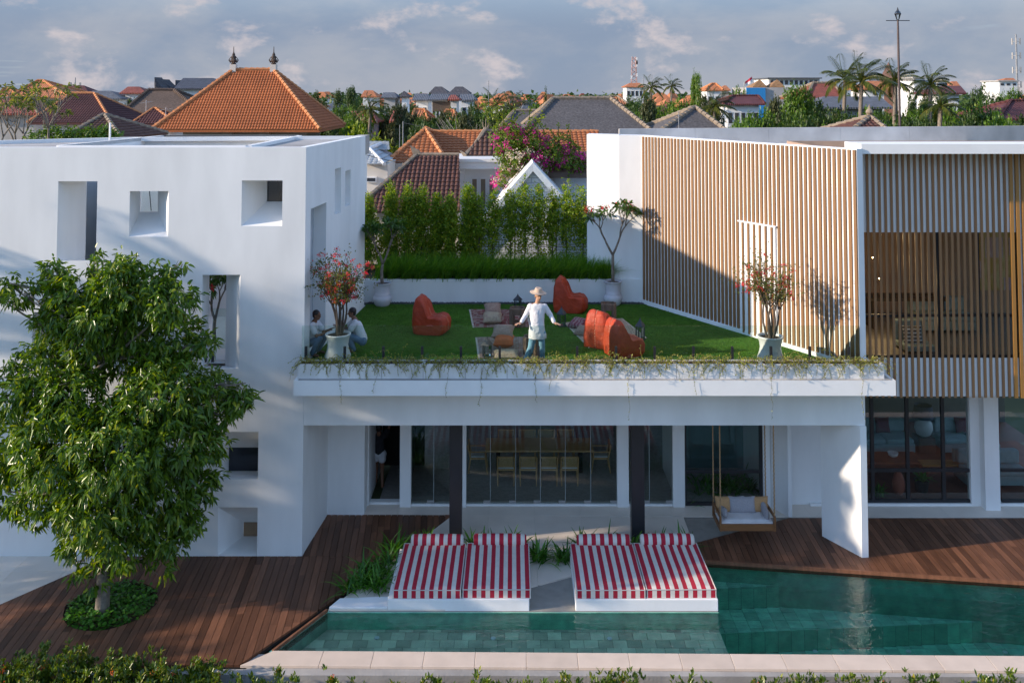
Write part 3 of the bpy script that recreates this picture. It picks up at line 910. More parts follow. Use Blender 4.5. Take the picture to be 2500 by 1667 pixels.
# dark doorway on the left
dx0, dx1 = V(898, 1140, WY + .55).x, V(976, 1140, CY).x
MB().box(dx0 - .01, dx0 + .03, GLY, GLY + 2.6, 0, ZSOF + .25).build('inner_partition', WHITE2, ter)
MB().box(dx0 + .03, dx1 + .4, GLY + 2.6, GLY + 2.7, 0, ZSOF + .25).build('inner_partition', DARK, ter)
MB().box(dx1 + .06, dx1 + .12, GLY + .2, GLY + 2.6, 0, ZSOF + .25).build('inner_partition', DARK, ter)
dl_ = MB(); dl_.box(dx0 + .04, dx1 - .02, GLY + .05, GLY + .25, 0, .06); dl_.build('door_sill', WHITE2, ter)
# frameless glass panes with patch fittings
def pane(px0, px1, nfit=1):
    a, b = V(px0, 1140, GLY).x, V(px1, 1140, GLY).x
    p = MB().box(a + .006, b - .006, GLY, GLY + .012, .05, ZSOF + .24).build('glass_pane', GLASSD, ter)
    for x in (b - .10,):
        MB().box(x - .09, x + .09, GLY - .012, GLY + .024, .055, .13).build('patch_fitting', M_('brushed_steel', (.5, .5, .5), .3, .05, metal=.8), p)
    MB().box(b - .016, b - .004, GLY - .006, GLY + .018, .05, ZSOF + .24).build('edge_strip', M_('pale_edge', (.35, .40, .40), .4), p)
for a, b in ((1003, 1060), (1060, 1129), (1138, 1198), (1198, 1260), (1260, 1320), (1320, 1381), (1381, 1443), (1443, 1507), (1535, 1586), (1586, 1643)):
    pane(a, b)
MB().box(V(1003, 1140, GLY).x, V(1643, 1140, GLY).x, GLY - .05, GLY + .07, 0, .049).build('sill', WHITE2, ter)
# black framed garden window behind the swing
gx0, gx1 = V(1672, 1140, GLY).x, V(1861, 1140, GLY).x
zmid = V(1760, 1150, GLY).z
fr = MB()
fr.box(gx0, gx1, GLY - .03, GLY + .04, .0, .09); fr.box(gx0 + .001, gx1 - .08, GLY - .03, GLY + .04, zmid - .04, zmid + .04)
fr.box(gx1 - .078, gx1, GLY - .032, GLY + .042, .091, ZSOF + .24); fr.box(gx0, gx0 + .04, GLY - .032, GLY + .042, .091, ZSOF + .24)
wf = fr.build('window_frame', BLACK, ter)
for z0, z1 in ((.091, zmid - .041), (zmid + .041, ZSOF + .24)):
    MB().box(gx0 + .041, gx1 - .079, GLY, GLY + .01, z0, z1).build('pane', GLASSD, wf)
MB().box(gx1 + .001, gx1 + .18, CY, CY + .3, 0, ZSOF + .26).build('column', WHITE, ter)
# white return walls right of the window, towards the fin wall
a = G(1925, 1262).xy
MB().prism([(gx1 + .18, GLY - .05), (a.x, a.y), (a.x + .10, a.y), (a.x + .10, a.y + .10), (gx1 + .22, GLY + .1)], 0, ZSOF + .26).build('splayed_wall', WHITE, ter)
MB().box(a.x + .101, 8.6, GLY + .05, GLY + .2, .0, ZSOF + .3).build('rear_return', WHITE, ter)
f0, f1 = G(2105, 1361).xy, G(2007, 1308).xy
th_ = Vector((.16, .02))
fin = MB(); fin.prism(ccw([tuple(f0), tuple(f0 + th_), tuple(f1 + Vector((.30, .08))), tuple(f1)]), 0, ZSOF + .001)
fin.build('fin_wall', WHITE, ter)
# black posts behind the daybeds
for px0, px1 in ((1097, 1127), (1542, 1574)):
    a, b = V(px0, 1200, 22.62).x, V(px1, 1200, 22.62).x
    tag(MB().box(a, b, 22.62, 22.90, 0, ZSOF + .30).build('steel_post', POST, bevel=.01), 'tall square black steel post behind the %s striped daybeds' % ('left pair of' if px0 < 1300 else 'right pair of'), 'post')
MB().box(-2, 4, 22.5, 23.05, ZSOF + .24, ZSOF + .249).build('ceiling_strip', WHITE2, ter)
# lawn on the terrace
LW = [(XL + .02, YS + .50), (CR.x - .02, YS + .62), (BK.x, YBACK - .25), (XR + .02, YBACK - .25), (XR + .02, YR), (XL + .03, YB)]
lw = MB().prism(LW, ZF - .06, ZF).build('lawn', TURF)
tag(lw, 'flat green artificial lawn covering the roof terrace', 'lawn', kind='structure')
NB = 70000
bx_ = rng.uniform(XL + .05, CR.x - .1, NB); by_ = rng.uniform(YS + .6, YBACK - .27, NB)
kb = bx_ < np.interp(by_, [CR.y, BK.y], [CR.x - .12, BK.x - .12])
kb &= bx_ > np.where(by_ < YR, XL + .05 + (by_ - YB) * (XR - XL) / (YR - YB), XR + .03)
bx_, by_ = bx_[kb], by_[kb]; NB = len(bx_)
hb = rng.uniform(.016, .034, NB); ab = rng.uniform(0, 6.283, NB); wb_ = rng.uniform(.004, .008, NB)
ca, sa = np.cos(ab), np.sin(ab); lx_, ly_ = rng.normal(0, .012, NB), rng.normal(0, .012, NB); z0_ = np.full(NB, ZF - .001)
BV = np.stack([np.stack([bx_ - ca * wb_, by_ - sa * wb_, z0_], 1), np.stack([bx_ + ca * wb_, by_ + sa * wb_, z0_], 1), np.stack([bx_ + lx_, by_ + ly_, z0_ + hb], 1)], 1).reshape(-1, 3)
BF = (np.arange(NB) * 3)[:, None] + np.array([0, 1, 2])
tag(link('lawn_blades', mesh_np('lawn_blades', BV, [BF]), leafmat('turf_blade', (.045, .12, .012), (.075, .17, .018), (.14, .21, .03), .6, .25)), 'short green turf blades of the roof lawn', 'grass', kind='stuff')
region('planter_ledge', [(XA + .1, YS + .01), (XB - .1, YS + .01), (XB - .1, YS + .499), (XA + .1, YS + .499)], SL1 + .001, SL1 + .012, CONC, 'grey ledge under the planter boxes')
# pebble strip
region('pebble_bed', [(XR - .3, YBACK - .25), (BK.x + .2, YBACK - .25), (BK.x + .2, YBACK), (XR - .3, YBACK)], ZF - .06, ZF - .01, PEB, 'bed under the dark pebbles')
NP = 1700
P = np.stack([rng.uniform(XR, BK.x, NP), rng.uniform(YBACK - .25, YBACK - .01, NP), np.full(NP, ZF)], 1)
oc = np.array([[1, 0, 0], [-1, 0, 0], [0, 1, 0], [0, -1, 0], [0, 0, 1], [0, 0, -1]], float)
of = np.array([[0, 2, 4], [2, 1, 4], [1, 3, 4], [3, 0, 4], [2, 0, 5], [1, 2, 5], [3, 1, 5], [0, 3, 5]])
sc = rng.uniform(.018, .036, (NP, 1, 3)) * np.array([1, 1, .8])
VV = (oc[None] * sc + P[:, None, :]).reshape(-1, 3)
FF = (of[None] + (np.arange(NP) * 6)[:, None, None]).reshape(-1, 3)
tag(link('pebbles', mesh_np('pebbles', VV, [FF]), PEB), 'strip of dark grey pebbles at the foot of the planter wall', 'pebbles', kind='stuff')
# raised bed wall behind the lawn
ZBED = V(1200, 682, YBACK).z
bw = MB(); bw.box(XR - .6, BK.x + .02, YBACK, YBACK + .14, ZF - .05, ZBED)
tag(bw.build('planter_wall', WHITE), 'low white planter wall at the back of the lawn', 'wall')
region('planting_bed', [(XR - .6, YBACK + .141), (BK.x + .02, YBACK + .141), (BK.x + .02, 31.2), (XR - .6, 31.2)], ZF - .2, ZBED - .06, SOIL, 'soil bed behind the low planter wall')

# ------------------------------------------------------------------ slat clad wing on the right
wing = empty('slat_house', (10, 24, 0), 0, 'white upper house clad in vertical timber slats right of the terrace', 'house')
sd = (CR - BK).normalized(); slen2 = (CR - BK).length
sn = Vector((sd.y, -sd.x))
if sn.x > 0: sn = -sn                            # outward, towards the terrace
ZS = V(1570, 333, BK.y).z
ZS2 = V(2088, 361, CR.y).z
ZTOP = (ZS + ZS2) / 2
wt = MB()
wt.prism(ccw([tuple(BK), tuple(CR), tuple(CR + Vector((.16, .05))), tuple(BK - sn * .3)]), ZF - .3, ZTOP)
wt.build('wall', WHITE2, wing)
pl = MB(); wall_line(pl, BK + sn * .0, CR, ZF - .02, ZF + .10, .07, 1 if Vector((-sd.y, sd.x)).dot(sn) > 0 else -1)
pl.build('plinth_rail', WHITE2, wing)
# door in the slat wall
d0 = W(1812, 700, BK, CR); d1 = W(1897, 700, BK, CR); dz = W(1850, 547, BK, CR).z
ud0 = (d0.xy - BK).dot(sd); ud1 = (d1.xy - BK).dot(sd)
NS = 54
slat_me = MB().box(-.040, .040, -.032, 0, 0, 1).mesh('slat')
slat_me.materials.append(SLATW)
ang = math.atan2(sd.y, sd.x)
def slat(u, z0, z1, off=0.0, w=1.0, parent=wing):
    c = BK + sd * u + sn * (off)
    o = bpy.data.objects.new('slat', slat_me); COL.objects.link(o)
    o.parent = parent
    o.matrix_parent_inverse = wm(parent).inverted()
    o.location = (c.x, c.y, z0)
    # local -y is outward
    o.rotation_euler = (0, 0, ang if Vector((math.sin(ang), -math.cos(ang))).dot(sn) > 0 else ang + math.pi)
    o.scale = (w, 1, z1 - z0)
    return o
pit_ = slen2 / NS
for i in range(NS):
    u = (i + .62) * pit_
    inside = ud0 - .03 < u < ud1 + .03
    slat(u, (dz + .03) if inside else ZF + .10, ZTOP - .03)
dm = MB()
c0, c1 = BK + sd * (ud0), BK + sd * (ud1)
dm.slab([(c0.x, c0.y, ZF + .03), (c1.x, c1.y, ZF + .03), (c1.x, c1.y, dz), (c0.x, c0.y, dz)], (sn.x * .05, sn.y * .05, 0))
door = dm.build('door', WHITE2, wing)
nd = 6
for i in range(nd):
    slat(ud0 + (i + .5) * (ud1 - ud0) / nd, ZF + .05, dz - .02, .05, .75, door)
cn = MB(); c0, c1 = c0 - sd * .06, c1 + sd * .06
cn.slab([(c0.x, c0.y, dz), (c1.x, c1.y, dz), (c1.x, c1.y, dz + .03), (c0.x, c0.y, dz + .03)], (sn.x * .10, sn.y * .10, 0))
cn.build('door_canopy', WHITE2, door)
# white end walls left of the slats (two faces)
e0 = BK.copy(); e1 = Vector((V(1511, 333, 28.55).x, 28.52)); e2 = Vector((V(1433, 332, 28.85).x, 28.95))
ew = MB()
ew.prism(ccw([tuple(e0), tuple(e1), tuple(e1 + Vector((.1, .6))), tuple(e0 + Vector((.3, .4)))]), ZF - .2, ZTOP)
ew.prism(ccw([tuple(e1), tuple(e2), tuple(e2 + Vector((.15, .7))), tuple(e1 + Vector((.1, .59)))]), ZF - .2, ZTOP + .01)
ew.build('end_wall', WHITE, wing)
# front of the wing
FY = CR.y + .85
fx0 = CR.x + .14
FXE = 16.5
zf0, zf1 = V(2300, 376, CR.y + .08).z, V(2300, 352, CR.y + .08).z
zw0, zw1 = V(2300, 873, FY + .1).z, V(2300, 567, FY + .1).z
zb = V(2300, 972, FY).z
MB().box(fx0, FXE, CR.y + .08, FY + .30, zf0, zf1).build('fascia', WHITE2, wing)
wlx = V(2489, 700, FY + .1).x
fwb = MB()
fwb.box(fx0, FXE, FY + .08, FY + .2, zw1, zf0 - .001)
fwb.box(fx0, FXE, FY + .08, FY + .2, zb + .02, zw0)
fwb.box(wlx, FXE, FY + .081, FY + .199, zw0 + .001, zw1 - .001)
fwb.build('front_wall', WHITE2, wing)
sl2 = MB().box(-.030, .030, -.03, 0, 0, 1).mesh('front_slat'); sl2.materials.append(SLATD)
sl3 = MB().box(-.040, .040, -.06, 0, 0, 1).mesh('front_slat'); sl3.materials.append(GOLD)  # right-end slats, with sunlight put into their golden colour
pxs = [2107 + 14.65 * i for i in range(27)]
for i, px in enumerate(pxs):
    x = V(px, 600, FY).x
    o = bpy.data.objects.new('front_slat', sl3 if i >= 25 else sl2); COL.objects.link(o); o.parent = wing; o.matrix_parent_inverse = wm(wing).inverted()
    o.location = (x, FY + .06, zb); o.scale = (1, 1, zf0 - zb - .01)
x = V(pxs[-1], 600, FY).x
for i in range(30):
    x += .148
    if x > FXE: break
    o = bpy.data.objects.new('front_slat', sl3 if i < 3 else sl2); COL.objects.link(o); o.parent = wing; o.matrix_parent_inverse = wm(wing).inverted()
    o.location = (x, FY + .06, zb); o.scale = (1, 1, zf0 - zb - .01)
fr = MB()
for px in (2106, 2196, 2290, 2388, 2484):
    x = V(px, 700, FY + .13).x
    fr.box(x - .03, x + .03, FY + .10, FY + .16, zw0, zw1)
for zz_ in (zw0 + .03, V(2300, 770, FY + .13).z):
    fr.box(fx0 + .05, wlx, FY + .101, FY + .159, zz_ - .03, zz_ + .03)
wfr = fr.build('window_frame', BLACK, wing)
MB().box(fx0 + .05, wlx, FY + .125, FY + .135, zw0, zw1).build('pane', GLASSD, wfr)
# roof of the wing with concrete upstand behind
rb = [G(1600, 331, ZTOP - .05).xy, G(2500, 321, ZTOP - .05).xy]
RY0, RY1 = 30.5, 33.0
MB().prism(ccw([(BK.x + .2, BK.y + .3), (CR.x + .12, CR.y + .06), (CR.x + .2, FY + .21), (FXE, FY + .21), (FXE, RY1 + .6), (BK.x + .2, RY0)]), ZTOP - .55, ZTOP - .42).build('roof', WHITE2, wing)
ups = MB()
za, zb_ = V(1600, 331, RY0 + .2).z, V(2500, 320.5, RY1 + .2).z
p0 = V(1512, 332, RY0); p1 = V(2500, 320.5, RY1 + .2)
q1 = p0.xy + (p1.xy - p0.xy) * 1.4
nseg = 8
up_root = None
for i in range(nseg):
    a = p0.xy + (q1 - p0.xy) * (i / nseg); b = p0.xy + (q1 - p0.xy) * ((i + .998) / nseg)
    MB().prism(ccw([tuple(a), tuple(b), tuple(b + Vector((0, .2))), tuple(a + Vector((0, .2)))]), ZTOP - .6, ZTOP + .12 + .0 * i).build('roof_upstand', CONCL, wing)
# rooms: upper
um = MB()
um.box(fx0 + .02, FXE, FY + 5.0, FY + 5.15, zw0 - .2, zf0); um.box(fx0 - .02, fx0 + .06, FY + .36, FY + 5.0, zw0 - .2, zf0)
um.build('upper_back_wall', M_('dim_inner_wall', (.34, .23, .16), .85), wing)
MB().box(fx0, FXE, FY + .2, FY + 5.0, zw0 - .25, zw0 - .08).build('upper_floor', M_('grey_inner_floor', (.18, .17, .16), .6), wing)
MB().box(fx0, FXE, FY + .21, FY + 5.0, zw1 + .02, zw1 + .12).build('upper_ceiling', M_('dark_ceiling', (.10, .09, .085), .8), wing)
# lower floor of the wing
LY = G(2200, 1231).y
lx0 = f1.x + .35
lw_ = MB()
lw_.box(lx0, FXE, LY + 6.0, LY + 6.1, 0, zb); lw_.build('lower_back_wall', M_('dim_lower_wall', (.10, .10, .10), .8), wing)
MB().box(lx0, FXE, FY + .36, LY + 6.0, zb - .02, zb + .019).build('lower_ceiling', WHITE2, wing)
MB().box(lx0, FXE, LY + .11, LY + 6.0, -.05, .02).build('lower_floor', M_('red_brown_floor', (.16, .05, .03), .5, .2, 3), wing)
MB().box(lx0 - .1, FXE, LY - .10, LY + .1, -.02, .06).build('sill', WHITE2, wing)
fr = MB()
zm = V(2300, 1147, LY).z
for px in (2130, 2216, 2303, 2393):
    x = V(px, 1150, LY).x
    fr.box(x - .045, x + .045, LY - .035, LY + .035, .061, zb - .021)
xl_, xr_ = V(2112, 1150, LY).x, V(2397, 1150, LY).x
for zz_ in (.10, zm):
    fr.box(xl_ - .5, xr_, LY - .034, LY + .034, zz_ - .04, zz_ + .04)
x2 = V(2444, 1150, LY).x
for zz_ in (.10, zm):
    fr.box(x2, FXE, LY - .034, LY + .034, zz_ - .04, zz_ + .04)
lf = fr.build('lower_window_frame', BLACK, wing)
for i, (a, b) in enumerate(((2060, 2126), (2134, 2212), (2220, 2299), (2307, 2389), (2444, 2700))):
    MB().box(V(a, 1150, LY).x, V(b, 1150, LY).x, LY - .006, LY + .006, .14, zb - .02).build('pane', GLASSD, lf)
a, b = V(2405, 1150, LY - .35).x, V(2441, 1150, LY - .35).x
MB().box(a, b, LY - .35, LY - .05, 0, zb).build('column', WHITE, wing)
MB().box(a - .25, a - .001, LY - .1, LY + .1, 0.061, zb - .03).build('column', WHITE, wing)

# ------------------------------------------------------------------ foliage helpers
def unit(a):
    return a / np.maximum(np.linalg.norm(a, axis=1, keepdims=True), 1e-9)
def rdir(n):
    return unit(rng.normal(size=(n, 3)))
def leaf_arrays(P, D, Nn, Ls, Ws, fold=0.18, droop=0.0, quad=True):
    n = len(P)
    D = unit(D); Sd = unit(np.cross(D, Nn)); Nn = np.cross(Sd, D)
    Ls = np.broadcast_to(np.asarray(Ls, float).reshape(-1, 1), (n, 1)); Ws = np.broadcast_to(np.asarray(Ws, float).reshape(-1, 1), (n, 1))
    dz = np.zeros((n, 3)); dz[:, 2] = -droop
    b = P; tp = P + D * Ls + dz * Ls
    if quad:
        l1 = P + D * Ls * .30 + Sd * Ws * .5 + Nn * Ws * fold; l2 = P + D * Ls * .68 + Sd * Ws * .40 + Nn * Ws * fold + dz * Ls * .35
        r1 = P + D * Ls * .30 - Sd * Ws * .5 + Nn * Ws * fold; r2 = P + D * Ls * .68 - Sd * Ws * .40 + Nn * Ws * fold + dz * Ls * .35
        Vv = np.stack([b, l1, l2, tp, r2, r1], 1).reshape(-1, 3)
        base = (np.arange(n) * 6)[:, None]
        Fq = np.concatenate([base + np.array([0, 1, 2, 3]), base + np.array([0, 3, 4, 5])], 0)
        return Vv, Fq
    l = P + D * Ls * .45 + Sd * Ws * .5 + Nn * Ws * fold; r = P + D * Ls * .45 - Sd * Ws * .5 + Nn * Ws * fold
    Vv = np.stack([b, l, tp, r], 1).reshape(-1, 3)
    base = (np.arange(n) * 4)[:, None]
    return Vv, base + np.array([0, 1, 2, 3])
def join(arrs):
    Vs, Fs, o = [], [], 0
    for v, f in arrs:
        Vs.append(v); Fs.append(f + o); o += len(v)
    k = {}
    for f in Fs: k.setdefault(f.shape[1], []).append(f)
    return np.concatenate(Vs), [np.concatenate(q) for q in k.values()]
def blob_points(blobs, n, lo=0.55, hi=1.0):      # blobs: (c, (rx,ry,rz)); points biased to the surface, with outward direction
    vol = np.array([b[1][0] * b[1][1] * b[1][2] for b in blobs]) ** 0.75
    idx = rng.choice(len(blobs), n, p=vol / vol.sum())
    C = np.array([list(b[0]) for b in blobs])[idx]; R = np.array([list(b[1]) for b in blobs])[idx]
    d = rdir(n); q = rng.uniform(lo ** 2, hi ** 2, (n, 1)) ** .5
    return C + d * R * q, unit(d / R)
def whorls(P, O, per, Ls, Ws, spread=1.0, down=0.5, jit=.03, quad=True, droop=.15):
    n = len(P)
    PP = np.repeat(P, per, 0) + rng.normal(size=(n * per, 3)) * jit
    OO = np.repeat(O, per, 0)
    D = OO * .55 + rdir(n * per) * spread; D[:, 2] -= down
    Nn = OO + rdir(n * per) * .5; Nn[:, 2] += .8
    L_ = rng.uniform(.7, 1.25, n * per) * Ls; W_ = rng.uniform(.8, 1.2, n * per) * Ws
    return leaf_arrays(PP, D, Nn, L_, W_, .15, droop, quad)
def limb(mb, a, b, ra, rb, bend=.15, n=7, seg=4):
    a, b = Vector(a), Vector(b); ln = (b - a).length
    off = Vector((random.uniform(-1, 1), random.uniform(-1, 1), random.uniform(-.3, 1))) * ln * bend
    pts = [a.lerp(b, i / seg) + off * math.sin(math.pi * i / seg) for i in range(seg + 1)]
    mb.tube(pts, [ra + (rb - ra) * i / seg for i in range(seg + 1)], n)

# ------------------------------------------------------------------ daybeds by the pool
RED, CREAM = (0.42, 0.012, 0.035), (0.66, 0.62, 0.56)
def striped(name, w, n=8):
    period = (w - .06) / (n - .5)
    return stripemat(name, RED, CREAM, period, w / 2 - .03, 0.5)
def soft_box(w, d, h, nx=14, ny=16, puff=.03):
    m = MB()
    b = []
    for j in range(ny + 1):
        for i in range(nx + 1):
            x = -w / 2 + w * i / nx; y = d * j / ny
            e = min(1, min(i, nx - i) / 1.5, min(j, ny - j) / 1.5)
            b.append((x, y, h + puff * (e ** .5) * (.8 + .2 * noise.noise((x * 2.1, y * 2.1, w))) + .016 * noise.noise((x * 5 + w * 9, y * 3, 3.1)) - .02 * max(0, noise.noise((x * 1.6 + w * 31, y * 1.2, 7.1)))))
    fs = [[j * (nx + 1) + i, j * (nx + 1) + i + 1, (j + 1) * (nx + 1) + i + 1, (j + 1) * (nx + 1) + i] for j in range(ny) for i in range(nx)]
    m.add(b, fs)
    m.box(-w / 2, w / 2, 0, d, 0, h)
    return m
def daybed(x0, x1, y0, label, rz=0.0, off=0.0):
    w = x1 - x0
    root = empty('daybed', ((x0 + x1) / 2, y0, 0), rz, label, 'daybed')
    d = 2.0
    mat = striped('stripe_fabric_%d' % int((x0 + 9) * 10), w)
    o = soft_box(w - .02, d, .175).build('mattress', mat, root, True, smooth=False)
    o.location = (0, 0, .205)
    for zz_ in (.0, .178):
        mp_ = MB(); hw = w / 2 - .012
        mp_.tube([(-hw, 0, zz_), (hw, 0, zz_), (hw, d, zz_), (-hw, d, zz_), (-hw, 0, zz_)], .010, 6)
        mp_.build('piping', M_('white_piping', (.55, .50, .48), .9), o, True)
    bw = w - .24
    bl = MB()
    prof = [(-bw / 2, .01), (-bw / 2, .10), (-bw / 2 + .03, .135), (-bw / 4, .145), (0, .147), (bw / 4, .145), (bw / 2 - .03, .135), (bw / 2, .10), (bw / 2, .01)]
    bl.tube([(p[0], 0, 0) for p in prof], [p[1] for p in prof], 20)
    bo = bl.build('bolster', stripemat('bolster_stripe_%d' % int((x0 + 9) * 10), RED, CREAM, .2, .55 + off, .52), root, True, smooth=True)
    bo.location = (.05, d + .02, .205 + .24)
    return root
beds = [(-2.56, -1.085, 'left-end red and white striped daybed beside the strap-leaved plants'), (-1.07, .41, 'red and white striped daybed right of the left-end one, facing the walkway gap'),
        (1.37, 2.865, 'red and white striped daybed across the walkway, left half of its pair'), (2.88, 4.39, 'red and white striped daybed at the corner of the deep pool')]
for i, (a, b, lab) in enumerate(beds):
    daybed(a, b, BEDY + .03 + (.02 if i % 2 else 0), lab, -0.004 * (1 - i), .07 * i)
for a, b, lab in ((-2.66, .37, 'white masonry platform under the left pair of daybeds'), (1.36, 4.405, 'white masonry platform under the right pair of daybeds')):
    m = MB(); m.box(a, b, BEDY + .004, BEDY + 2.15, -.06, .204)
    tag(m.build('daybed_platform', WHITE, bevel=.012), lab, 'platform')
# triangular white ledge with strap plants at the left
lp = [(on_edge(BEDY) + .03, BEDY + .003), (-2.665, BEDY + .003), (-2.665, BEDY + .42), (on_edge(BEDY + .3) + .03, BEDY + .34)]
tag(MB().prism(ccw(lp), 0, .05).build('planting_kerb', WHITE, bevel=.008), 'low white ledge in front of the strap-leaved plants', 'kerb')

def strap_plant(c, n, ln, label, spread=.25, seed=0, group=None):
    rr = np.random.default_rng(seed + 5)
    root = empty('strap_leaf_plant', c, 0, label, 'plant', group)
    Vs, Fs, o = [], [], 0
    for i in range(n):
        a = rr.uniform(0, 2 * math.pi); l = ln * rr.uniform(.6, 1.1); tilt = rr.uniform(.25, 1.0)
        bx, by = rr.normal(0, spread, 2)
        w = rr.uniform(.018, .032)
        pts = []
        for k in range(6):
            q = k / 5
            r = l * (math.sin(tilt) * q + .25 * q * q); z = l * (math.cos(tilt) * q - .55 * tilt * q * q)
            ww = w * (1 - q ** 2.2) + .002
            ca, sa = math.cos(a), math.sin(a)
            pts += [(c[0] + bx + r * ca - sa * ww, c[1] + by + r * sa + ca * ww, c[2] + max(z, .01)), (c[0] + bx + r * ca + sa * ww, c[1] + by + r * sa - ca * ww, c[2] + max(z, .01) )]
        Vs += pts
        for k in range(5):
            Fs.append([o + 2 * k, o + 2 * k + 1, o + 2 * k + 3, o + 2 * k + 2])
        o += 12
    link('leaves', mesh_np('leaves', np.array(Vs), [np.array(Fs)]), LEAF_STRAP, root)
    tag(root, label, 'plant', group)
    return root
for i, (px, py) in enumerate(((858, 1443), (880, 1430), (912, 1425), (938, 1405), (950, 1375), (898, 1400), (930, 1440), (962, 1345))):
    p = G(px, py)
    strap_plant((p.x, p.y, 0.02), 34, .55, 'green strap-leaved plant in the clump left of the daybeds', .10, i, 'strap-leaved plants left of the daybeds')
for i, (x, y, lab) in enumerate(((.62, 21.75, 'strap-leaved plant on the left side of the walkway'), (1.18, 21.72, 'strap-leaved plant on the right side of the walkway'))):
    strap_plant((x, y, .02), 46, .62, lab, .10, 30 + i)
for i, (x, lab) in enumerate(((-2.1, 0), (-1.0, 0), (-.55, 0), (.1, 0), (1.75, 0), (2.2, 0), (3.0, 0), (3.55, 0), (4.2, 0))):
    strap_plant((x, 22.25, .02), 30, .60, 'strap-leaved plant peeping out behind the daybed bolsters', .10, 50 + i, 'plants behind the bolsters')

# ------------------------------------------------------------------ swing bench
TEAK = M_('honey_teak', (0.20, 0.085, 0.028), 0.5, .15, 4, .1, 30, stretch=(1, 6, 6))
ROPE = M_('jute_rope', (0.36, 0.22, 0.11), .95, .25, 40, .8, 90)
CUSHW = M_('white_cushion', (.62, .60, .60), .95, .06, 6, .2, 40)
CUSHG = M_('grey_cushion', (.30, .29, .31), .95, .1, 30, .2, 60)
CUSHT = M_('tan_cushion', (.42, .24, .11), .95, .1, 30, .2, 60)
SY = 22.35
sx0, sx1 = V(1762, 1290, SY).x, V(1890, 1290, SY).x
sz = V(1825, 1296, SY).z
sw_ = empty('swing_bench', ((sx0 + sx1) / 2, SY + .4, sz), 0, 'hanging teak swing bench with white seat and tan pillows', 'swing')
DP = .85
MB().box(sx0, sx1, SY, SY + .04, sz, sz + .16).build('front_rail', TEAK, sw_, bevel=.005)
MB().box(sx0, sx1, SY + DP - .04, SY + DP, sz, sz + .22).build('back_rail', TEAK, sw_, bevel=.005)
MB().box(sx0 + .04, sx1 - .04, SY + .041, SY + DP - .041, sz + .02, sz + .06).build('seat_base', TEAK, sw_)
for x in (sx0 - .045, sx1 + .001):
    m = MB(); m.box(x, x + .044, SY - .01, SY + DP, sz - .01, sz + .08); m.box(x, x + .044, SY - .01, SY + DP, sz + .29, sz + .35)
    m.box(x, x + .044, SY - .01, SY + .07, sz + .081, sz + .289); m.box(x, x + .044, SY + DP - .07, SY + DP, sz + .081, sz + .289)
    m.build('side_frame', TEAK, sw_, bevel=.004)
for x, y in ((sx0 - .02, SY + .03), (sx1 + .02, SY + .03), (sx0 - .02, SY + DP - .05), (sx1 + .02, SY + DP - .05)):
    m = MB(); zt = ZSOF + .26; nseg = 90; pts = []
    for i in range(nseg + 1):
        q = i / nseg
        pts.append((x + .004 * math.sin(q * 160), y + .004 * math.cos(q * 160), sz + .30 + (zt - sz - .30) * q))
    m.tube(pts, .017, 6)
    m.tube([(x, y, zt - .22), (x + .01, y - .015, zt - .12), (x, y, zt)], [.025, .034, .03], 8)
    m.build('rope', ROPE, sw_)
def pillow(w, h, t, seed=0, n=12):
    m = MB(); P = []
    for s_ in (1, -1):
        for j in range(n + 1):
            for i in range(n + 1):
                u, v = 2 * i / n - 1, 2 * j / n - 1
                e = max(0, (1 - u ** 4) * (1 - v ** 4)) ** .55
                pinch = 1 - .10 * (1 - abs(u)) * (abs(v) ** 3)
                pin2 = 1 - .10 * (1 - abs(v)) * (abs(u) ** 3)
                P.append((u * w / 2 * pin2, s_ * t / 2 * e * (1 + .12 * noise.noise((u * 2 + seed, v * 2, s_))), v * h / 2 * pinch))
    k = (n + 1) ** 2; fs = []
    for j in range(n):
        for i in range(n):
            a = j * (n + 1) + i
            fs.append([a, a + 1, a + n + 2, a + n + 1]); fs.append([k + a, k + a + n + 1, k + a + n + 2, k + a + 1])
    m.add(P, fs)
    return m
def put(o, loc, rot=(0, 0, 0), parent=None):
    o.location = loc; o.rotation_euler = rot
    return o
so = soft_box(sx1 - sx0 - .03, DP - .1, .13, 12, 10, .04).build('seat_cushion', CUSHW, sw_, True, smooth=False)
put(so, (0, -.40 + .05, .06))
pw = (sx1 - sx0) / 4
for i, (mt) in enumerate((CUSHT, CUSHG, CUSHG, CUSHT)):
    x = sx0 + pw * (i + .5)
    if i in (0, 3):
        o = tag(pillow(.44, .38, .15, i).build('swing_pillow', mt, None, smooth=True), '%s pillow on the swing bench, beside the %s armrest' % ('tan', 'left' if i == 0 else 'right'), 'pillow')
    else:
        o = tag(pillow(.40, .40, .15, i).build('swing_pillow', mt, None, smooth=True), 'grey pillow in the middle of the swing bench, next to the %s tan pillow' % ('left' if i == 1 else 'right'), 'pillow')
    put(o, (x + (.03, .02, -.02, -.03)[i], SY + DP - (.27 if i in (0, 3) else .30), sz + .38), (-.30, 0, 0))
for i, x in enumerate((sx0 + .12, sx1 - .12)):
    o = tag(pillow(.56, .22, .14, 9 + i).build('swing_pillow', CUSHG, None, smooth=True), 'long grey pillow leaning on the %s armrest of the swing' % ('left' if i == 0 else 'right'), 'pillow')
    put(o, (x, SY + .36, sz + .31), (0, .25 if i == 0 else -.25, math.pi / 2))

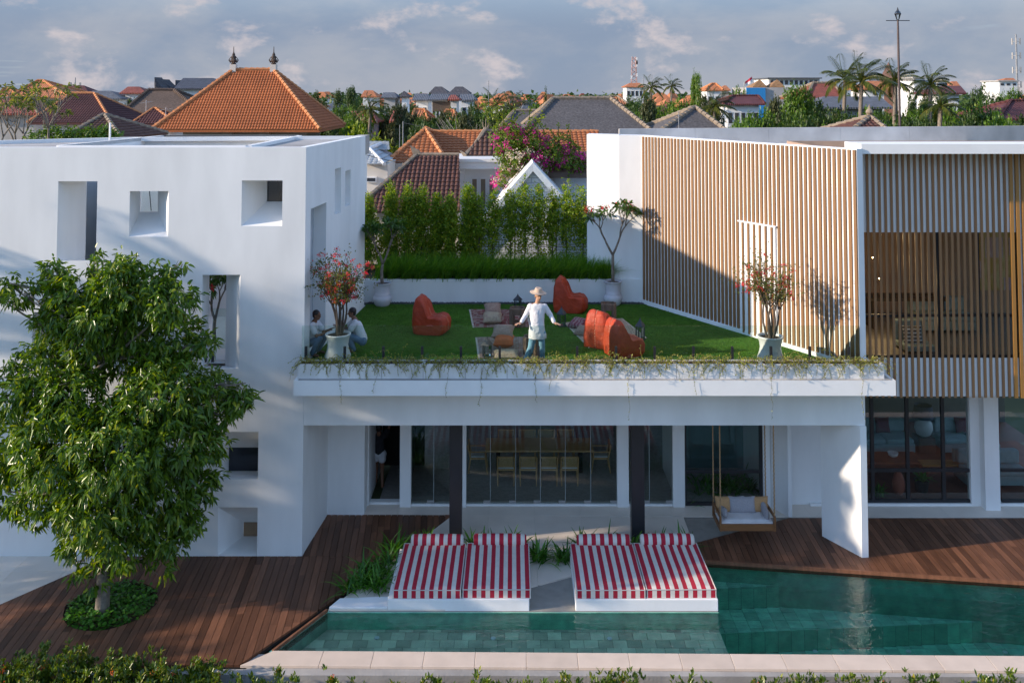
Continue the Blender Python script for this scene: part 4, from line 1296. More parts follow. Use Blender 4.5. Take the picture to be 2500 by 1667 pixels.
# ------------------------------------------------------------------ planter boxes with trailing vines
GRC = M_('stained_white_planter', (.70, .70, .69), .9, .14, 3, .3, 40, stretch=(1, 1, .4), rand=.04, var2=.1, scale2=1.2)
PY = YS + .10
pz0, pz1 = SL1 + .013, V(1400, 889, PY).z
edges = [726, 828, 931.5, 1033, 1136, 1238, 1341.6, 1445, 1548, 1651.6, 1757, 1862, 1969, 2074.5, 2159]
where = ['at the left end beside the cube house', 'in front of the bougainvillea pot', 'third along from the cube house', 'fourth along from the cube house', 'below the lone left bean bag', 'left of the man',
         'in front of the man', 'right of the man', 'in front of the paired bean bags', 'just right of the paired bean bags', 'left of the pale pot near the slats', 'in front of the pale pot near the slats', 'at the foot of the slat wall corner', 'at the right end of the row']
for i in range(14):
    a, b = V(edges[i], 907, PY).x + .004, V(edges[i + 1], 907, PY).x - .004
    root = empty('planter_box', ((a + b) / 2, PY + .18, pz0), 0, 'white planter box of trailing vines ' + where[i], 'planter', 'planter boxes along the terrace edge')
    m = MB(); w_ = .03; dp = .36
    m.box(a, b, PY, PY + w_, pz0, pz1); m.box(a, b, PY + dp - w_, PY + dp, pz0, pz1 + .0)
    m.box(a, a + w_, PY + w_, PY + dp - w_, pz0, pz1); m.box(b - w_, b, PY + w_, PY + dp - w_, pz0, pz1)
    m.build('box', GRC, root)
    MB().box(a + w_, b - w_, PY + w_, PY + dp - w_, pz0, pz1 - .035).build('soil', SOIL, root)
    st = MB(); LP, LD = [], []
    nst = random.randint(60, 84)
    for s_ in range(nst):
        x = random.uniform(a + .02, b - .02); y = PY + random.uniform(.04, .3); z = pz1 - .04
        p = Vector((x, y, z)); ln = random.choice([.18, .25, .3, .38, .5, .6])
        up = random.random() < .5
        d = Vector((random.uniform(-.9, .9), random.uniform(-.9, .1) if not up else random.uniform(-.3, .3), random.uniform(.6, 1.5) if up else random.uniform(.2, .7)))
        if i == 0 and s_ < 6: d.x -= .8
        pts = [p.copy()]; stp = .045
        for k in range(int(ln / stp)):
            d.z -= .17 if not up else .20; d.x += random.uniform(-.2, .2); d.normalize()
            p = p + d * stp
            if PY - .02 < p.y < PY + .02 and p.z < pz1: p.y = PY - .015
            if p.y > PY and p.z < pz1 + .005: p.z = pz1 + .01; d.y -= .4
            if p.y <= PY and p.z < pz1: p.y = min(p.y, PY - .012); d.y = abs(d.y) * .3 if p.y < PY - .05 else d.y * .2
            pts.append(p.copy()); LP.append(p); LD.append(d.copy())
            if random.random() < .6: LP.append(p); LD.append(d.copy())
        if len(pts) > 1: st.tube(pts, .0035, 3, False)
    if random.random() < .65 or i in (6, 7, 11, 13):    # one long hanging runner
        p = Vector((random.uniform(a, b), PY - .02, pz1)); pts = [p.copy()]
        ln = random.uniform(.5, .95) if i not in (7, 11, 13) else 1.2
        while pz1 - p.z < ln:
            y = YS - .03 if p.z < SL1 + .05 else PY - .02
            p = Vector((p.x + random.uniform(-.02, .02), y, p.z - .05)); pts.append(p.copy())
            if random.random() < .8: LP.append(p); LD.append(Vector((random.uniform(-1, 1), -.3, -.6)))
        st.tube(pts, .003, 3, False)
    vine = st.build('vine_stems', TWIG, root)
    LP = np.array([list(q) for q in LP]); LD = np.array([list(q) for q in LD])
    LD = LD * .4 + rdir(len(LP)) * .8
    v, f = leaf_arrays(LP, LD, rdir(len(LP)) + np.array([0, -.3, .8]), rng.uniform(.022, .045, len(LP)), rng.uniform(.014, .024, len(LP)), .1)
    link('vine_leaves', mesh_np('vine_leaves', v, [f]), LEAF_VINE, root)

# ------------------------------------------------------------------ glass balustrade
GY = YS + .56
zg = V(1400, 795, GY).z
bal = empty('glass_balustrade', (1.5, GY, ZF), 0, 'frameless clear glass balustrade on black clamps along the lawn', 'balustrade')
sp_me = None
gx = [747 + 94.6 * i for i in range(15)]
for i, px in enumerate(gx):
    x = V(px, 860, GY).x
    if sp_me is None:
        m = MB(); m.box(-.028, .028, -.03, -.008, 0, .54); m.box(-.028, .028, .008, .03, 0, .54); m.box(-.028, .028, -.0079, .0079, 0, .06); m.box(-.05, .05, -.05, .05, -.0, .012)
        sp_me = m.mesh('clamp'); sp_me.materials.append(BLACK)
    o = bpy.data.objects.new('clamp', sp_me); COL.objects.link(o); o.parent = bal; o.matrix_parent_inverse = wm(bal).inverted()
    o.location = (x, GY, ZF)
for i in range(7):
    a = V(gx[2 * i] - 46, 860, GY).x + .006; b = V(gx[2 * i] + 143, 860, GY).x - .006
    a = max(a, XL + .05); b = min(b, 8.25)
    MB().box(a, b, GY - .0055, GY + .0055, ZF + .061, zg).build('glass_pane', GLASS, bal)
a = V(gx[14] - 46, 860, GY).x + .006
MB().box(a, 8.20, GY - .0055, GY + .0055, ZF + .061, zg).build('glass_pane', GLASS, bal)

# ------------------------------------------------------------------ pots
POTW = M_('white_glazed_pot', (.66, .66, .65), .35, .05, 3, .1, 20)
POTL = M_('lilac_white_pot', (.60, .58, .62), .6, .05, 3, .1, 20)
def pot(c, h, r, kind, label):
    if kind == 'urn':
        pr = [(.66, 0), (.80, .06), (.97, .22), (1.0, .30), (.96, .40), (.80, .48), (.83, .50), (.80, .52), (.78, .60), (.82, .85), (.92, .95), (1.0, .98), (1.0, 1.0), (.90, 1.0), (.82, .93), (.0, .92)]
        mt = POTL
    else:
        pr = [(.90, 0), (1.0, .08), (1.02, .20), (.86, .42), (.80, .58), (.84, .75), (.95, .93), (1.0, .965), (1.0, 1.0), (.90, 1.0), (.85, .93), (.0, .92)]
        mt = POTW
    root = empty('flower_pot', c, 0, label, 'pot')
    MB().lathe([(a * r + .0001, b * h) for a, b in pr[:-1]], c, 32, False).build('vessel', mt, root, smooth=True)
    MB().lathe([(.0001, h * .92), (r * .84, h * .92)], c, 24, False).build('soil', SOIL, root)
    return root
pA, pB = G(935.5, 742, ZF), G(1493, 737, ZF)
pC, pD = G(825, 880, ZF), G(1881, 878, ZF)
pA = Vector((pA.x, YBACK - .42, ZF)); pB = Vector((pB.x, YBACK - .36, ZF))
pC = Vector((V(825, 850, 22.25).x, 22.25, ZF)); pD = Vector((V(1881, 850, 22.05).x, 22.05, ZF))
pot(pA, .70, .29, 'urn', 'white urn pot with a dark-leaved frangipani, beside the cube house wall')
pot(pB, .74, .29, 'urn', 'white urn pot with a pink-flowered frangipani, near the slat wall')
pot(pC, .66, .31, 'waist', 'white waisted pot holding the coral bougainvillea beside the squatting people')
pot(pD, .66, .31, 'waist', 'pale waisted pot holding the thin bougainvillea before the slat wall')

# bougainvillea trees in pots
def bougain(c, h, rad, label, nstem=7, nleaf=2600, nflow=330, sparse=False, seed=3, lop=(0, 0)):
    random.seed(seed)
    root = empty('bougainvillea', c, 0, label, 'bougainvillea')
    tr = MB(); tips = []
    c = Vector(c)
    for i in range(nstem):
        a = 2 * math.pi * i / nstem + random.uniform(-.3, .3)
        r0 = .05
        p = c + Vector((math.cos(a) * r0, math.sin(a) * r0, -.05))
        q = c + Vector((math.cos(a) * rad * random.uniform(.15, .35), math.sin(a) * rad * .25, h * random.uniform(.30, .42)))
        limb(tr, p, q, .035 if not sparse else .028, .02, .08, 6)
        for j in range(4 if not sparse else 4):
            aa = a + random.uniform(-.9, .9)
            t_ = c + Vector((math.cos(aa) * rad * random.uniform(.35, .95) + lop[0], math.sin(aa) * rad * random.uniform(.3, .9) + lop[1], h * random.uniform(.55, 1.0)))
            limb(tr, q, t_, .015, .005, .12, 5)
            tips += [(q.lerp(t_, k / 6) + Vector([random.gauss(0, .06) for _ in range(3)]), (t_ - q).normalized()) for k in range(2, 8)]
            for k in range(3):
                s_ = q.lerp(t_, random.uniform(.3, .9)); e_ = s_ + Vector((random.gauss(0, .25), random.gauss(0, .25), random.uniform(-.05, .3)))
                limb(tr, s_, e_, .006, .002, .1, 3, 3)
                tips += [(s_.lerp(e_, kk / 4), (e_ - s_).normalized()) for kk in range(1, 6)]
    tr.build('stems', BARKD, root)
    P = np.array([list(p) for p, d in tips]); D = np.array([list(d) for p, d in tips])
    ii = rng.choice(len(P), nleaf); PP = P[ii] + rng.normal(size=(nleaf, 3)) * .045
    v, f = leaf_arrays(PP, D[ii] * .3 + rdir(nleaf), rdir(nleaf) + np.array([0, 0, .7]), rng.uniform(.035, .065, nleaf), rng.uniform(.022, .04, nleaf), .1)
    link('leaves', mesh_np('leaves', v, [f]), LEAF_BOUG, root)
    # flowers in clusters of three bracts
    nc = nflow // 6
    jj = rng.choice(len(P), nc); CC = P[jj] + rng.normal(size=(nc, 3)) * .05
    FP = np.repeat(CC, 18, 0) + rng.normal(size=(nc * 18, 3)) * .03
    v, f = leaf_arrays(FP, rdir(nc * 18), rdir(nc * 18), rng.uniform(.028, .045, nc * 18), rng.uniform(.024, .036, nc * 18), .1)
    link('flowers', mesh_np('flowers', v, [f]), PETAL_RED, root)['kind'] = 'stuff'
    return root
bougain((pC.x, pC.y, ZF + .60), 1.92, .66, 'bushy bougainvillea full of coral flowers in the pot by the squatting people', 8, 3000, 560, False, 5)
bougain((pD.x, pD.y, ZF + .60), 2.05, .62, 'thin bougainvillea with few pink flowers standing before the slat wall', 7, 2100, 240, True, 8)

def frangipani(c, h, label, seed, leafmat_, nleaf=8, flowers=True, spread=.55, lean=(0, 0), deep=4):
    random.seed(seed)
    root = empty('frangipani', c, 0, label, 'frangipani')
    tr = MB(); tips = []
    def grow(p, d, ln, r, k):
        q = p + d * ln
        limb(tr, p, q, r, r * .75, .06, 7, 3)
        if k == 0:
            tips.append((q, d)); return
        nb = 2 if random.random() < .65 else 3
        a0 = random.uniform(0, 6.28)
        for i in range(nb):
            a = a0 + 2 * math.pi * i / nb
            nd = (d + Vector((math.cos(a), math.sin(a), 0)) * spread * random.uniform(.8, 1.2) + Vector((lean[0], lean[1], .15))).normalized()
            grow(q, nd, ln * random.uniform(.62, .82), r * .68, k - 1)
    grow(Vector(c), Vector((lean[0] * .5, 0, 1)).normalized(), h * (.36 if deep == 4 else .30), .055, deep)
    tr.build('trunk', BARK, root, smooth=True)
    P = np.array([list(p) for p, d in tips]); D = np.array([list(d) for p, d in tips])
    v, f = whorls(P, D, nleaf, .20, .06, .9, .15, .02, True, .3)
    link('leaves', mesh_np('leaves', v, [f]), leafmat_, root)
    if flowers:
        jj = rng.choice(len(P), max(4, len(P) // 3))
        FP = np.repeat(P[jj] + D[jj] * .06, 16, 0) + rng.normal(size=(len(jj) * 16, 3)) * .03
        v, f = leaf_arrays(FP, rdir(len(FP)), rdir(len(FP)), .05, .035, .1)
        link('flowers', mesh_np('flowers', v, [f]), PETAL_RED, root)['kind'] = 'stuff'
    return root
frangipani((pA.x, pA.y, ZF + .62), 2.1, 'dark leafy frangipani in the urn beside the cube house wall', 4, LEAF_FRANG, 7, False, .50, (0, 0), 5)
frangipani((pB.x, pB.y, ZF + .64), 2.95, 'bare-limbed frangipani with pink flowers in the urn near the slat wall', 12, LEAF_FRANG, 6, True, .50, (0, 0), 5)
frangipani((-8.0, YB + 2.6, ZF - .2), 1.7, 'frangipani with pink flowers inside the courtyard of the cube house', 21, LEAF_FRANG, 9, True, .5)

# ------------------------------------------------------------------ bean bags
BEAN = M_('orange_canvas', (.38, .036, .006), .62, .14, 6, 1.0, 11, var2=.10, scale2=2)
STITCH = M_('cream_stitching', (.62, .40, .28), .9)
def bean_mesh(seed, back=.98, ln=.95, w=.78):
    prof = [(.02, .0), (.45, -.0), (.85, .0), (ln, .08), (ln + .02, .28), (ln - .06, .44), (.72, .485), (.55, .44), (.46, .47), (.40, .62), (.30, .86), (.21, back), (.12, back + .02), (.05, back - .06), (-.01, .70), (-.02, .35), (-.01, .10)]
    cx, cz_ = .42, .38
    secs = [(-.50, .72), (-.47, .88), (-.36, .975), (-.18, 1.015), (-.02, 1.0), (0, .985), (.02, 1.0), (.18, 1.015), (.36, .975), (.47, .88), (.50, .72)]
    m = MB(); P = []
    for u, s_ in secs:
        for x, z in prof:
            px, pz = cx + (x - cx) * s_, (cz_ + (z - cz_) * s_) if z > .05 else max(0, z)
            nn = noise.noise((px * 3 + seed, u * 3, pz * 3)) * .020 + noise.noise((px * 6 + seed, u * 16, pz * 3)) * .024
            P.append((px + nn, u * w * (1 - .42 * max(0, pz - .45)), max(0, pz + nn * .8) if pz > .02 else 0))
    n = len(prof); fs = []
    for i in range(len(secs) - 1):
        for k in range(n):
            a = i * n + k; b = i * n + (k + 1) % n
            fs.append([a, a + n, b + n, b])
    fs.append(list(range(n))); fs.append([(len(secs) - 1) * n + k for k in range(n)][::-1])
    m.add(P, fs)
    seam = [Vector((cx + (x - cx) * .992, 0, max(.0, cz_ + (z - cz_) * .992))) for x, z in prof]
    return m, seam
def bean(px, py, rz, label, seed, s_=1.0, grp='orange bean bag chairs', back=.98, y=None):
    p = G(px, py, ZF)
    root = empty('bean_bag', p, rz, label, 'bean bag', grp)
    root.scale = (s_, s_, s_)
    m, seam = bean_mesh(seed, back)
    o = m.build('bag', BEAN, root, True, smooth=True, sub=2)
    cr_ = o.data.attributes.new('crease_edge', 'FLOAT', 'EDGE')
    cr_.data.foreach_set('value', [.5] * len(o.data.edges))
    tx = bpy.data.textures.new('wrinkle', 'CLOUDS'); tx.noise_scale = .16; tx.noise_depth = 2
    dm_ = o.modifiers.new('wrinkle', 'DISPLACE'); dm_.texture = tx; dm_.strength = .04; dm_.mid_level = .5
    q = MB()
    for k in range(len(seam)):
        a, b = seam[k], seam[(k + 1) % len(seam)]
        if a.z < .06 and b.z < .06: continue
        for j in range(4):
            q.tube([a.lerp(b, j / 4) + Vector((0, 0, .004)), a.lerp(b, j / 4 + .15) + Vector((0, 0, .004))], .006, 4)
    q.build('stitching', STITCH, root, True)
    return root
bean(1015, 808, -.22, 'orange bean bag standing alone on the left of the lawn', 1, .98)
bean(1356, 756, -.25, 'orange bean bag standing by the back planter wall', 7, 1.0)
bean(1453, 852, 1.0, 'bright orange bean bag seen from behind, left one of the pair', 13, .95)
bean(1488, 870, .45, 'bright orange bean bag turned sideways, right one of the pair', 19, .92)

# ------------------------------------------------------------------ rugs, cushions, stools, lanterns
RUG1 = rugmat('red_kilim', (.20, .035, .035), (.38, .28, .22), (.13, .03, .03), 9)
RUG2 = rugmat('faded_kilim', (.24, .16, .12), (.34, .29, .24), (.16, .06, .05), 11)
RUG3 = rugmat('beige_kilim', (.42, .34, .26), (.22, .14, .10), (.30, .20, .14), 12)
FRINGE = M_('cream_fringe', (.50, .44, .36), .95)
def rug(pts, mat, label):
    P = [G(a, b, ZF).xy for a, b in pts]
    c = sum(P, Vector((0, 0))) / len(P)
    root = empty('rug', (c.x, c.y, ZF), 0, label, 'rug')
    MB().prism(ccw([tuple(p) for p in P]), ZF + .001, ZF + .014).build('pile', mat, root)
    for a, b in ((0, 3), (1, 2)):
        e = MB()
        A_, B_ = P[a], P[b]; o_ = (A_ - P[1 if a == 0 else 0]).normalized() * .05
        e.prism(ccw([tuple(A_ + o_ * .02), tuple(B_ + o_ * .02), tuple(B_ + o_), tuple(A_ + o_)]), ZF + .001, ZF + .009)
        e.build('fringe', FRINGE, root)
rug(((1158, 800), (1292, 799), (1282, 756), (1149, 756)), RUG1, 'red patterned kilim rug behind the man')
rug(((1172, 876), (1318, 876), (1306, 823), (1165, 824)), RUG2, 'faded brown kilim rug left of the man near the glass')
rug(((1441, 849), (1576, 826), (1516, 778), (1381, 788)), RUG3, 'beige kilim rug under the paired orange bean bags')
C1 = rugmat('cushion_cream_weave', (.42, .34, .22), (.26, .16, .12), (.34, .26, .18), 22)
C2 = rugmat('cushion_brown_weave', (.30, .20, .15), (.40, .30, .22), (.22, .10, .08), 26)
C3 = M_('cushion_orange', (.46, .11, .03), .9, .15, 12)
C4 = rugmat('cushion_maroon', (.16, .025, .04), (.10, .02, .03), (.45, .38, .34), 8)
def cushion(px, py, z, w, h, t, mat, rot, label):
    p = G(px, py, ZF)
    o = pillow(w, h, t * 1.35, px).build('floor_cushion', mat, None, smooth=True)
    put(o, (p.x, p.y, ZF + z), rot)
    return tag(o, label, 'cushion')
cushion(1203, 772, .20, .50, .50, .18, C2, (-1.12, 0, .1), 'brown woven cushion leaning at the back on the red rug')
cushion(1202, 789, .15, .54, .52, .18, C1, (-1.36, 0, 0), 'cream woven cushion lying in front on the red rug')
cushion(1228, 845, .37, .56, .54, .18, C2, (-1.30, 0, -.1), 'brown woven cushion lying on top of the orange one')
cushion(1230, 852, .22, .52, .52, .18, C3, (-1.38, 0, -.05), 'orange cushion on the faded rug near the glass')
cushion(1236, 872, .075, .62, .5, .13, C1, (-1.5, 0, .05), 'flat pale cushion under the stack on the faded rug')
cushion(1412, 800, .12, .5, .45, .15, C4, (-1.2, 0, -.6), 'maroon cushion with white marks on the beige rug')
cushion(1424, 817, .10, .42, .42, .15, C2, (-1.3, 0, -.5), 'dark woven cushion half hidden behind the bean bags')
OLDW = M_('weathered_wood', (.15, .095, .065), .85, .3, 8, .4, 30, stretch=(1, 1, .4))
def stool(px, py, h, r, label):
    p = G(px, py, ZF + .014)
    root = empty('wooden_stool', p, .5, label, 'stool')
    MB().lathe([(r, 0), (r, .16), (r * .9, .175), (r * .86, .16), (r * .86, .12), (.001, .12)], (0, 0, h - .17), 28, False).build('round_tray', OLDW, root, True, smooth=False)
    for k in range(4):
        a = k * math.pi / 2 + .2
        MB().obox((math.cos(a) * r * .99, math.sin(a) * r * .99, h * .5), (.07, .12, h), a).build('leg', OLDW, root, True)
    MB().lathe([(r * .75, 0), (r * .75, .02)], (0, 0, h * .22), 4).build('brace', OLDW, root, True)
    return root
stool(1263, 795, .50, .215, 'round dark wooden stool on the red rug behind the man')
stool(1486, 783, .50, .215, 'round wooden stool at the far end of the beige rug')
stool(1297, 862, .42, .19, 'small round wooden stool behind the legs of the man')
LANT = M_('dark_lantern_metal', (.035, .038, .045), .5, .1)
LGL = glassmat('lantern_glass', (.85, .9, .9), 1.0)
def lantern(px, py, h, label):
    p = G(px, py, ZF + .0)
    root = empty('lantern', p, .3, label, 'lantern', 'metal lanterns on the lawn')
    w = .13
    MB().box(-w * .8, w * .8, -w * .8, w * .8, 0.014, .05).build('base', LANT, root, True)
    for sx in (-1, 1):
        for sy in (-1, 1):
            MB().box(sx * w * .62 - .012, sx * w * .62 + .012, sy * w * .62 - .012, sy * w * .62 + .012, .05, h * .62).build('bar', LANT, root, True)
    MB().box(-w * .55, w * .55, -w * .55, w * .55, .051, h * .61).build('glass', LGL, root, True)
    MB().lathe([(w * 1.18, h * .62), (w * 1.10, h * .66), (w * .75, h * .76), (w * .38, h * .84), (w * .3, h * .88), (w * .16, h * .92), (.01, h)], (0, 0, 0), 4).build('roof', LANT, root, True)
    return root
lantern(1264, 757, .48, 'dark metal lantern at the back edge of the red rug')
lantern(1371, 797, .56, 'dark metal lantern beside the hand of the man')
lantern(1563, 830, .58, 'dark metal lantern on the right corner of the beige rug')
lantern(1189, 872, .50, 'dark metal lantern on the faded rug near the glass')
lantern(1394, 752, .40, 'small dark lantern behind the back bean bag')

# ------------------------------------------------------------------ people
SKIN = M_('warm_skin', (.44, .24, .15), .6, .06, 6)
SKIND = M_('brown_skin', (.20, .09, .05), .6, .06, 6)
SHIRT = M_('white_linen', (.66, .65, .67), .9, .06, 10, .5, 30)
TEE = M_('white_cotton', (.62, .62, .64), .9, .06, 10, .4, 20)
JEAN = M_('light_denim', (.17, .33, .44), .9, .18, 7, .3, 40)
JEAND = M_('blue_denim', (.10, .17, .26), .9, .2, 7, .3, 40)
FELT = M_('cream_felt', (.50, .37, .28), .9, .06, 8)
HAIR = M_('dark_hair', (.018, .012, .010), .5, .2, 20)
EYE = M_('eye_dark', (.02, .015, .012), .2)
def hand(m, wr, d, up, s_=1.0, side=1, curl=.1):
    d = Vector(d).normalized(); up = (Vector(up) - d * Vector(up).dot(d)).normalized(); w = d.cross(up).normalized() * side
    m.caps(wr, wr + d * .03, .026 * s_, .028 * s_)
    c = wr + d * .065 * s_
    Mx = Matrix((d, w, up)).transposed()
    m.ell(c, (.052 * s_, .042 * s_, .017 * s_), 12, 8, Mx)
    for k, (off, ln) in enumerate(((-.030, .072), (-.010, .082), (.010, .077), (.029, .060))):
        b = c + d * .038 * s_ + w * off * s_
        k1 = b + (d + w * off * 5).normalized() * ln * .52 * s_ - up * curl * .01
        k2 = k1 + (d + w * off * 5 - up * curl * 2).normalized() * ln * .48 * s_
        m.tube([b, k1, k2], [.0095 * s_, .009 * s_, .0075 * s_], 8); m.ell(k2, .0075 * s_, 8, 6)
    tb = c - d * .02 * s_ - w * .034 * s_
    t1 = tb + (d * .5 - w * .8 - up * .1).normalized() * .038 * s_; t2 = t1 + (d * .9 - w * .4 - up * .1).normalized() * .032 * s_
    m.tube([tb, t1, t2], [.012 * s_, .0105 * s_, .008 * s_], 8); m.ell(t2, .008 * s_, 8, 6)
def head(m, c, fwd, s_=1.0):
    fwd = Vector(fwd).normalized(); up = Vector((0, 0, 1)); up = (up - fwd * up.dot(fwd)).normalized(); rt = fwd.cross(up)
    Mx = Matrix((rt, fwd, up)).transposed()
    P = lambda r, f, u: c + (rt * r + fwd * f + up * u) * s_
    m.ell(P(0, -.012, .03), (.076 * s_, .095 * s_, .092 * s_), 16, 12, Mx)
    m.ell(P(0, .022, -.045), (.058 * s_, .066 * s_, .072 * s_), 14, 10, Mx)
    m.ell(P(0, .062, -.088), (.024 * s_, .022 * s_, .020 * s_), 10, 8, Mx)
    m.tube([P(0, .080, .022), P(0, .104, -.022), P(0, .088, -.03)], [.009 * s_, .016 * s_, .010 * s_], 8)
    m.ell(P(0, .084, -.058), (.024 * s_, .010 * s_, .008 * s_), 10, 6, Mx)
    for q in (-1, 1):
        m.ell(P(q * .078, -.008, -.012), (.010 * s_, .022 * s_, .032 * s_), 8, 8, Mx)
        m.ell(P(q * .032, .078, .030), (.024 * s_, .012 * s_, .008 * s_), 8, 6, Mx)
    return P, Mx
def person(name, label, J, skin, top, legs, hatmat=None, short=True, loose=.0, facing=(0, -1, 0), look=None, sc=1.0, barefoot=False):
    root_loc = ((J['anL'] + J['anR']) / 2)
    root = empty(name, (root_loc.x, root_loc.y, min(J['anL'].z, J['anR'].z) - .08), 0, label, 'person')
    b = MB()
    look = look or facing
    hc = J['head']
    P, Mx = head(b, hc, look, sc)
    b.caps(J['neck'], hc - Vector((0, 0, .05)), .058 * sc, .052 * sc)
    b.caps(J['neck'] - Vector((0, 0, .02)), J['chest'], .075, .13)
    b.caps(J['chest'], J['pelvis'], .13, .13)
    for s_ in 'LR':
        b.caps(J['neck'] - Vector((0, 0, .05)), J['sh' + s_], .06, .058)
        b.caps(J['sh' + s_], J['el' + s_], .052, .040); b.caps(J['el' + s_], J['wr' + s_], .040, .026)
        hd = J['ha' + s_] - J['wr' + s_]
        hand(b, J['wr' + s_], hd, J.get('up' + s_, Vector((0, 0, 1))), 1.0, 1 if s_ == 'L' else -1, .25)
        b.caps(J['hip' + s_], J['kn' + s_], .082, .056); b.caps(J['kn' + s_], J['an' + s_], .055, .036)
        toe = J['toe' + s_]
        b.caps(J['an' + s_] - Vector((0, 0, .03)), toe, .042, .032)
    body = remesh(b.build('body', skin, root), .0075, 3)
    # eyes
    e = MB()
    for q in (-1, 1): e.ell(P(q * .031, .084, .014), .0085 * sc, 8, 6)
    e.build('eyes', EYE, body)
    # top
    m = MB(); g = .022 + loose
    ch, pe = J['chest'], J['pelvis']
    m.caps(J['neck'] - Vector((0, 0, .075)), ch, .085 + g * .4, .118 + g)
    m.caps(ch, pe, .118 + g, .118 + g)
    for s_ in 'LR':
        m.caps(J['neck'] - Vector((0, 0, .06)), J['sh' + s_], .06 + g * .5, .062 + g * .6)
        if short:
            mid = J['sh' + s_].lerp(J['el' + s_], .62)
            m.caps(J['sh' + s_], mid, .060 + g * .7, .058 + g)
        else:
            m.caps(J['sh' + s_], J['el' + s_], .060 + g * .7, .052 + g * .7)
            m.caps(J['el' + s_], J['wr' + s_].lerp(J['el' + s_], .12), .052 + g * .6, .043 + g * .35)
        m.caps(ch.lerp(J['sh' + s_], .25), pe.lerp(J['hip' + s_], .5), .095 + g, .095 + g)
        if loose > .01:
            hem = J['hip' + s_].lerp(J['kn' + s_], .20)
            m.caps(pe.lerp(J['hip' + s_], .6), hem, .098 + g, .098 + g)
            m.caps(J['hip' + s_].lerp(J['hipL' if s_ == 'R' else 'hipR'], .5), (J['hipL'] + J['hipR']) / 2 - Vector((0, 0, .08)), .10 + g, .10 + g)
    if loose > .01:
        m = MB(); n_ = J['neck']; hm = (J['hipL'] + J['hipR']) / 2
        rings = [(n_ + Vector((0, 0, .0)), .066, .066), (n_ - Vector((0, 0, .012)), .125, .092), (n_ - Vector((0, 0, .032)), .215, .112), (n_ - Vector((0, 0, .09)), .250, .130), (ch, .200, .150), (ch.lerp(pe, .5), .190, .150), (pe, .215, .158), (hm - Vector((0, 0, .04)), .235, .165), (hm - Vector((0, 0, .13)), .240, .168)]
        o0 = len(m.v); nn_ = 28
        for c_, rx_, ry_ in rings:
            for k_ in range(nn_):
                a_ = 2 * math.pi * k_ / nn_; w_ = 1 + .035 * math.sin(a_ * 7 + c_.z * 9)
                m.v.append((c_.x + rx_ * .9 * w_ * math.cos(a_), c_.y + ry_ * .95 * w_ * math.sin(a_), c_.z))
        for i_ in range(len(rings) - 1):
            for k_ in range(nn_):
                a_ = i_ * nn_ + k_; b_ = i_ * nn_ + (k_ + 1) % nn_
                m.f.append([b_, a_, a_ + nn_, b_ + nn_]); m.mi.append(0)
        m.f.append(list(range(nn_))); m.mi.append(0); m.f.append([(len(rings) - 1) * nn_ + k_ for k_ in range(nn_)][::-1]); m.mi.append(0)
        for s_ in 'LR':
            sh_ = J['sh' + s_] - Vector((0, 0, .015))
            m.caps(sh_.lerp(ch, .12), sh_, .088, .080); m.caps(sh_, J['el' + s_], .080, .060); m.caps(J['el' + s_], J['wr' + s_].lerp(J['el' + s_], .14), .056, .047)
    to = remesh(m.build('shirt' if not short else 't_shirt', top, root), .012, 5)
    if loose > .01:
        tx = bpy.data.textures.new('cloth_fold', 'CLOUDS'); tx.noise_scale = .07; tx.noise_depth = 2
        dm_ = to.modifiers.new('fold', 'DISPLACE'); dm_.texture = tx; dm_.strength = .016; dm_.mid_level = .4
    # trousers
    if legs:
        m = MB()
        m.caps(J['hipL'], J['hipR'], .118, .118)
        m.caps((J['hipL'] + J['hipR']) / 2, J['pelvis'] + Vector((0, 0, .02)), .115, .12)
        for s_ in 'LR':
            m.caps(J['hip' + s_], J['kn' + s_], .100, .078); m.caps(J['kn' + s_], J['an' + s_].lerp(J['kn' + s_], .02), .080, .082 if hatmat else .07)
        remesh(m.build('trousers', legs, root), .012, 4)
    if hatmat:
        h = MB(); hp = P(0, -.005, .075)
        h.lathe([(.085, 0.0), (.195, -.004), (.205, .010), (.19, .016), (.098, .014), (.094, .05), (.088, .105), (.070, .125), (.03, .112), (.001, .108)], (0, 0, 0), 28, False)
        ho = h.build('hat', hatmat, root, smooth=True)
        ho.location = wm(root).inverted() @ hp; ho.rotation_euler = (.10, .08, .3)
        ho.matrix_parent_inverse = Matrix.Identity(4)
    else:
        h = MB(); h.ell(P(0, -.026, .045), (.086, .098, .088), 16, 12, Mx)
        h.ell(P(0, -.05, -.005), (.080, .065, .08), 14, 10, Mx)
        ho = remesh(h.build('hair', HAIR, root), .01, 3)
    return root
MY = 22.05
def mp_(px, py, dy=0.0): return V(px, py, MY + dy)
ground_off = Vector((0, 0, 0))
J = dict(head=mp_(1314, 722.5), neck=mp_(1312, 740), chest=mp_(1311, 768), pelvis=mp_(1311, 806),
         shL=mp_(1295, 747), elL=mp_(1284, 768, .02), wrL=mp_(1272, 788, -.10), haL=mp_(1256, 793, -.2),
         shR=mp_(1329, 747), elR=mp_(1343, 768, .02), wrR=mp_(1354, 788, -.10), haR=mp_(1371, 793, -.2),
         hipL=mp_(1303, 812), hipR=mp_(1321, 812), knL=mp_(1296, 850, -.02), knR=mp_(1323, 850, -.02),
         anL=mp_(1285, 886), anR=mp_(1322, 886), toeL=Vector((0, 0, 0)), toeR=Vector((0, 0, 0)))
for s_ in 'LR':
    J['an' + s_].z = ZF + .085
    J['toe' + s_] = J['an' + s_] + Vector((-.05 if s_ == 'L' else .05, -.15, -.05)); J['toe' + s_].z = ZF + .033
person('person', 'standing person in cream hat, loose white shirt and light jeans with arms held out', J, SKIN, SHIRT, JEAN, FELT, False, .022, (0, -1, 0), (.45, -1, -.05))
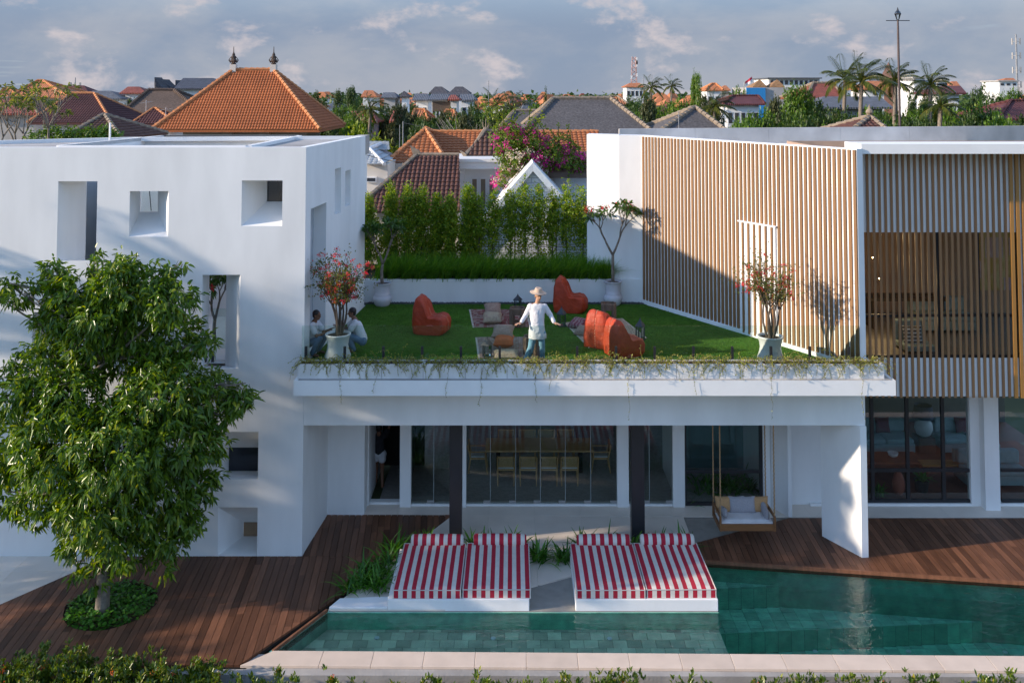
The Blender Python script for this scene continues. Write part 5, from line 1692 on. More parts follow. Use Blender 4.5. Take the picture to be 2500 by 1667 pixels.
def squat(px, D, fx, label, hd_px, skin, top, legs, hz=0.0, mir=1):
    c = V(px, 850, D); x, y, z = c.x, D, ZF
    f = Vector((fx, -.25, 0)).normalized(); r = Vector((f.y, -f.x, 0))
    q = lambda a, b, h: Vector((x, y, z)) + f * a + r * b + Vector((0, 0, h))
    J = dict(head=q(.10, 0, .98 + hz), neck=q(.03, 0, .82 + hz), chest=q(-.03, 0, .62), pelvis=q(-.16, 0, .30),
             shL=q(.02, -.17, .76 + hz), shR=q(.02, .17, .76 + hz), elL=q(.20, -.20, .52), elR=q(.20, .20, .52), wrL=q(.40, -.12, .62), wrR=q(.40, .12, .60),
             haL=q(.47, -.10, .66), haR=q(.47, .10, .64), hipL=q(-.16, -.10, .26), hipR=q(-.16, .10, .26), knL=q(.26, -.17, .46), knR=q(.26, .17, .46),
             anL=q(.06, -.15, .085), anR=q(.06, .15, .085), toeL=q(.22, -.16, .035), toeR=q(.22, .16, .035))
    return person('person', label, J, skin, top, legs, None, True, 0, tuple(f), tuple(f + Vector((0, 0, -.15))))
squat(764, 22.75, 1.0, 'squatting person in white t-shirt and blue jeans reaching towards the bougainvillea', 0, SKIND, TEE, JEAND)
squat(868, 23.1, -1.0, 'squatting person in white t-shirt half hidden behind the bougainvillea pot', 0, SKIND, TEE, JEAND, -.02)
# figure walking in the dark doorway
bx = V(925, 1100, GLY + 1.2).x; by = GLY + 1.2
q = lambda a, b, h: Vector((bx + a, by + b, h))
J = dict(head=q(0, .02, 1.58), neck=q(0, 0, 1.42), chest=q(0, 0, 1.22), pelvis=q(0, 0, .95), shL=q(.16, 0, 1.38), shR=q(-.16, 0, 1.38), elL=q(.26, .1, 1.55), elR=q(-.22, .05, 1.12),
         wrL=q(.32, .2, 1.75), wrR=q(-.20, .2, .95), haL=q(.33, .25, 1.85), haR=q(-.2, .26, .88), hipL=q(.09, 0, .88), hipR=q(-.09, 0, .88), knL=q(.10, -.04, .48), knR=q(-.09, .15, .50),
         anL=q(.13, -.2, .10), anR=q(-.09, .10, .10), toeL=q(.14, -.06, .04), toeR=q(-.09, .25, .04))
wo = person('person', 'person in white shorts walking inside the dark doorway', J, SKIND, M_('black_top', (.02, .02, .025), .9), None, None, True, 0, (0, 1, 0))
m = MB(); m.caps(J['hipL'], J['hipR'], .13, .13); m.caps(q(0, 0, .88), q(0, 0, .98), .13, .115)
for s_ in 'LR': m.caps(J['hip' + s_], J['hip' + s_].lerp(J['kn' + s_], .35), .115, .115)
remesh(m.build('shorts', TEE, wo), .014, 3)

# ------------------------------------------------------------------ indoor furniture
OAK = M_('oak_wood', (.58, .34, .15), .55, .12, 5, stretch=(1, 4, 4))
CANE = M_('woven_cane', (.42, .27, .13), .8, .15, 40)
ty = GLY + 1.75
tx0, tx1 = V(1185, 1110, ty).x, V(1450, 1110, ty).x
tb = empty('dining_table', ((tx0 + tx1) / 2, ty + .4, 0), 0, 'long timber dining table behind the glass wall', 'table')
MB().box(tx0, tx1, ty, ty + .95, .70, .76).build('tabletop', OAK, tb, bevel=.01)
for x in (tx0 + .3, tx1 - .42):
    MB().box(x, x + .12, ty + .3, ty + .7, 0, .70).build('leg', BLACK, tb)
def chair_local(label):
    r = empty('dining_chair', (0, 0, 0), 0, label, 'chair', 'cane-backed dining chairs')
    MB().box(-.24, .24, 0, .46, .40, .44).build('seat', OAK, r, True)
    MB().box(-.22, .22, .02, .44, .441, .485).build('seat_cushion', CUSHW, r, True, bevel=.015)
    MB().obox((0, -.03, .66), (.40, .012, .24), 0, .12).build('backrest', CANE, r, True)
    m = MB(); m.obox((0, -.048, .79), (.48, .03, .035), 0, .12); m.obox((0, -.016, .53), (.48, .03, .035), 0, .12)
    m.build('back_frame', OAK, r, True)
    for sx in (-1, 1):
        MB().tube([(sx * .24, -.075, .80), (sx * .235, .01, .42), (sx * .225, -.05, .0)], [.018, .022, .016], 8).build('leg', OAK, r, True)
        MB().tube([(sx * .235, .44, .62), (sx * .235, .44, .42), (sx * .225, .50, .0)], [.018, .022, .016], 8).build('leg', OAK, r, True)
        MB().box(sx * .235 - .018, sx * .235 + .018, -.04, .46, .60, .625).build('armrest', OAK, r, True)
    return r
ch0 = chair_local('cane-backed chair with white seat on the near side of the dining table')
xs_ = [V(p, 1160, ty - .55).x for p in (1235, 1290, 1340, 1391)]
for i, x in enumerate(xs_):
    c = ch0 if i == 0 else copy_tree(ch0)
    c.location = (x, ty - .52, 0)
for i, x in enumerate(xs_):
    c = copy_tree(ch0); c.location = (x, ty + 1.45, 0); c.rotation_euler = (0, 0, math.pi)
    c['label'] = 'cane-backed chair on the far side of the dining table'
c = copy_tree(ch0); c.location = (tx0 - .45, ty + .5, 0); c.rotation_euler = (0, 0, -math.pi / 2); c['label'] = 'cane-backed chair at the left head of the dining table'
c = copy_tree(ch0); c.location = (tx1 + .45, ty + .5, 0); c.rotation_euler = (0, 0, math.pi / 2); c['label'] = 'cane-backed chair at the right head of the dining table'
# curtain / sheer at left pane
# planting behind the garden window
strap_plant((V(1745, 1200, GLY + .9).x, GLY + .9, 0), 90, .6, 'leafy green clump behind the black-framed window, left', .35, 80)
strap_plant((V(1810, 1200, GLY + .9).x, GLY + 1.0, 0), 90, .6, 'leafy green clump behind the black-framed window, right', .3, 81)
MB().box(gx0 - .2, gx0 - .1, GLY + .3, GLY + 2.4, 0, ZSOF + .25).build('inner_partition', WHITE2, ter)
MB().box(gx1 + .1, gx1 + .2, GLY + .3, GLY + 2.4, 0, ZSOF + .25).build('inner_partition', WHITE2, ter)
MB().box(gx0 - .1, gx1 + .1, GLY + 2.4, GLY + 2.5, 0, ZSOF + .25).build('inner_partition', M_('teal_wall', (.10, .17, .18), .8), ter)

SOFA = M_('grey_blue_upholstery', (.22, .30, .32), .95, .1, 6, .2, 30)
MAROON = M_('maroon_pillow', (.11, .02, .035), .9, .1, 20)
def sofa(x, y, w, label, d=.95, rz=0, z=.02):
    r = empty('sofa', (x, y, z), rz, label, 'sofa')
    MB().box(-w / 2, w / 2, 0, d, .08, .34).build('base', SOFA, r, True, bevel=.03)
    n = 2
    for i in range(n):
        MB().box(-w / 2 + .02 + i * (w - .04) / n, -w / 2 + (i + 1) * (w - .04) / n, -.02, d - .25, .341, .48).build('seat_cushion', SOFA, r, True, bevel=.04)
        MB().box(-w / 2 + .02 + i * (w - .04) / n, -w / 2 + (i + 1) * (w - .04) / n, d - .30, d - .06, .481, .86).build('back_cushion', SOFA, r, True, bevel=.05)
    MB().box(-w / 2, w / 2, d - .055, d + .08, .342, .80).build('back', SOFA, r, True, bevel=.03)
    return r
sfy = LY + 3.2
xa_ = V(2165, 1090, sfy).x; xb_ = V(2375, 1090, sfy).x
sofa(xa_, sfy, 1.75, 'pale grey-blue sofa behind the left panes of the black-framed window'); sofa(xb_, sfy, 1.7, 'pale grey-blue sofa behind the right panes of the black-framed window')
for i, (x, dx) in enumerate(((xa_, .1), (xb_, -.05))):
    o = tag(pillow(.46, .46, .16, i).build('sofa_pillow', MAROON, None, smooth=True), 'maroon pillow on the %s pale sofa' % ('left' if i == 0 else 'right'), 'pillow')
    put(o, (x + dx, sfy + .55, .74), (-.25, 0, .05))
lm = empty('table_lamp', ((xa_ + xb_) / 2, sfy + .4, .02), 0, 'stone based lamp with dark shade between the sofas', 'lamp')
MB().lathe([(.12, .45), (.2, .5), (.27, .68), (.25, .85), (.14, .98), (.03, 1.0)], (0, 0, 0), 20).build('lamp_base', M_('pale_ceramic', (.40, .44, .45), .6), lm, True, smooth=True)
MB().lathe([(.30, 1.0), (.26, 1.38), (.25, 1.38), (.29, 1.0)], (0, 0, 0), 24, False).build('lamp_shade', M_('navy_shade', (.03, .045, .08), .8), lm, True, smooth=True)
MB().box(-.25, .25, -.25, .25, 0, .45).build('side_block', M_('dark_wood', (.08, .03, .02), .5), lm, True)
REDW = M_('red_brown_wood', (.18, .05, .025), .45, .15, 5)
tbx = V(2190, 1150, LY + 1.9).x
ct = empty('coffee_table', (tbx, LY + 2.0, .02), 0, 'red-brown wooden coffee table behind the left window panes', 'table')
MB().box(-1.0, .7, -.4, .4, .38, .44).build('tabletop', REDW, ct, True, bevel=.01)
for sx in (-.85, .55):
    MB().box(sx, sx + .1, -.3, .3, 0, .38).build('leg', REDW, ct, True)
bwl = MB().lathe([(.05, 0), (.12, .04), (.15, .13), (.14, .13), (.11, .05), (.001, .02)], (V(2184, 1130, LY + 1.9).x, LY + 2.0, .46), 20, False).build('bowl', CUSHW, None, smooth=True)
tag(bwl, 'small white bowl on the red-brown coffee table', 'bowl')
bn = empty('wooden_bench', (V(2298, 1140, LY + 1.6).x, LY + 1.6, .02), 0, 'golden timber bench behind the middle window panes', 'bench')
MB().box(-.6, .6, -.18, .18, .40, .45).build('seat', GOLD, bn, True)
for sx in (-.5, .42): MB().box(sx, sx + .08, -.15, .15, 0, .40).build('leg', REDW, bn, True)
vs_ = MB().lathe([(.10, 0), (.15, .12), (.17, .30), (.12, .50), (.06, .60), (.09, .68), (.085, .68), (.05, .6)], (V(2194, 1200, LY + .6).x, LY + .6, .02), 20, False).build('floor_vase', M_('terracotta', (.36, .10, .06), .7), None, smooth=True)
tag(vs_, 'tall terracotta floor vase behind the lower window panes', 'vase')
strap_plant((V(2145, 1215, LY + .5).x, LY + .5, .02), 50, .4, 'small green plant behind the lower left pane', .08, 91)
strap_plant((V(2250, 1195, LY + .8).x, LY + .8, .30), 40, .4, 'pale spiky houseplant behind the middle lower pane', .05, 92)
tag(MB().lathe([(.16, 0), (.2, .3), (.18, .3), (.14, .05), (.01, .04)], (V(2250, 1195, LY + .8).x, LY + .8, .02), 20, False).build('houseplant_pot', DARK), 'dark pot of the spiky houseplant indoors', 'pot')
sofa(V(2440, 1180, LY + .9).x, LY + .9, 1.8, 'pale grey-blue ottoman sofa close to the right window panes', .8)
# upper room
sofa(V(2330, 800, FY + 2.4).x, FY + 2.6, 1.6, 'teal grey sofa in the upper room behind the slats', .9, 0, zw0 - .08)
o = tag(pillow(.5, .5, .16, 4).build('sofa_pillow', stripemat('chevron_print', (.05, .06, .08), (.6, .62, .65), .09, 0, .5, 2), None, smooth=True), 'dark pillow with white stripes in the upper room', 'pillow')
put(o, (V(2228, 830, FY + 1.0).x, FY + 1.0, zw0 + .30), (-.2, 0, 0))
st_ = empty('armchair', (V(2228, 830, FY + 1.2).x, FY + 1.0, zw0 - .08), 0, 'low grey armchair in the upper room behind the slats', 'chair')
MB().box(-.4, .4, -.3, .5, .05, .20).build('seat', SOFA, st_, True, bevel=.03); MB().box(-.4, .4, .3, .5, .201, .7).build('backrest', SOFA, st_, True, bevel=.03)
dk = empty('desk', (V(2240, 690, FY + 2.5).x, FY + 3.4, zw0 - .08), 0, 'dark desk at the back of the upper room', 'desk')
MB().box(-1.1, 1.1, -.35, .35, .78, .86).build('desktop', DARK, dk, True)
for sx in (-1.0, .9): MB().box(sx, sx + .1, -.3, .3, 0, .78).build('leg', DARK, dk, True)
art = MB().box(V(2395, 700, FY + 4.9).x, V(2470, 700, FY + 4.9).x, FY + 4.93, FY + 4.97, zw0 + .6, zw1 - .2).build('wall_art', rugmat('abstract_paint', (.55, .45, .42), (.5, .4, .05), (.30, .08, .10), 1.6))
tag(art, 'large colourful abstract canvas at the back of the upper room', 'painting')
BULB, nt, b_, out_ = newmat('warm_bulb')
b_.inputs['Emission Color'].default_value = (1, .62, .25, 1); b_.inputs['Emission Strength'].default_value = 30
for i, (px, py) in enumerate(((2151, 575), (2131, 629), (2146, 680), (2150, 767))):
    c = V(px, py, FY + .9 + .3 * i)
    r = empty('pendant_lamp', c, 0, 'small glowing pendant bulb in the upper room', 'lamp', 'pendant bulbs in the upper room')
    MB().ell(c, .014, 10, 8).build('bulb', BULB, r, smooth=True)
    ld = bpy.data.lights.new('bulb_light', 'POINT'); ld.energy = 7; ld.color = (1, .62, .30); ld.shadow_soft_size = .03
    lo_ = bpy.data.objects.new('bulb_light', ld); COL.objects.link(lo_); lo_.parent = r; lo_.location = (0, .06, -.05)
    MB().tube([c + Vector((0, 0, .03)), (c.x, c.y, zw1 + .03)], .006, 5).build('cord', BLACK, r)

# ------------------------------------------------------------------ the big tree
random.seed(77)
def big_tree(base, blobs, trunk_r, label, nclus, per, Ls, Ws, mat, seed=1, name='tree', barkm=BARK, forks=None):
    root = empty(name, base, 0, label, 'tree')
    tr = MB(); base = Vector(base)
    fk = forks or [base + Vector((.12, 0, 1.6)), base + Vector((.15, .1, 3.0))]
    limb(tr, base - Vector((0, 0, .15)), fk[0], trunk_r * 1.25, trunk_r, .04, 12, 5)
    limb(tr, fk[0], fk[1], trunk_r, trunk_r * .75, .05, 10, 4)
    for c, r in blobs:
        c = Vector(c)
        s_ = min(fk, key=lambda f: (f - c).length)
        limb(tr, s_, c, trunk_r * .30, trunk_r * .10, .12, 7, 5)
        for k in range(5):
            d = Vector((random.gauss(0, 1), random.gauss(0, 1), random.gauss(0, 1))).normalized()
            limb(tr, c.lerp(s_, .25), c + Vector((d.x * r[0], d.y * r[1], d.z * r[2])) * .85, trunk_r * .10, trunk_r * .03, .1, 5, 3)
    tr.build('trunk', barkm, root, smooth=True)
    P, O = blob_points(blobs, nclus, .45, 1.0)
    v, f = whorls(P, O, per, Ls, Ws, .85, .45, .05, True, .25)
    link('crown', mesh_np('crown', v, [f]), mat, root)
    return root
tbase = G(248, 1492)
bl = []
for px, py, r, dy in ((345, 705, 85, 0), (255, 715, 70, .6), (150, 700, 52, .2), (60, 715, 40, 0), (20, 690, 26, 0), (130, 655, 26, .1), (420, 735, 60, -.3), (410, 675, 34, 0), (320, 790, 84, .3), (190, 770, 66, .2), (215, 840, 60, -.2), (140, 790, 56, .1), (245, 765, 66, -.4), (310, 880, 62, .5), (385, 890, 56, .2), (200, 900, 44, .5), (185, 715, 58, -.2), (290, 690, 62, -.3), (240, 900, 40, .7), (430, 830, 80, .4), (500, 840, 26, 0),
                      (110, 900, 92, .2), (60, 960, 60, -.4), (170, 965, 80, -.5), (390, 965, 105, -.5), (500, 975, 80, .3), (575, 970, 40, .2), (600, 935, 18, .1), (560, 1020, 26, .1), (235, 640, 26, .3), (445, 645, 18, .1), (-10, 720, 24, .1), (300, 645, 30, .2), (40, 1080, 88, 0), (160, 1080, 110, -.7), (300, 1090, 120, -.9), (430, 1080, 100, -.3), (510, 1080, 46, .3),
                      (20, 1200, 60, .2), (130, 1200, 88, -.3), (260, 1210, 105, -.6), (400, 1200, 88, -.2), (490, 1180, 44, .2), (200, 1300, 62, .2), (300, 1310, 70, -.4), (410, 1300, 62, 0), (240, 1390, 38, -.2), (390, 1375, 36, 0), (190, 1380, 28, .2), (455, 1260, 46, .1)):
    c = V(px, py, tbase.y + dy); s_ = r / S(tbase.y)
    bl.append((tuple(c), (s_, s_ * 1.05, s_ * .92)))
big_tree(tbase, bl, .12, 'large leafy tree with drooping glossy leaves growing through the deck', 3500, 10, .178, .056, LEAF_BIG, forks=[tbase + Vector((.0, 0, 1.5)), V(290, 960, tbase.y), V(265, 880, tbase.y), tbase + Vector((-.5, 0, 2.4))])
# aerial roots
ar = MB()
# ground cover in the pit
n = 1500
a = rng.uniform(0, 2 * math.pi, n); r = pit_r * np.sqrt(rng.uniform(0, 1, n)) * .97
P = np.stack([pit_c.x + r * np.cos(a), pit_c.y + r * np.sin(a), rng.uniform(-.06, .10, n)], 1)
v, f = leaf_arrays(P, rdir(n) * np.array([1, 1, .4]), rdir(n) * .5 + np.array([0, 0, 1]), rng.uniform(.06, .11, n), rng.uniform(.05, .08, n), .1)
tag(link('ground_cover', mesh_np('ground_cover', v, [f]), LEAF_STRAP), 'low green ground cover filling the round tree pit', 'ground cover', kind='stuff')

# trees standing left of the picture: they shade the lower wall and the deck
def shade_tree(c, rr, h, label, n, seed):
    random.seed(seed)
    blobs = []
    for k in range(12):
        d = Vector((random.gauss(0, 1), random.gauss(0, 1), random.gauss(0, .7)))
        d = d.normalized() * random.uniform(.3, .75)
        blobs.append(((c[0] + d.x * rr, c[1] + d.y * rr, h * .62 + d.z * h * .38), (rr * .42, rr * .42, h * .16)))
    big_tree((c[0], c[1], -.1), blobs, .16, label, n, 9, .20, .07, LEAF_BIG)
shade_tree((-18.6, 19.4, 0), 2.2, 6.6, 'bushy garden tree beyond the left end of the deck', 1500, 3)
shade_tree((-19.5, 16.2, 0), 1.4, 5.2, 'smaller garden tree left of the hedge', 700, 4)

# ------------------------------------------------------------------ palms
def frond(P0, az, el, ln, droop, nl=34, lw=.05, ll=.6, wind=(0, 0)):
    d = np.array([math.cos(az) * math.cos(el), math.sin(az) * math.cos(el), math.sin(el)])
    pts = [np.array(P0, float)]; k = 14
    for i in range(k):
        pts.append(pts[-1] + d * ln / k); d = d + np.array([wind[0], wind[1], -droop]) / k * (1 + i / k); d = d / np.linalg.norm(d)
    pts = np.array(pts)
    tt = np.repeat(np.linspace(.16, .99, nl), 2) * k
    i0 = np.minimum(tt.astype(int), k - 1); fr_ = (tt - i0)[:, None]
    P = pts[i0] * (1 - fr_) + pts[i0 + 1] * fr_
    T = unit(pts[i0 + 1] - pts[i0])
    up = np.array([0, 0, 1.0]); Sd = unit(np.cross(T, np.broadcast_to(up, T.shape)))
    sg = np.tile([1, -1], nl)[:, None]
    D = Sd * sg + T * .75 + np.array([wind[0], wind[1], -.45]) * .8 + rng.normal(size=P.shape) * .06
    prof = np.sin(np.clip(tt / k, .05, 1) * math.pi * .93) ** .6
    v, f = leaf_arrays(P, D, np.broadcast_to(up, T.shape) + T * .1, ll * prof * rng.uniform(.85, 1.1, len(P)), lw, .05, .25, False)
    return (v, f), pts
def palm(name, base, h, fl, label, nf=22, seed=0, group=None, lean=(0, 0), wind=(.25, .05), tr_r=.14, mat=LEAF_PALM, thin=1.0):
    random.seed(seed)
    base = Vector(base)
    root = empty(name, base, 0, label, 'palm', group)
    tr = MB(); top = base + Vector((lean[0], lean[1], h))
    pts = [base.lerp(top, i / 8) + Vector((lean[0], lean[1], 0)) * -.4 * math.sin(math.pi * i / 8) for i in range(9)]
    tr.tube(pts, [tr_r * (1.3 - .5 * i / 8) for i in range(9)], 8)
    tr.build('trunk', BARK, root, smooth=True)
    arrs = []; rc = MB()
    for i in range(nf):
        az = 2.399 * i; el = 1.35 - 1.75 * (i / nf) ** 1.3 + random.uniform(-.1, .1)
        a, pt = frond(top, az, el, fl * random.uniform(.8, 1.05), random.uniform(.7, 1.2), 62, .055 * fl / 3 * thin, fl * .26, wind)
        arrs.append(a)
        rc.tube([tuple(q) for q in pt[::2]], [.028 * (1 - k / 9) + .004 for k in range(len(pt[::2]))], 4, False)
    v, f = join(arrs)
    link('crown', mesh_np('crown', v, f), mat, root)
    rc.build('frond_stems', LEAF_PALM, root)
    return root
# palm left of the picture (throws frond shadows on the white wall)
palm('palm', (-19.6, 18.9, -.1), 8.6, 3.0, 'coconut palm beyond the left end of the cube house', 20, 5, None, (.4, 0), (0, 0), .16, LEAF_PALM, 1.5)

# ------------------------------------------------------------------ hedge and grass behind the lawn
HY = 29.9
hx = [(258, 985), (400, 925), (510, 925), (600, 935), (695, 985), (785, 985), (895, 920), (965, 985), (1060, 935), (1165, 945), (1250, 900), (1345, 925), (1435, 950), (1525, 905), (1620, 925)]
loc_h = ['at the cube house end', 'second from the cube house', 'third from the cube house', 'fourth from the cube house', 'fifth from the cube house', 'before the right edge of the red-brown roof', 'left of the balcony windows', 'under the balcony windows', 'under the bougainvillea spray',
         'left of the white gable', 'under the left rake of the white gable', 'under the point of the white gable', 'under the right rake of the white gable', 'right of the white gable', 'beside the white end wall']
for i, (zx, zy) in enumerate(hx):
    px, py = 800 + zx / 2.613, 100 + zy / 2.613
    top = V(px, py, HY); x = top.x; yj = HY + random.uniform(-.12, .12)
    root = empty('hedge_tree', (x, yj, ZBED - .06), 0, 'slim columnar hedge tree ' + loc_h[i], 'hedge tree', 'hedge trees behind the lawn')
    m = MB(); limb(m, (x, yj, ZBED - .1), (x + random.uniform(-.05, .05), yj, top.z - .4), .028, .012, .02, 6)
    zs = np.linspace(ZBED + .35, top.z - .1, 8)
    for zq in zs[1:]:
        for k in range(3):
            a = random.uniform(0, 6.28)
            limb(m, (x, yj, zq), (x + math.cos(a) * .2, yj + math.sin(a) * .2, zq + .16), .007, .003, .1, 3, 2)
    m.build('trunk', BARKD, root)
    H_ = top.z - ZBED
    blobs = [((x, yj, ZBED + H_ * .80), (.22, .26, H_ * .19)), ((x + .05, yj, ZBED + H_ * .62), (.26, .30, H_ * .20)), ((x - .04, yj, ZBED + H_ * .45), (.22, .26, H_ * .2))]
    low = [((x, yj, ZBED + H_ * .20), (.22, .26, H_ * .2)), ((x, yj, ZBED + H_ * .94), (.09, .10, H_ * .11))]
    dens = 1.0 if i < 7 else .72
    P, O = blob_points(blobs, int(330 * dens), .2, 1.05); P2, O2 = blob_points(low, int((110 if i < 7 else 34)), .1, 1.05)
    P = np.concatenate([P, P2]); O = np.concatenate([O, O2])
    O[:, 2] += .6
    v, f = whorls(P, O, 12, .062, .048, 1.0, -.1, .06, True, .05)
    link('crown', mesh_np('crown', v, [f]), LEAF_HEDGE, root)
# yellow-green understorey at the left
def tuft_mass(name, x0, x1, y0, y1, z, n, ln, mat, label, cat, lean=(.5, -.4), w=.010, seed=0):
    rr = np.random.default_rng(seed)
    bx = rr.uniform(x0, x1, n); by = rr.uniform(y0, y1, n)
    cl = np.stack([np.round(bx / .42) * .42 + rr.normal(0, .07, n), np.round(by / .42) * .42 + rr.normal(0, .07, n)], 1)
    L_ = ln * rr.uniform(.6, 1.1, n); az = rr.uniform(0, 2 * math.pi, n); sp_ = rr.uniform(.1, .6, n)
    dirx = np.cos(az) * sp_ + lean[0] * rr.uniform(.3, 1.2, n); diry = np.sin(az) * sp_ + lean[1] * rr.uniform(.3, 1.2, n)
    K = 5; Vs = []
    for k in range(K):
        q = k / (K - 1)
        x = cl[:, 0] + dirx * L_ * q * (.35 + .65 * q); y = cl[:, 1] + diry * L_ * q * (.35 + .65 * q)
        zz_ = z + L_ * (q - .52 * q * q * np.clip(np.hypot(dirx, diry), .2, 1.3))
        ww = w * (1 - q ** 2) + .0015
        nx, ny = -np.sin(az), np.cos(az)
        Vs.append(np.stack([x - nx * ww, y - ny * ww, zz_], 1)); Vs.append(np.stack([x + nx * ww, y + ny * ww, zz_], 1))
    Vv = np.stack(Vs, 1).reshape(-1, 3); base = (np.arange(n) * 2 * K)[:, None]
    Fq = np.concatenate([base + np.array([2 * k, 2 * k + 1, 2 * k + 3, 2 * k + 2]) for k in range(K - 1)], 0)
    o = link(name, mesh_np(name, Vv, [Fq]), mat)
    return tag(o, label, cat, kind='stuff')
tuft_mass('fountain_grass', -4.35, 3.0, YBACK + .18, YBACK + 1.15, ZBED - .07, 17000, .86, LEAF_GRASS, 'mass of soft green fountain grass along the planter wall', 'grass', (.62, -.38), .009, 1)
tf = empty('grass_tuft', (V(1478, 640, 28.9).x, 28.75, ZBED - .06), 0, 'single fountain grass tuft beside the white end wall', 'grass')
o = tuft_mass('blades', V(1470, 640, 28.8).x, V(1486, 640, 28.8).x, 28.7, 28.9, ZBED - .07, 700, .8, LEAF_GRASS, None, None, (0, 0), .007, 2)
del o['kind']; o.parent = tf; o.matrix_parent_inverse = wm(tf).inverted()
n = 900
P = np.stack([rng.uniform(-4.6, -1.0, n), rng.uniform(30.2, 31.0, n), rng.uniform(ZBED, ZBED + 1.2, n)], 1)
v, f = whorls(P, rdir(n), 8, .12, .04, 1, .1, .06)
tag(link('understorey', mesh_np('understorey', v, [f]), LEAF_FEATHER), 'yellow-green understorey plants behind the left hedge trees', 'plants', kind='stuff')
# wire trellis behind the hedge
tre = empty('wire_trellis', (0, 30.9, ZBED), 0, 'dark wire trellis behind the hedge trees', 'trellis')
for k in range(9):
    z = ZBED + .15 + k * .22
    MB().tube([(-1.3, 30.9, z), (3.0, 30.9, z)], .011, 5).build('wire', BLACK, tre)
for x in (-1.3, .1, 1.5, 3.0):
    MB().box(x - .02, x + .02, 30.88, 30.92, ZBED - .05, ZBED + 2.1).build('post', BLACK, tre)

# ------------------------------------------------------------------ front hedge of ixora
def shrub(c, r, h, n, label, group, seed, flow=6):
    random.seed(seed)
    root = empty('ixora_shrub', c, 0, label, 'shrub', group)
    m = MB(); c = Vector(c); tips = []
    for k in range(9):
        a = random.uniform(0, 6.28); q = c + Vector((math.cos(a) * r * random.uniform(.2, .9), math.sin(a) * r * random.uniform(.2, .9), h * random.uniform(.6, 1.05)))
        limb(m, c, q, .012, .004, .1, 4, 3)
        for j in range(6): tips.append((c.lerp(q, random.uniform(.35, 1.0)), (q - c).normalized()))
        tips.append((q, (q - c).normalized()))
    m.build('stems', BARKD, root)
    P = np.array([list(p) for p, d in tips]); D = np.array([list(d) for p, d in tips])
    k = rng.choice(len(P), n); PP = P[k] + rng.normal(size=(n, 3)) * .06
    OO = D[k].copy(); OO[:, 2] += .5
    v, f = whorls(PP, OO, 7, .10, .036, .8, -.15, .02, True, .05)
    link('leaves', mesh_np('leaves', v, [f]), LEAF_FRONT, root)
    if flow:
        kk = rng.choice(len(P), flow); FP = np.repeat(P[kk] + np.array([0, 0, .05]), 22, 0) + rng.normal(size=(flow * 22, 3)) * .025
        v, f = leaf_arrays(FP, rdir(len(FP)) + np.array([0, 0, .5]), rdir(len(FP)), .026, .02, .1)
        link('flowers', mesh_np('flowers', v, [f]), PETAL_IX, root)['kind'] = 'stuff'
    return root
random.seed(31)
k = 0
for px in range(-20, 520, 52):
    for row, (y, h) in enumerate(((17.35, .95), (16.95, .95))):
        x = V(px + random.uniform(-16, 16), 1600, y).x
        zb0 = -.72
        shrub((x, y, zb0), .36, (h + .22 + random.uniform(-.12, .16)) - (.14 if px > 380 else 0), 190, 'dense ixora shrub with orange flowers in front of the timber deck', 'ixora hedge before the deck', 100 + k, 5); k += 1
for px in list(range(540, 2520, 46)) + list(range(560, 2520, 62)):
    y = 17.0 + random.uniform(-.16, .12)
    x = V(px + random.uniform(-12, 12), 1640, y).x
    h = random.uniform(.70, 1.02)
    shrub((x, y, -.72), .30, h, 90, 'short ixora shrub with orange flowers below the pool coping', 'ixora hedge below the pool', 300 + k, random.choice([1, 2, 3, 4])); k += 1
p = V(612, 1640, 17.2)
strap_plant((p.x, 17.25, -.5), 16, .5, 'broad-leaved bright green seedling by the coping corner', .03, 120)

# ------------------------------------------------------------------ roofs and houses behind
def tile_face(mb, A, B, C, D_, cw=.20, rh=.30, amp=.035, step=.035):
    A, B, C, D_ = (np.array(list(q), float) for q in (A, B, C, D_))
    e = B - A; L0 = np.linalg.norm(e); e = e / L0
    n = np.cross(e, D_ - A); n = n / np.linalg.norm(n)
    if n[2] < 0: n = -n
    upv = np.cross(n, e)
    hgt = abs(np.dot(D_ - A, upv)) if abs(np.dot(D_ - A, upv)) > 0 else 1
    if np.dot(D_ - A, upv) < 0: upv = -upv
    rows = max(3, int(round(hgt / rh)))
    uL0, uL1 = 0.0, np.dot(D_ - A, e); uR0, uR1 = L0, np.dot(C - A, e)
    Vs, Fs, o = [], [], 0
    for r_ in range(rows):
        t0, t1 = r_ / rows, (r_ + 1.06) / rows
        tm = min(1, (r_ + .5) / rows)
        ul = uL0 + (uL1 - uL0) * tm; ur = uR0 + (uR1 - uR0) * tm
        if ur - ul < cw * .5: continue
        k0, k1 = math.floor(ul / cw * 4), math.ceil(ur / cw * 4)
        us = np.clip(np.arange(k0, k1 + 1) * cw / 4, ul, ur)
        ph = np.abs(np.sin(np.arange(k0, k1 + 1) * math.pi / 4)) * amp
        bot = A + np.outer(us, e) + upv * hgt * t0 + np.outer(ph + step, n)
        top = A + np.outer(us, e) + upv * hgt * min(t1, 1.0) + np.outer(ph, n)
        lip = A + np.outer(us, e) + upv * hgt * t0 + np.outer(ph * 0, n)
        m_ = len(us); Vs += [lip, bot, top]
        i = np.arange(m_ - 1)
        for a_, b_ in ((0, m_), (m_, 2 * m_)):
            Fs.append(np.stack([o + a_ + i, o + a_ + i + 1, o + b_ + i + 1, o + b_ + i], 1))
        o += 3 * m_
    v = np.concatenate(Vs); f = np.concatenate(Fs)
    q = len(mb.v)
    mb.v.extend(map(tuple, v)); mb.f.extend((f + q).tolist()); mb.mi.extend([0] * len(f))
ROOFS = {}
def rm(col, nm):
    if nm not in ROOFS: ROOFS[nm] = roofmat(nm, col)
    return ROOFS[nm]
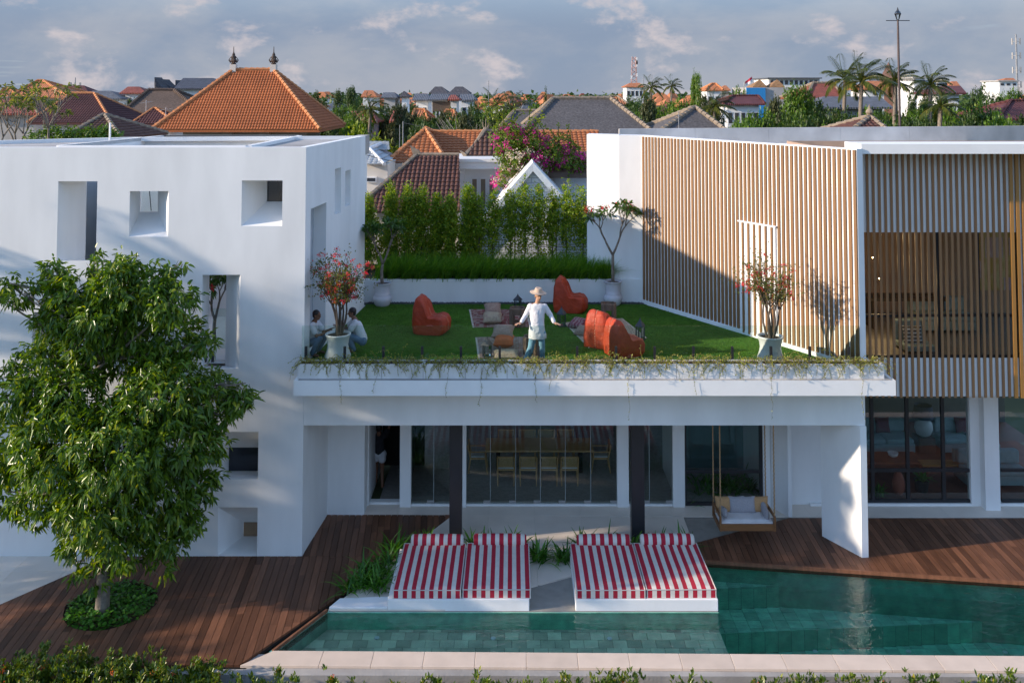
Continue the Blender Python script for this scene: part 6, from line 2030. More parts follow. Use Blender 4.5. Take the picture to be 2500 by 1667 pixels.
R_OR = lambda: rm((.42, .15, .06), 'orange_roof'); R_RED = lambda: rm((.22, .055, .035), 'red_roof'); R_MAR = lambda: rm((.10, .028, .030), 'maroon_roof')
R_GRY = lambda: rm((.10, .11, .13), 'grey_roof'); R_NAVY = lambda: rm((.05, .06, .085), 'navy_roof'); R_DK = lambda: rm((.06, .055, .06), 'dark_roof'); R_PALE = lambda: rm((.40, .42, .44), 'pale_roof'); R_STR = lambda: rm((.26, .14, .06), 'straw_roof')
def hip(name, label, cat, eL, eR, ey, rL, rR, ry, D, dep, rmat, wmat, tiles=None, inset=.7, group=None, cap=None, wins=0, wz=None, z0=0.0, winrow=None, thick=.18):
    FLp, FRp = V(eL, ey, D), V(eR, ey, D); ez = (FLp.z + FRp.z) / 2; FLp.z = FRp.z = ez
    yr = D + dep / 2
    RLp, RRp = V(rL, ry, yr), V(rR, ry, yr); RLp.z = RRp.z = (RLp.z + RRp.z) / 2
    BLp, BRp = Vector((FLp.x, D + dep, ez)), Vector((FRp.x, D + dep, ez))
    c = (FLp + BRp) / 2
    root = empty(name, (c.x, c.y, z0), 0, label, cat, group)
    m = MB()
    faces = [(FLp, FRp, RRp, RLp), (FRp, BRp, RRp, RRp), (BRp, BLp, RLp, RRp), (BLp, FLp, RLp, RLp)]
    if tiles:
        for k, (a, b, cc, d) in enumerate(faces):
            if k == 2: m.quad(a, b, cc, d); continue
            tile_face(m, a, b, cc, d, *tiles)
    else:
        for k, (a, b, cc, d) in enumerate(faces):
            m.quad(a, b, cc, d) if (cc - d).length > 1e-4 else m.quad(a, b, cc)
    for a, b in ((FLp, FRp), (FRp, BRp), (BRp, BLp), (BLp, FLp)):
        m.quad(a - Vector((0, 0, thick)), b - Vector((0, 0, thick)), b, a)
    m.quad(*[q - Vector((0, 0, thick)) for q in (FLp, BLp, BRp, FRp)])
    rf_ = m.build('roof', rmat, root)
    if cap:
        cm, cr = cap
        k = MB()
        for a, b in ((FLp, RLp), (FRp, RRp), (BRp, RRp), (BLp, RLp), (RLp, RRp)):
            if (a - b).length < .05: continue
            ns = max(2, int((b - a).length / .38))
            for j in range(ns):
                k.tube([a.lerp(b, j / ns) + Vector((0, 0, cr * .4)), a.lerp(b, (j + 1.08) / ns) + Vector((0, 0, cr * .25))], [cr * 1.12, cr * .88], 6)
        k.build('ridge_cap', cm, rf_)
    w_ = MB(); x0, x1, y0, y1 = FLp.x + inset, FRp.x - inset, D + inset, D + dep - inset
    w_.box(x0, x1, y0, y1, z0, ez - .05)
    wl_ = w_.build('wall', wmat, root)
    if wins:
        zc0, zc1 = wz if wz else (ez - 2.4, ez - 1.1)
        for k in range(wins):
            xx = x0 + (k + .5) * (x1 - x0) / wins; ww = min(.7, (x1 - x0) / wins * .3)
            fr_ = MB(); fr_.box(xx - ww - .1, xx + ww + .1, y0 - .05, y0 - .002, zc0 - .1, zc1 + .1)
            wo_ = fr_.build('window', WALLW, root)
            MB().box(xx - ww, xx + ww, y0 - .07, y0 - .052, zc0, zc1).build('pane', WIN, wo_)
    return root, dict(FL=FLp, FR=FRp, RL=RLp, RR=RRp)

# orange pavilion with finials
pv, K = hip('pavilion', 'large orange tiled hip-roofed pavilion with two carved ridge finials', 'pavilion', 369, 781, 317, 570, 668, 172, 62, 9.2, OR_TILE, WALLG, (.20, .27, .04, .04), 1.6, None, (RIDGE_OR, .15))
FIN = M_('dark_carved_stone', (.07, .05, .04), .9, .3, 8)
for q in (K['RL'], K['RR']):
    MB().box(q.x - .22, q.x + .22, q.y - .22, q.y + .22, q.z - .25, q.z + .42).build('finial_base', WALLC, pv)
    MB().lathe([(.17, .42), (.21, .49), (.13, .55), (.24, .64), (.25, .76), (.16, .84), (.21, .92), (.18, 1.03), (.10, 1.1), (.12, 1.17), (.07, 1.25), (.035, 1.34), (.02, 1.75)], q, 8).build('finial', FIN, pv)
    for k in range(4):
        a = k * math.pi / 2 + .4
        MB().tube([q + Vector((math.cos(a) * .2, math.sin(a) * .2, .55)), q + Vector((math.cos(a) * .33, math.sin(a) * .33, .74)), q + Vector((math.cos(a) * .2, math.sin(a) * .2, .98))], [.055, .045, .015], 5).build('finial_scroll', FIN, pv)
br = MB()
for k in range(3):
    x = K['FL'].x + 4.9 + k * 2.6
    MB().box(x - .35, x + .35, 62.9, 63.59, K['FL'].z - .75, K['FL'].z - .18).build('bracket', WALLG, pv)
hip('house', 'maroon tiled hip-roofed house left of the orange pavilion', 'house', 67, 273, 300, 176, 230, 229, 75, 9.0, MAR_TILE, WALLW, (.22, .30, .04, .04), .9, None, (RIDGE_OR, .13))
hip('house', 'weathered dark brown tiled roof just behind the cube house parapet', 'house', 150, 296, 340, 252, 256, 282, 45, 6.0, BRN_TILE, WALLG, (.22, .28, .045, .04), .7, None, (RIDGE_GR, .12))
hip('house', 'small dark maroon pyramid roof touching the orange pavilion', 'house', 318, 432, 303, 376, 378, 264, 70, 4.2, MAR_TILE, WALLC, (.22, .3, .04, .04), .7, None, (RIDGE_OR, .10))
hip('house', 'broad brown thatched roof left of the orange pavilion', 'house', 268, 520, 300, 363, 425, 221, 98, 14, THATCHB, WALLG, None, 1.0, None, (THATCHB, .2))
hip('house', 'big plain orange roof on the left skyline', 'house', 22, 168, 237, 92, 105, 197, 112, 9, R_OR(), WALLW, None, .8, None, (RIDGE_OR, .14), 3)
hip('house', 'small orange roof at the far left skyline', 'house', -8, 42, 237, 8, 24, 216, 118, 5, R_OR(), WALLC, None, .6, None, (RIDGE_OR, .12))
hip('house', 'dull red roof low at the far left', 'house', -60, 92, 277, -20, 72, 240, 82, 8, R_RED(), WALLG, None, .7, None, (RIDGE_GR, .12))
hip('house', 'maroon metal roof beyond the big orange roof', 'house', 138, 222, 234, 150, 205, 209, 142, 7, R_MAR(), WALLW, None, .6)
hip('house', 'blue-grey roof behind the maroon tiled house', 'house', 205, 296, 241, 225, 270, 222, 132, 9, R_GRY(), WALLW, None, .6)
hip('house', 'pale grey house with small red roof beyond the brown thatch', 'house', 292, 356, 227, 312, 340, 212, 135, 6, R_RED(), WALLW, None, .6, None, None, 2)
hip('house', 'white house with wide navy roof beside the pavilion ridge', 'house', 424, 560, 216, 447, 520, 191, 122, 9, R_NAVY(), WALLW, None, .6, None, None, 3)
# two horned saddle roofs
SAD = R_DK()
hr = empty('horned_roof', (V(400, 210, 150).x, 152, 0), 0, 'dark saddle roofs with upswept pointed horns on the left skyline', 'roof')
for k, (a, b, tl, tr_, base) in enumerate(((377, 428, 189, 214, 220), (396, 445, 194, 200, 221), (428, 452, 196, 193, 220))):
    m = MB(); n = 8; F_, B_ = [], []
    for i in range(n + 1):
        q = i / n; px = a + (b - a) * q
        zt_ = tl + (tr_ - tl) * q + 16 * math.sin(math.pi * q) * (1 if k < 2 else .7)
        p = V(px, min(zt_, base - 3), 150 + 3 * k); F_.append(p); B_.append(V(px, base + 4, 149 + 3 * k))
    for i in range(n):
        m.slab([B_[i], B_[i + 1], F_[i + 1], F_[i]], (0, 3.2, 0))
    m.build('saddle_roof', SAD, hr)
MB().box(V(380, 220, 151).x, V(446, 220, 151).x, 150.5, 156, 0, V(400, 224, 150).z).build('wall', WALLG, hr)

# centre: red-brown tiled roof, balcony house, grey tiled roof, orange roof, gable
DR = 34.5
a_, b_, c_, d_ = V(911, 473, DR - 1.2), V(1125, 520, DR - 2.0), V(1121, 380, DR + 1.2), V(1018, 380, DR + 1.2)
hr2 = empty('house', (a_.x + 2, DR, 0), 0, 'dark red-brown tiled roof with broken white mortar hip, above the left hedge', 'house')
m = MB()
eL = V(860, 520, DR - 2.0); eR = V(1124, 520, DR - 2.0); eL.z = eR.z
tile_face(m, eL, eR, c_, d_, .17, .26, .045, .035)
bl_ = Vector((eL.x, DR + 6, eL.z))
m.quad(bl_, eL, d_)
rf_ = m.build('roof', RED_TILE, hr2)
k = MB(); ns = 14
for j in range(ns):
    q = eL.lerp(d_, j / ns); q2 = eL.lerp(d_, (j + 1.1) / ns)
    k.tube([q + Vector((0, 0, .05)), q2 + Vector((0, 0, .04))], [.10, .08], 6)
k.tube([d_ + Vector((0, 0, .03)), c_ + Vector((0, 0, .03))], .09, 6)
k.build('ridge_cap', RIDGE_GR, rf_)
MB().slab([d_ + Vector((-.12, -.06, -.05)), d_ + Vector((.25, -.06, -.05)), d_ + Vector((.10, -.06, .18)), d_ + Vector((-.28, -.06, .40))], (0, .14, 0)).build('ridge_ornament', RIDGE_GR, rf_)
MB().box(eL.x + .8, eR.x - .1, DR - 1.5, DR + 5, 0, eL.z - .02).build('wall', WALLC, hr2)
# balcony house
DB = 36.0
bh = empty('balcony_house', (V(1170, 420, DB).x, DB + 2, 0), 0, 'white house with flat canopy and three tall windows behind the hedge', 'house')
x0, x1 = V(1098, 400, DB).x, V(1232, 400, DB).x
zt_, zb_2 = V(1150, 388, DB).z, V(1150, 413, DB).z
m = MB(); m.box(x0, x1, DB, DB + 3, zb_2, zt_ - .12); m.box(x0 - .08, x1, DB - .08, DB + 3.1, zt_ - .119, zt_)
m.build('canopy', WALLW, bh)
wx0 = V(1124, 450, DB + .6).x
MB().box(wx0, x1 + .2, DB + .6, DB + 4, 0, zb_2 - .001).build('wall', WALLW, bh)
MB().box(wx0 - .01, V(1134, 450, DB + .5).x, DB + .35, DB + .599, 0, zb_2 - .001).build('column', WALLW, bh)
for i in range(3):
    a = V(1150 + 21 * i, 450, DB + .55).x; b = V(1150 + 21 * i + 17, 450, DB + .55).x
    w_ = MB().box(a, b, DB + .53, DB + .598, V(1150, 520, DB + .6).z, V(1150, 432, DB + .6).z).build('window', WALLW, bh)
    MB().box(a + .05, b - .05, DB + .515, DB + .529, V(1150, 515, DB + .6).z, V(1150, 437, DB + .6).z).build('pane', M_('curtained_pane', (.17, .13, .09), .3), w_)
# small brown curved roof with trident
DT = 37.5
tt = empty('house', (V(1186, 350, DT).x, DT + 2, 0), 0, 'small steep brown tiled roof with trident finial above the canopy', 'house')
eL, eR = V(1132, 381, DT), V(1262, 381, DT); rd = V(1186, 320, DT + 1.2); rd2 = V(1225, 320, DT + 1.2)
m = MB(); tile_face(m, eL, eR, rd2, rd, .2, .25, .05, .04)
m.quad(Vector((eL.x, DT + 4, eL.z)), eL, rd)
rf_ = m.build('roof', BRN_TILE, tt)
k = MB(); k.tube([eL + Vector((-.15, 0, .22)), eL + Vector((.05, 0, .02)), eL.lerp(rd, .5) + Vector((0, 0, -.08)), rd + Vector((0, 0, .1))], [.03, .11, .10, .10], 6); k.tube([rd, rd2], .09, 6)
k.build('ridge_cap', RIDGE_GR, rf_)
for dx in (-.12, 0, .12):
    MB().tube([rd + Vector((dx * .4, 0, .05)), rd + Vector((dx, 0, .25)), rd + Vector((dx, 0, .45 + (.12 if dx == 0 else 0)))], [.03, .025, .008], 5).build('finial', RIDGE_GR, rf_)
MB().box(eL.x + .3, eR.x, DT + .4, DT + 4, 0, eL.z - .01).build('wall', WALLC, tt)
# pale blue-grey tiled roof by the cube house
DG = 40.0
gr = empty('house', (V(925, 380, DG).x, DG + 3, 0), 0, 'pale blue-grey tiled roof and wall next to the cube house', 'house')
PAL = M_('pale_grey_tile', (.40, .43, .45), .8, .15, 6, .2, 30)
m = MB(); tile_face(m, V(880, 402, DG), V(938, 402, DG), V(902, 364, DG + 2.2), V(880, 364, DG + 2.2), .24, .3, .03, .05)
tile_face(m, V(938, 400, DG), V(968, 384, DG + 5), V(930, 352, DG + 5), V(902, 364, DG + 2.2), .24, .3, .03, .05)
tile_face(m, V(880, 366, DG + 3.5), V(952, 366, DG + 3.5), V(950, 346, DG + 6), V(880, 346, DG + 6), .24, .3, .03, .05)
rf_ = m.build('roof', PAL, gr)
MB().tube([V(938, 401, DG), V(902, 363, DG + 2.2), V(930, 351, DG + 5)], .09, 6).build('ridge_cap', WALLW, rf_)
MB().box(V(880, 402, DG + .3).x, V(946, 402, DG + .3).x, DG + .3, DG + 5, 0, V(900, 403, DG).z).build('wall', WALLC, gr)
w_ = MB().box(V(893, 440, DG + .2).x, V(919, 440, DG + .2).x, DG + .22, DG + .299, V(900, 446, DG + .2).z, V(900, 432, DG + .2).z).build('window', WALLW, gr)
MB().box(V(896, 440, DG + .2).x, V(916, 440, DG + .2).x, DG + .20, DG + .219, V(900, 443, DG + .2).z, V(900, 435, DG + .2).z).build('pane', WIN, w_)
# orange L-shaped roof
DO = 43.0
ob = empty('house', (V(1100, 360, DO).x, DO + 4, 0), 0, 'long orange tiled roof with a front hip behind the bougainvillea', 'house')
m = MB()
ez = V(1000, 398, DO).z
pL, pR = V(944, 398, DO), V(1092, 398, DO); pk = V(1039, 316, DO + 3.2)
tile_face(m, pL, pR, pk, pk, .24, .3, .03, .045)
rg0, rg1 = V(1056, 324, DO + 4.5), V(1460, 330, DO + 4.5); rg1.z = rg0.z
eR2 = V(1470, 398, DO + 1.2); eR2.z = ez
tile_face(m, V(1085, 398, DO + 1.2), eR2, rg1, rg0, .24, .3, .03, .045)
m.quad(pR, Vector((pR.x, DO + 5, ez)), rg0, pk); m.quad(Vector((pL.x, DO + 8, ez)), pL, pk)
rf_ = m.build('roof', OR_TILE2, ob)
k = MB()
for a, b in ((pL, pk), (pR, pk), (pk, rg0), (rg0, rg1)):
    ns = max(2, int((b - a).length / .4))
    for j in range(ns): k.tube([a.lerp(b, j / ns) + Vector((0, 0, .06)), a.lerp(b, (j + 1.08) / ns) + Vector((0, 0, .04))], [.12, .095], 6)
k.build('ridge_cap', RIDGE_OR, rf_)
MB().box(pL.x - .3, pL.x + 5, DO - .1, DO + .05, ez - .35, ez - .02).build('gutter', CONC, ob)
MB().box(pL.x + .6, eR2.x - .6, DO + 1.4, DO + 8, 0, ez - .02).build('wall', M_('dark_brown_wall', (.16, .12, .10), .9), ob)  # even dark brown over the whole wall
# dark fascia pavilion under the bougainvillea
DF = 35.0
fp = empty('pergola_house', (V(1340, 430, DF).x, DF + 2, 0), 0, 'brown eaves with tile ends under the magenta bougainvillea', 'house')
x0, x1 = V(1236, 425, DF).x, V(1460, 425, DF).x
MB().box(x0, x1, DF, DF + .12, V(1300, 435, DF).z, V(1300, 420, DF).z).build('fascia', M_('brown_fascia', (.17, .115, .085), .7), fp)
m = MB(); tile_face(m, Vector((x0, DF - .05, V(1300, 419, DF).z)), Vector((x1, DF - .05, V(1300, 419, DF).z)), Vector((x1, DF + 3, V(1300, 419, DF).z + .55)), Vector((x0, DF + 3, V(1300, 419, DF).z + .55)), .2, .28, .05, .04)
m.build('roof', BRN_TILE, fp)
MB().box(x0 + .2, x1 - .1, DF + .6, DF + 3, 0, V(1300, 436, DF).z).build('wall', WALLW, fp)

# white A-frame gable with painted block infill
DA = 32.4
ag = empty('gable_house', (V(1301, 500, DA).x, DA + 1, 0), 0, 'white painted A-frame gable behind the hedge trees', 'house')
ap = V(1301, 396, DA); slope = (V(1106, 617, DA) - ap)
bl2 = ap + slope * 1.55; br2 = Vector((2 * ap.x - bl2.x, DA, bl2.z))
PAINT = M_('pale_blue_white_paint', (.66, .70, .72), .85, .12, 5, .3, 30, rand=.08, var2=.1, scale2=1)
for e_ in (bl2, br2):
    d = (e_ - ap).normalized(); nn = Vector((-d.z, 0, d.x)) * (.30 if (-d.z * 0 + d.x) > 0 else -.30)
    if nn.z > 0: nn = -nn
    MB().slab([ap, e_, e_ + nn, ap + Vector((0, 0, nn.z * 1.55))], (0, -.18, 0)).build('bargeboard', PAINT, ag)
tri = ccw([(ap.x, ap.z - .15), (bl2.x + .1, bl2.z), (br2.x - .1, br2.z)])
bk = MB(); bk.slab([(p[0], DA + .05, p[1]) for p in tri], (0, .15, 0)); bk.build('backing_wall', M_('blue_grey_joint', (.30, .35, .40), .9), ag)
bw_, bh_ = .46, .17
z = bl2.z; j = 0
while z < ap.z:
    x = bl2.x + (bw_ / 2 if j % 2 else 0) - bw_
    while x < br2.x:
        c = clip([(x, z), (x + bw_ - .018, z), (x + bw_ - .018, z + bh_ - .018), (x, z + bh_ - .018)], tri)
        if len(c) > 2 and area(c) > .006 and z > ZBED - .3:
            MB().slab([(p[0], DA + .049, p[1]) for p in c], (0, -.02, 0)).build('block', PAINT, ag)
        x += bw_
    z += bh_; j += 1
MB().slab([bl2, ap, ap + Vector((0, 5, 0)), bl2 + Vector((0, 5, 0))], (0, 0, -.1)).build('roof_slope', WALLW, ag)
MB().slab([ap, br2, br2 + Vector((0, 5, 0)), ap + Vector((0, 5, 0))], (0, 0, -.1)).build('roof_slope', WALLW, ag)

# big bougainvillea over the eaves
root = empty('bougainvillea', (V(1310, 420, 34.2).x, 34.2, 0), 0, 'huge magenta and cream bougainvillea spilling over the neighbour roof', 'bougainvillea')
blb = [((*V(px, py, 34.6 + dy),), (r / 63, r / 63, r / 63 * .9)) for px, py, r, dy in ((1245, 345, 38, 0), (1290, 355, 45, .2), (1340, 375, 42, .3), (1390, 390, 36, .4), (1265, 385, 36, -.2), (1235, 415, 22, -.4), (1222, 445, 18, -.5), (1310, 395, 30, -.1), (1215, 325, 22, .1), (1415, 400, 22, .5), (1232, 375, 24, -.2))]
P, O = blob_points(blb, 900, .3, 1.05)
v, f = whorls(P, O, 8, .10, .06, 1, .1, .06)
link('leaves', mesh_np('leaves', v, [f]), LEAF_BOUG2 if 'LEAF_BOUG2' in globals() else LEAF_FAR2, root)
def flowers(blbs, nc, mat, nm):
    P, O = blob_points(blbs, nc, .9, 1.1)
    FP = np.repeat(P, 26, 0) + rng.normal(size=(nc * 26, 3)) * .075
    v, f = leaf_arrays(FP, rdir(len(FP)), rdir(len(FP)), .065, .055, .1)
    link(nm, mesh_np(nm, v, [f]), mat, root)['kind'] = 'stuff'
flowers(blb[0:4] + blb[7:8] + blb[9:10], 130, PETAL_PINK, 'magenta_flowers'); flowers(blb[4:7] + blb[7:8], 46, PETAL_WHITE, 'cream_flowers'); flowers(blb[5:7], 10, PETAL_PINK, 'magenta_flowers')
m = MB()
sp_ = []
for k in range(26):
    c = random.choice(blb[:4] + [blb[8]]); s0 = Vector(c[0]) + Vector((random.gauss(0, .3), 0, .3))
    d = Vector((random.uniform(-.9, .5), random.uniform(-.3, .3), random.uniform(.8, 1.2))); p = s0.copy(); pts = [p.copy()]
    for j in range(14):
        d.z -= .05; d.x += random.uniform(-.05, .05); p = p + d.normalized() * .075; pts.append(p.copy())
        for _ in range(3): sp_.append(list(p + Vector([random.gauss(0, .03) for _ in range(3)])))
    m.tube(pts, .012, 4, False)
limb(m, (V(1330, 440, 35.4).x, 35.4, 0), tuple(V(1300, 380, 34.8)), .08, .05, .05)
m.build('stems', TWIG, root)
sp_ = np.array(sp_); v, f = leaf_arrays(sp_, rdir(len(sp_)), rdir(len(sp_)) + np.array([0, 0, .5]), .10, .06, .1)
link('shoot_leaves', mesh_np('shoot_leaves', v, [f]), LEAF_FEATHER, root)

# thatched and other roofs behind
hip('house', 'wide dark grey shingle-thatched hip roof behind the bougainvillea', 'house', 1262, 1612, 338, 1351, 1491, 242, 48, 11, THATCH, WALLG, None, 1.0, None, (RIDGE_GR, .13))
hip('house', 'lower dark grey thatched wing left of the wide thatched roof', 'house', 1206, 1330, 332, 1256, 1330, 272, 56, 8, THATCH, WALLG, None, .8, None, (RIDGE_GR, .12))
hip('house', 'dark grey thatched pyramid roof behind the slat house', 'house', 1590, 1796, 338, 1695, 1698, 264, 45, 7, THATCH, WALLG, None, .8, None, (RIDGE_GR, .13))
fr_, K = hip('small_pavilion', 'small mossy tiled pyramid roof with round knob finial above the concrete upstand', 'pavilion', 2064, 2184, 333, 2123, 2125, 287, 40, 4.2, RED_TILE, WALLG, (.22, .28, .05, .04), .6, None, (RIDGE_GR, .12))
MB().lathe([(.14, 0), (.10, .12), (.18, .22), (.15, .34), (.06, .4), (.02, .6)], K['RL'], 10).build('finial', RIDGE_GR, fr_)
hip('house', 'white house with maroon roof among the right-hand trees', 'house', 1766, 1868, 254, 1789, 1852, 235, 110, 8, R_MAR(), WALLW, None, .6, None, (R_MAR(), .15), 5)
hip('house', 'brick-orange roof behind the tall right-hand tree', 'house', 1968, 2060, 240, 1985, 2035, 204, 92, 9, R_RED(), WALLG, None, .7, None, (RIDGE_GR, .15))
hip('house', 'large plain grey house below the coconut palms', 'house', 1985, 2180, 262, 2010, 2150, 236, 84, 9, R_GRY(), WALLG, None, .7)
hip('house', 'orange roof behind the coconut palms', 'house', 2108, 2172, 217, 2118, 2160, 198, 130, 7, R_OR(), WALLW, None, .6)
hip('house', 'maroon roof right of the leaning palm', 'house', 2286, 2360, 227, 2300, 2345, 210, 105, 7, R_MAR(), WALLW, None, .6)
hip('house', 'maroon roof at the right picture edge', 'house', 2440, 2600, 290, 2468, 2570, 247, 66, 7, R_MAR(), WALLC, None, .7, None, (R_MAR(), .12), 3)
hip('house', 'white house with twin orange roofs left of the flag', 'house', 1722, 1766, 220, 1738, 1748, 205, 150, 5, R_OR(), WALLW, None, .3, None, (RIDGE_OR, .15), 2)
hip('house', 'small orange roof right of the twin orange roofs', 'house', 1758, 1784, 220, 1768, 1773, 209, 158, 5, R_OR(), WALLG, None, .3)
bb = empty('blue_building', (V(1850, 228, 150).x, 153, 0), 0, 'flat building with bright blue sheet front near the flag', 'building')
MB().box(V(1823, 230, 150).x, V(1869, 230, 150).x, 150, 150.3, 0, V(1850, 215, 150).z).build('blue_sheet', M_('bright_blue_sheet', (.02, .22, .52), .6, .12, 3, stretch=(3, 3, .2)), bb)
MB().box(V(1823, 230, 150).x, V(1935, 230, 150).x, 150.31, 160, 0, V(1850, 214, 150).z).build('wall', WALLG, bb)
for k, (a, b, c) in enumerate(((1838, 1873, 1855), (1881, 1916, 1898))):
    hip('roof_hut', 'straw-coloured pyramid roof on the blue building, %s' % ('left one' if k == 0 else 'right one'), 'hut', a, b, 212, c - 1, c + 1, 195, 152, 4, R_STR(), WALLC, None, .3, None, None, 0, None, V(1850, 214, 150).z)
lb = empty('long_building', (V(1940, 200, 185).x, 190, 0), 0, 'long white flat-roofed building on the skyline behind the blue one', 'building')
MB().box(V(1876, 200, 185).x, V(2001, 200, 185).x, 185, 196, 0, V(1900, 193, 185).z).build('wall', WALLW, lb)
MB().box(V(1872, 200, 185).x, V(2004, 200, 185).x, 184.2, 197, V(1900, 193, 185).z, V(1900, 190, 185).z).build('roof', R_GRY(), lb)
for k in range(10):
    x = V(1884 + k * 12, 200, 185).x
    w_ = MB().box(x - .3, x + .3, 184.93, 184.99, V(1900, 207, 185).z, V(1900, 197, 185).z).build('window', WIN, lb)
sp3 = empty('spire_tower', (V(2168, 190, 140).x, 141, 0), 0, 'brown tower with steep pointed tiled spire among the palms', 'tower')
c = V(2169, 152, 140); zb3 = V(2169, 182, 140).z
m = MB(); m.lathe([(1.5, zb3 - 1.0), (1.05, zb3), (.5, zb3 + (c.z - zb3) * .5), (.02, c.z)], (c.x, 140, 0), 4); m.build('spire', M_('spire_tiles', (.13, .07, .055), .85), sp3)
m = MB(); m.lathe([(1.35, 0), (1.35, zb3 - 1.0)], (c.x, 140, 0), 4); m.build('shaft', BRN_TILE, sp3)
for lab, a, b, t_, bt, D in (('small white flat-roofed block left of the leaning palm', 2232, 2258, 192, 216, 150), ('white rooftop room right of the leaning palm', 2288, 2312, 200, 214, 150), ('cream block under the telecom mast', 2440, 2484, 200, 222, 190)):
    r = empty('flat_building', (V((a + b) / 2, bt, D).x, D + 3, 0), 0, lab, 'building')
    MB().box(V(a, bt, D).x, V(b, bt, D).x, D, D + 7, 0, V(a, t_, D).z).build('wall', WALLW, r)
    MB().box(V(a, bt, D).x - .3, V(b, bt, D).x + .3, D - .3, D + 7.3, V(a, t_, D).z + .001, V(a, t_, D).z + .3).build('roof', WALLG, r)
    for k in range(3):
        x = V(a + (b - a) * (k + .5) / 3, bt, D).x
        MB().box(x - .35, x + .35, D - .06, D - .005, V(a, t_ + 9, D).z, V(a, t_ + 4, D).z).build('window', WIN, r)
hip('house', 'orange roof right of the white rooftop room', 'house', 2314, 2346, 212, 2324, 2336, 199, 155, 5, R_OR(), WALLW, None, .4)
hip('house', 'orange roof near the telecom mast', 'house', 2446, 2484, 200, 2456, 2474, 191, 200, 6, R_OR(), WALLW, None, .4)
# mid-distance centre
hip('house', 'dark twin hip roof on the skyline, left one', 'house', 1047, 1094, 227, 1062, 1079, 212, 165, 8, R_DK(), WALLW, None, .5)
hip('house', 'dark twin hip roof on the skyline, right one', 'house', 1096, 1147, 227, 1112, 1130, 212, 165, 8, R_DK(), WALLW, None, .5)
hip('house', 'wide low grey roof under the twin dark roofs', 'house', 1050, 1150, 234, 1056, 1144, 226, 150, 8, R_DK(), WALLW, None, .5)
wh, K = hip('house', 'two-storey cream house with brown balcony windows in the tree belt', 'house', 1044, 1102, 243, 1052, 1094, 230, 118, 8, R_GRY(), WALLC, None, .5, None, None, 4)
zc = K['FL'].z
MB().box(K['FL'].x + .6, K['FL'].x + 3.0, 118.4, 118.49, zc - 1.6, zc - .35).build('balcony_window', M_('brown_blind', (.10, .07, .05), .7), wh)
hip('house', 'brown-roofed bay of the cream house', 'house', 1092, 1122, 243, 1100, 1112, 232, 116, 6, R_RED(), WALLC, None, .4, None, None, 2)
hip('house', 'blue-grey roof left of the cream house', 'house', 1006, 1052, 244, 1012, 1044, 229, 125, 8, R_GRY(), WALLW, None, .5, None, None, 2)
hip('house', 'grey roof right of the cream house', 'house', 1118, 1162, 244, 1124, 1154, 230, 128, 8, R_GRY(), WALLW, None, .5, None, None, 2)
hip('house', 'small dark roof left of the blue-grey roof', 'house', 974, 998, 236, 985, 988, 223, 140, 5, R_DK(), WALLW, None, .4)
hip('house', 'grey roof near the left tree belt', 'house', 930, 970, 238, 936, 962, 226, 140, 7, R_GRY(), WALLG, None, .4)
hip('house', 'orange roof on the skyline right of the pavilion', 'house', 880, 920, 236, 890, 910, 221, 172, 7, R_OR(), WALLW, None, .4)
hip('house', 'low orange roof in the tree belt, left of the bare tree', 'house', 1004, 1046, 292, 1012, 1036, 268, 86, 7, R_OR(), WALLG, None, .5, None, (RIDGE_OR, .12))
hip('house', 'low orange roof in the tree belt, near the bare tree', 'house', 1072, 1118, 298, 1088, 1108, 270, 86, 7, R_OR(), WALLG, None, .5, None, (RIDGE_OR, .12))
hip('house', 'dull red roof in the tree belt behind the feathery tree', 'house', 950, 990, 296, 960, 986, 270, 80, 6, R_RED(), WALLG, None, .5)
hip('house', 'long dull red roof right of the orange pavilion', 'house', 852, 918, 296, 858, 912, 272, 84, 6, R_RED(), WALLG, None, .5)
hip('house', 'orange roof with blue wall beyond the wide thatched roof', 'house', 1482, 1536, 256, 1490, 1508, 236, 96, 7, R_OR(), M_('blue_wall', (.25, .36, .42), .9), None, .5, None, (RIDGE_GR, .12))
hip('house', 'tall white building with orange roof under the lattice tower', 'building', 1526, 1574, 212, 1538, 1562, 203, 230, 8, R_OR(), WALLW, None, .4, None, None, 4)
hip('house', 'dark red roof in the trees left of the thatched pyramid', 'house', 1590, 1650, 284, 1600, 1640, 258, 90, 6, R_MAR(), WALLG, None, .5)

# lattice tower, masts, flag, lamp post
RW = M_('red_white_steel', (.45, .30, .28), .7, .3, .25)
def lattice(px, py0, py1, D, w0, w1, label, dishes=6):
    b = V(px, py1, D); t_ = V(px, py0, D)
    r = empty('lattice_tower', (b.x, D, 0), 0, label, 'tower')
    m = MB(); n = 16
    for sx in (-1, 1):
        for sy in (-1, 1):
            m.tube([(b.x + sx * w0, D + sy * w0, 0), (b.x + sx * w1, D + sy * w1, t_.z)], .12, 4)
    for i in range(n):
        z0, z1 = t_.z * i / n, t_.z * (i + 1) / n; a = w0 + (w1 - w0) * i / n; c = w0 + (w1 - w0) * (i + 1) / n
        for s_ in (-1, 1):
            m.tube([(b.x - a, D + s_ * a, z0), (b.x + c, D + s_ * c, z1)], .07, 3); m.tube([(b.x + a, D + s_ * a, z0), (b.x - c, D + s_ * c, z1)], .07, 3)
            m.tube([(b.x + s_ * a, D - a, z0), (b.x + s_ * c, D + c, z1)], .07, 3)
    m.build('lattice', RW, r)
    for i in range(dishes):
        z = t_.z * random.uniform(.6, .98)
        MB().obox((b.x + random.choice((-1, 1)) * (w1 + .35), D - w1 - .3, z), (.45, .3, 1.1)).build('antenna', WALLW, r)
    return r
lattice(1548, 139, 203, 300, 1.5, .55, 'red and white lattice tower on the skyline behind the thatched roof')
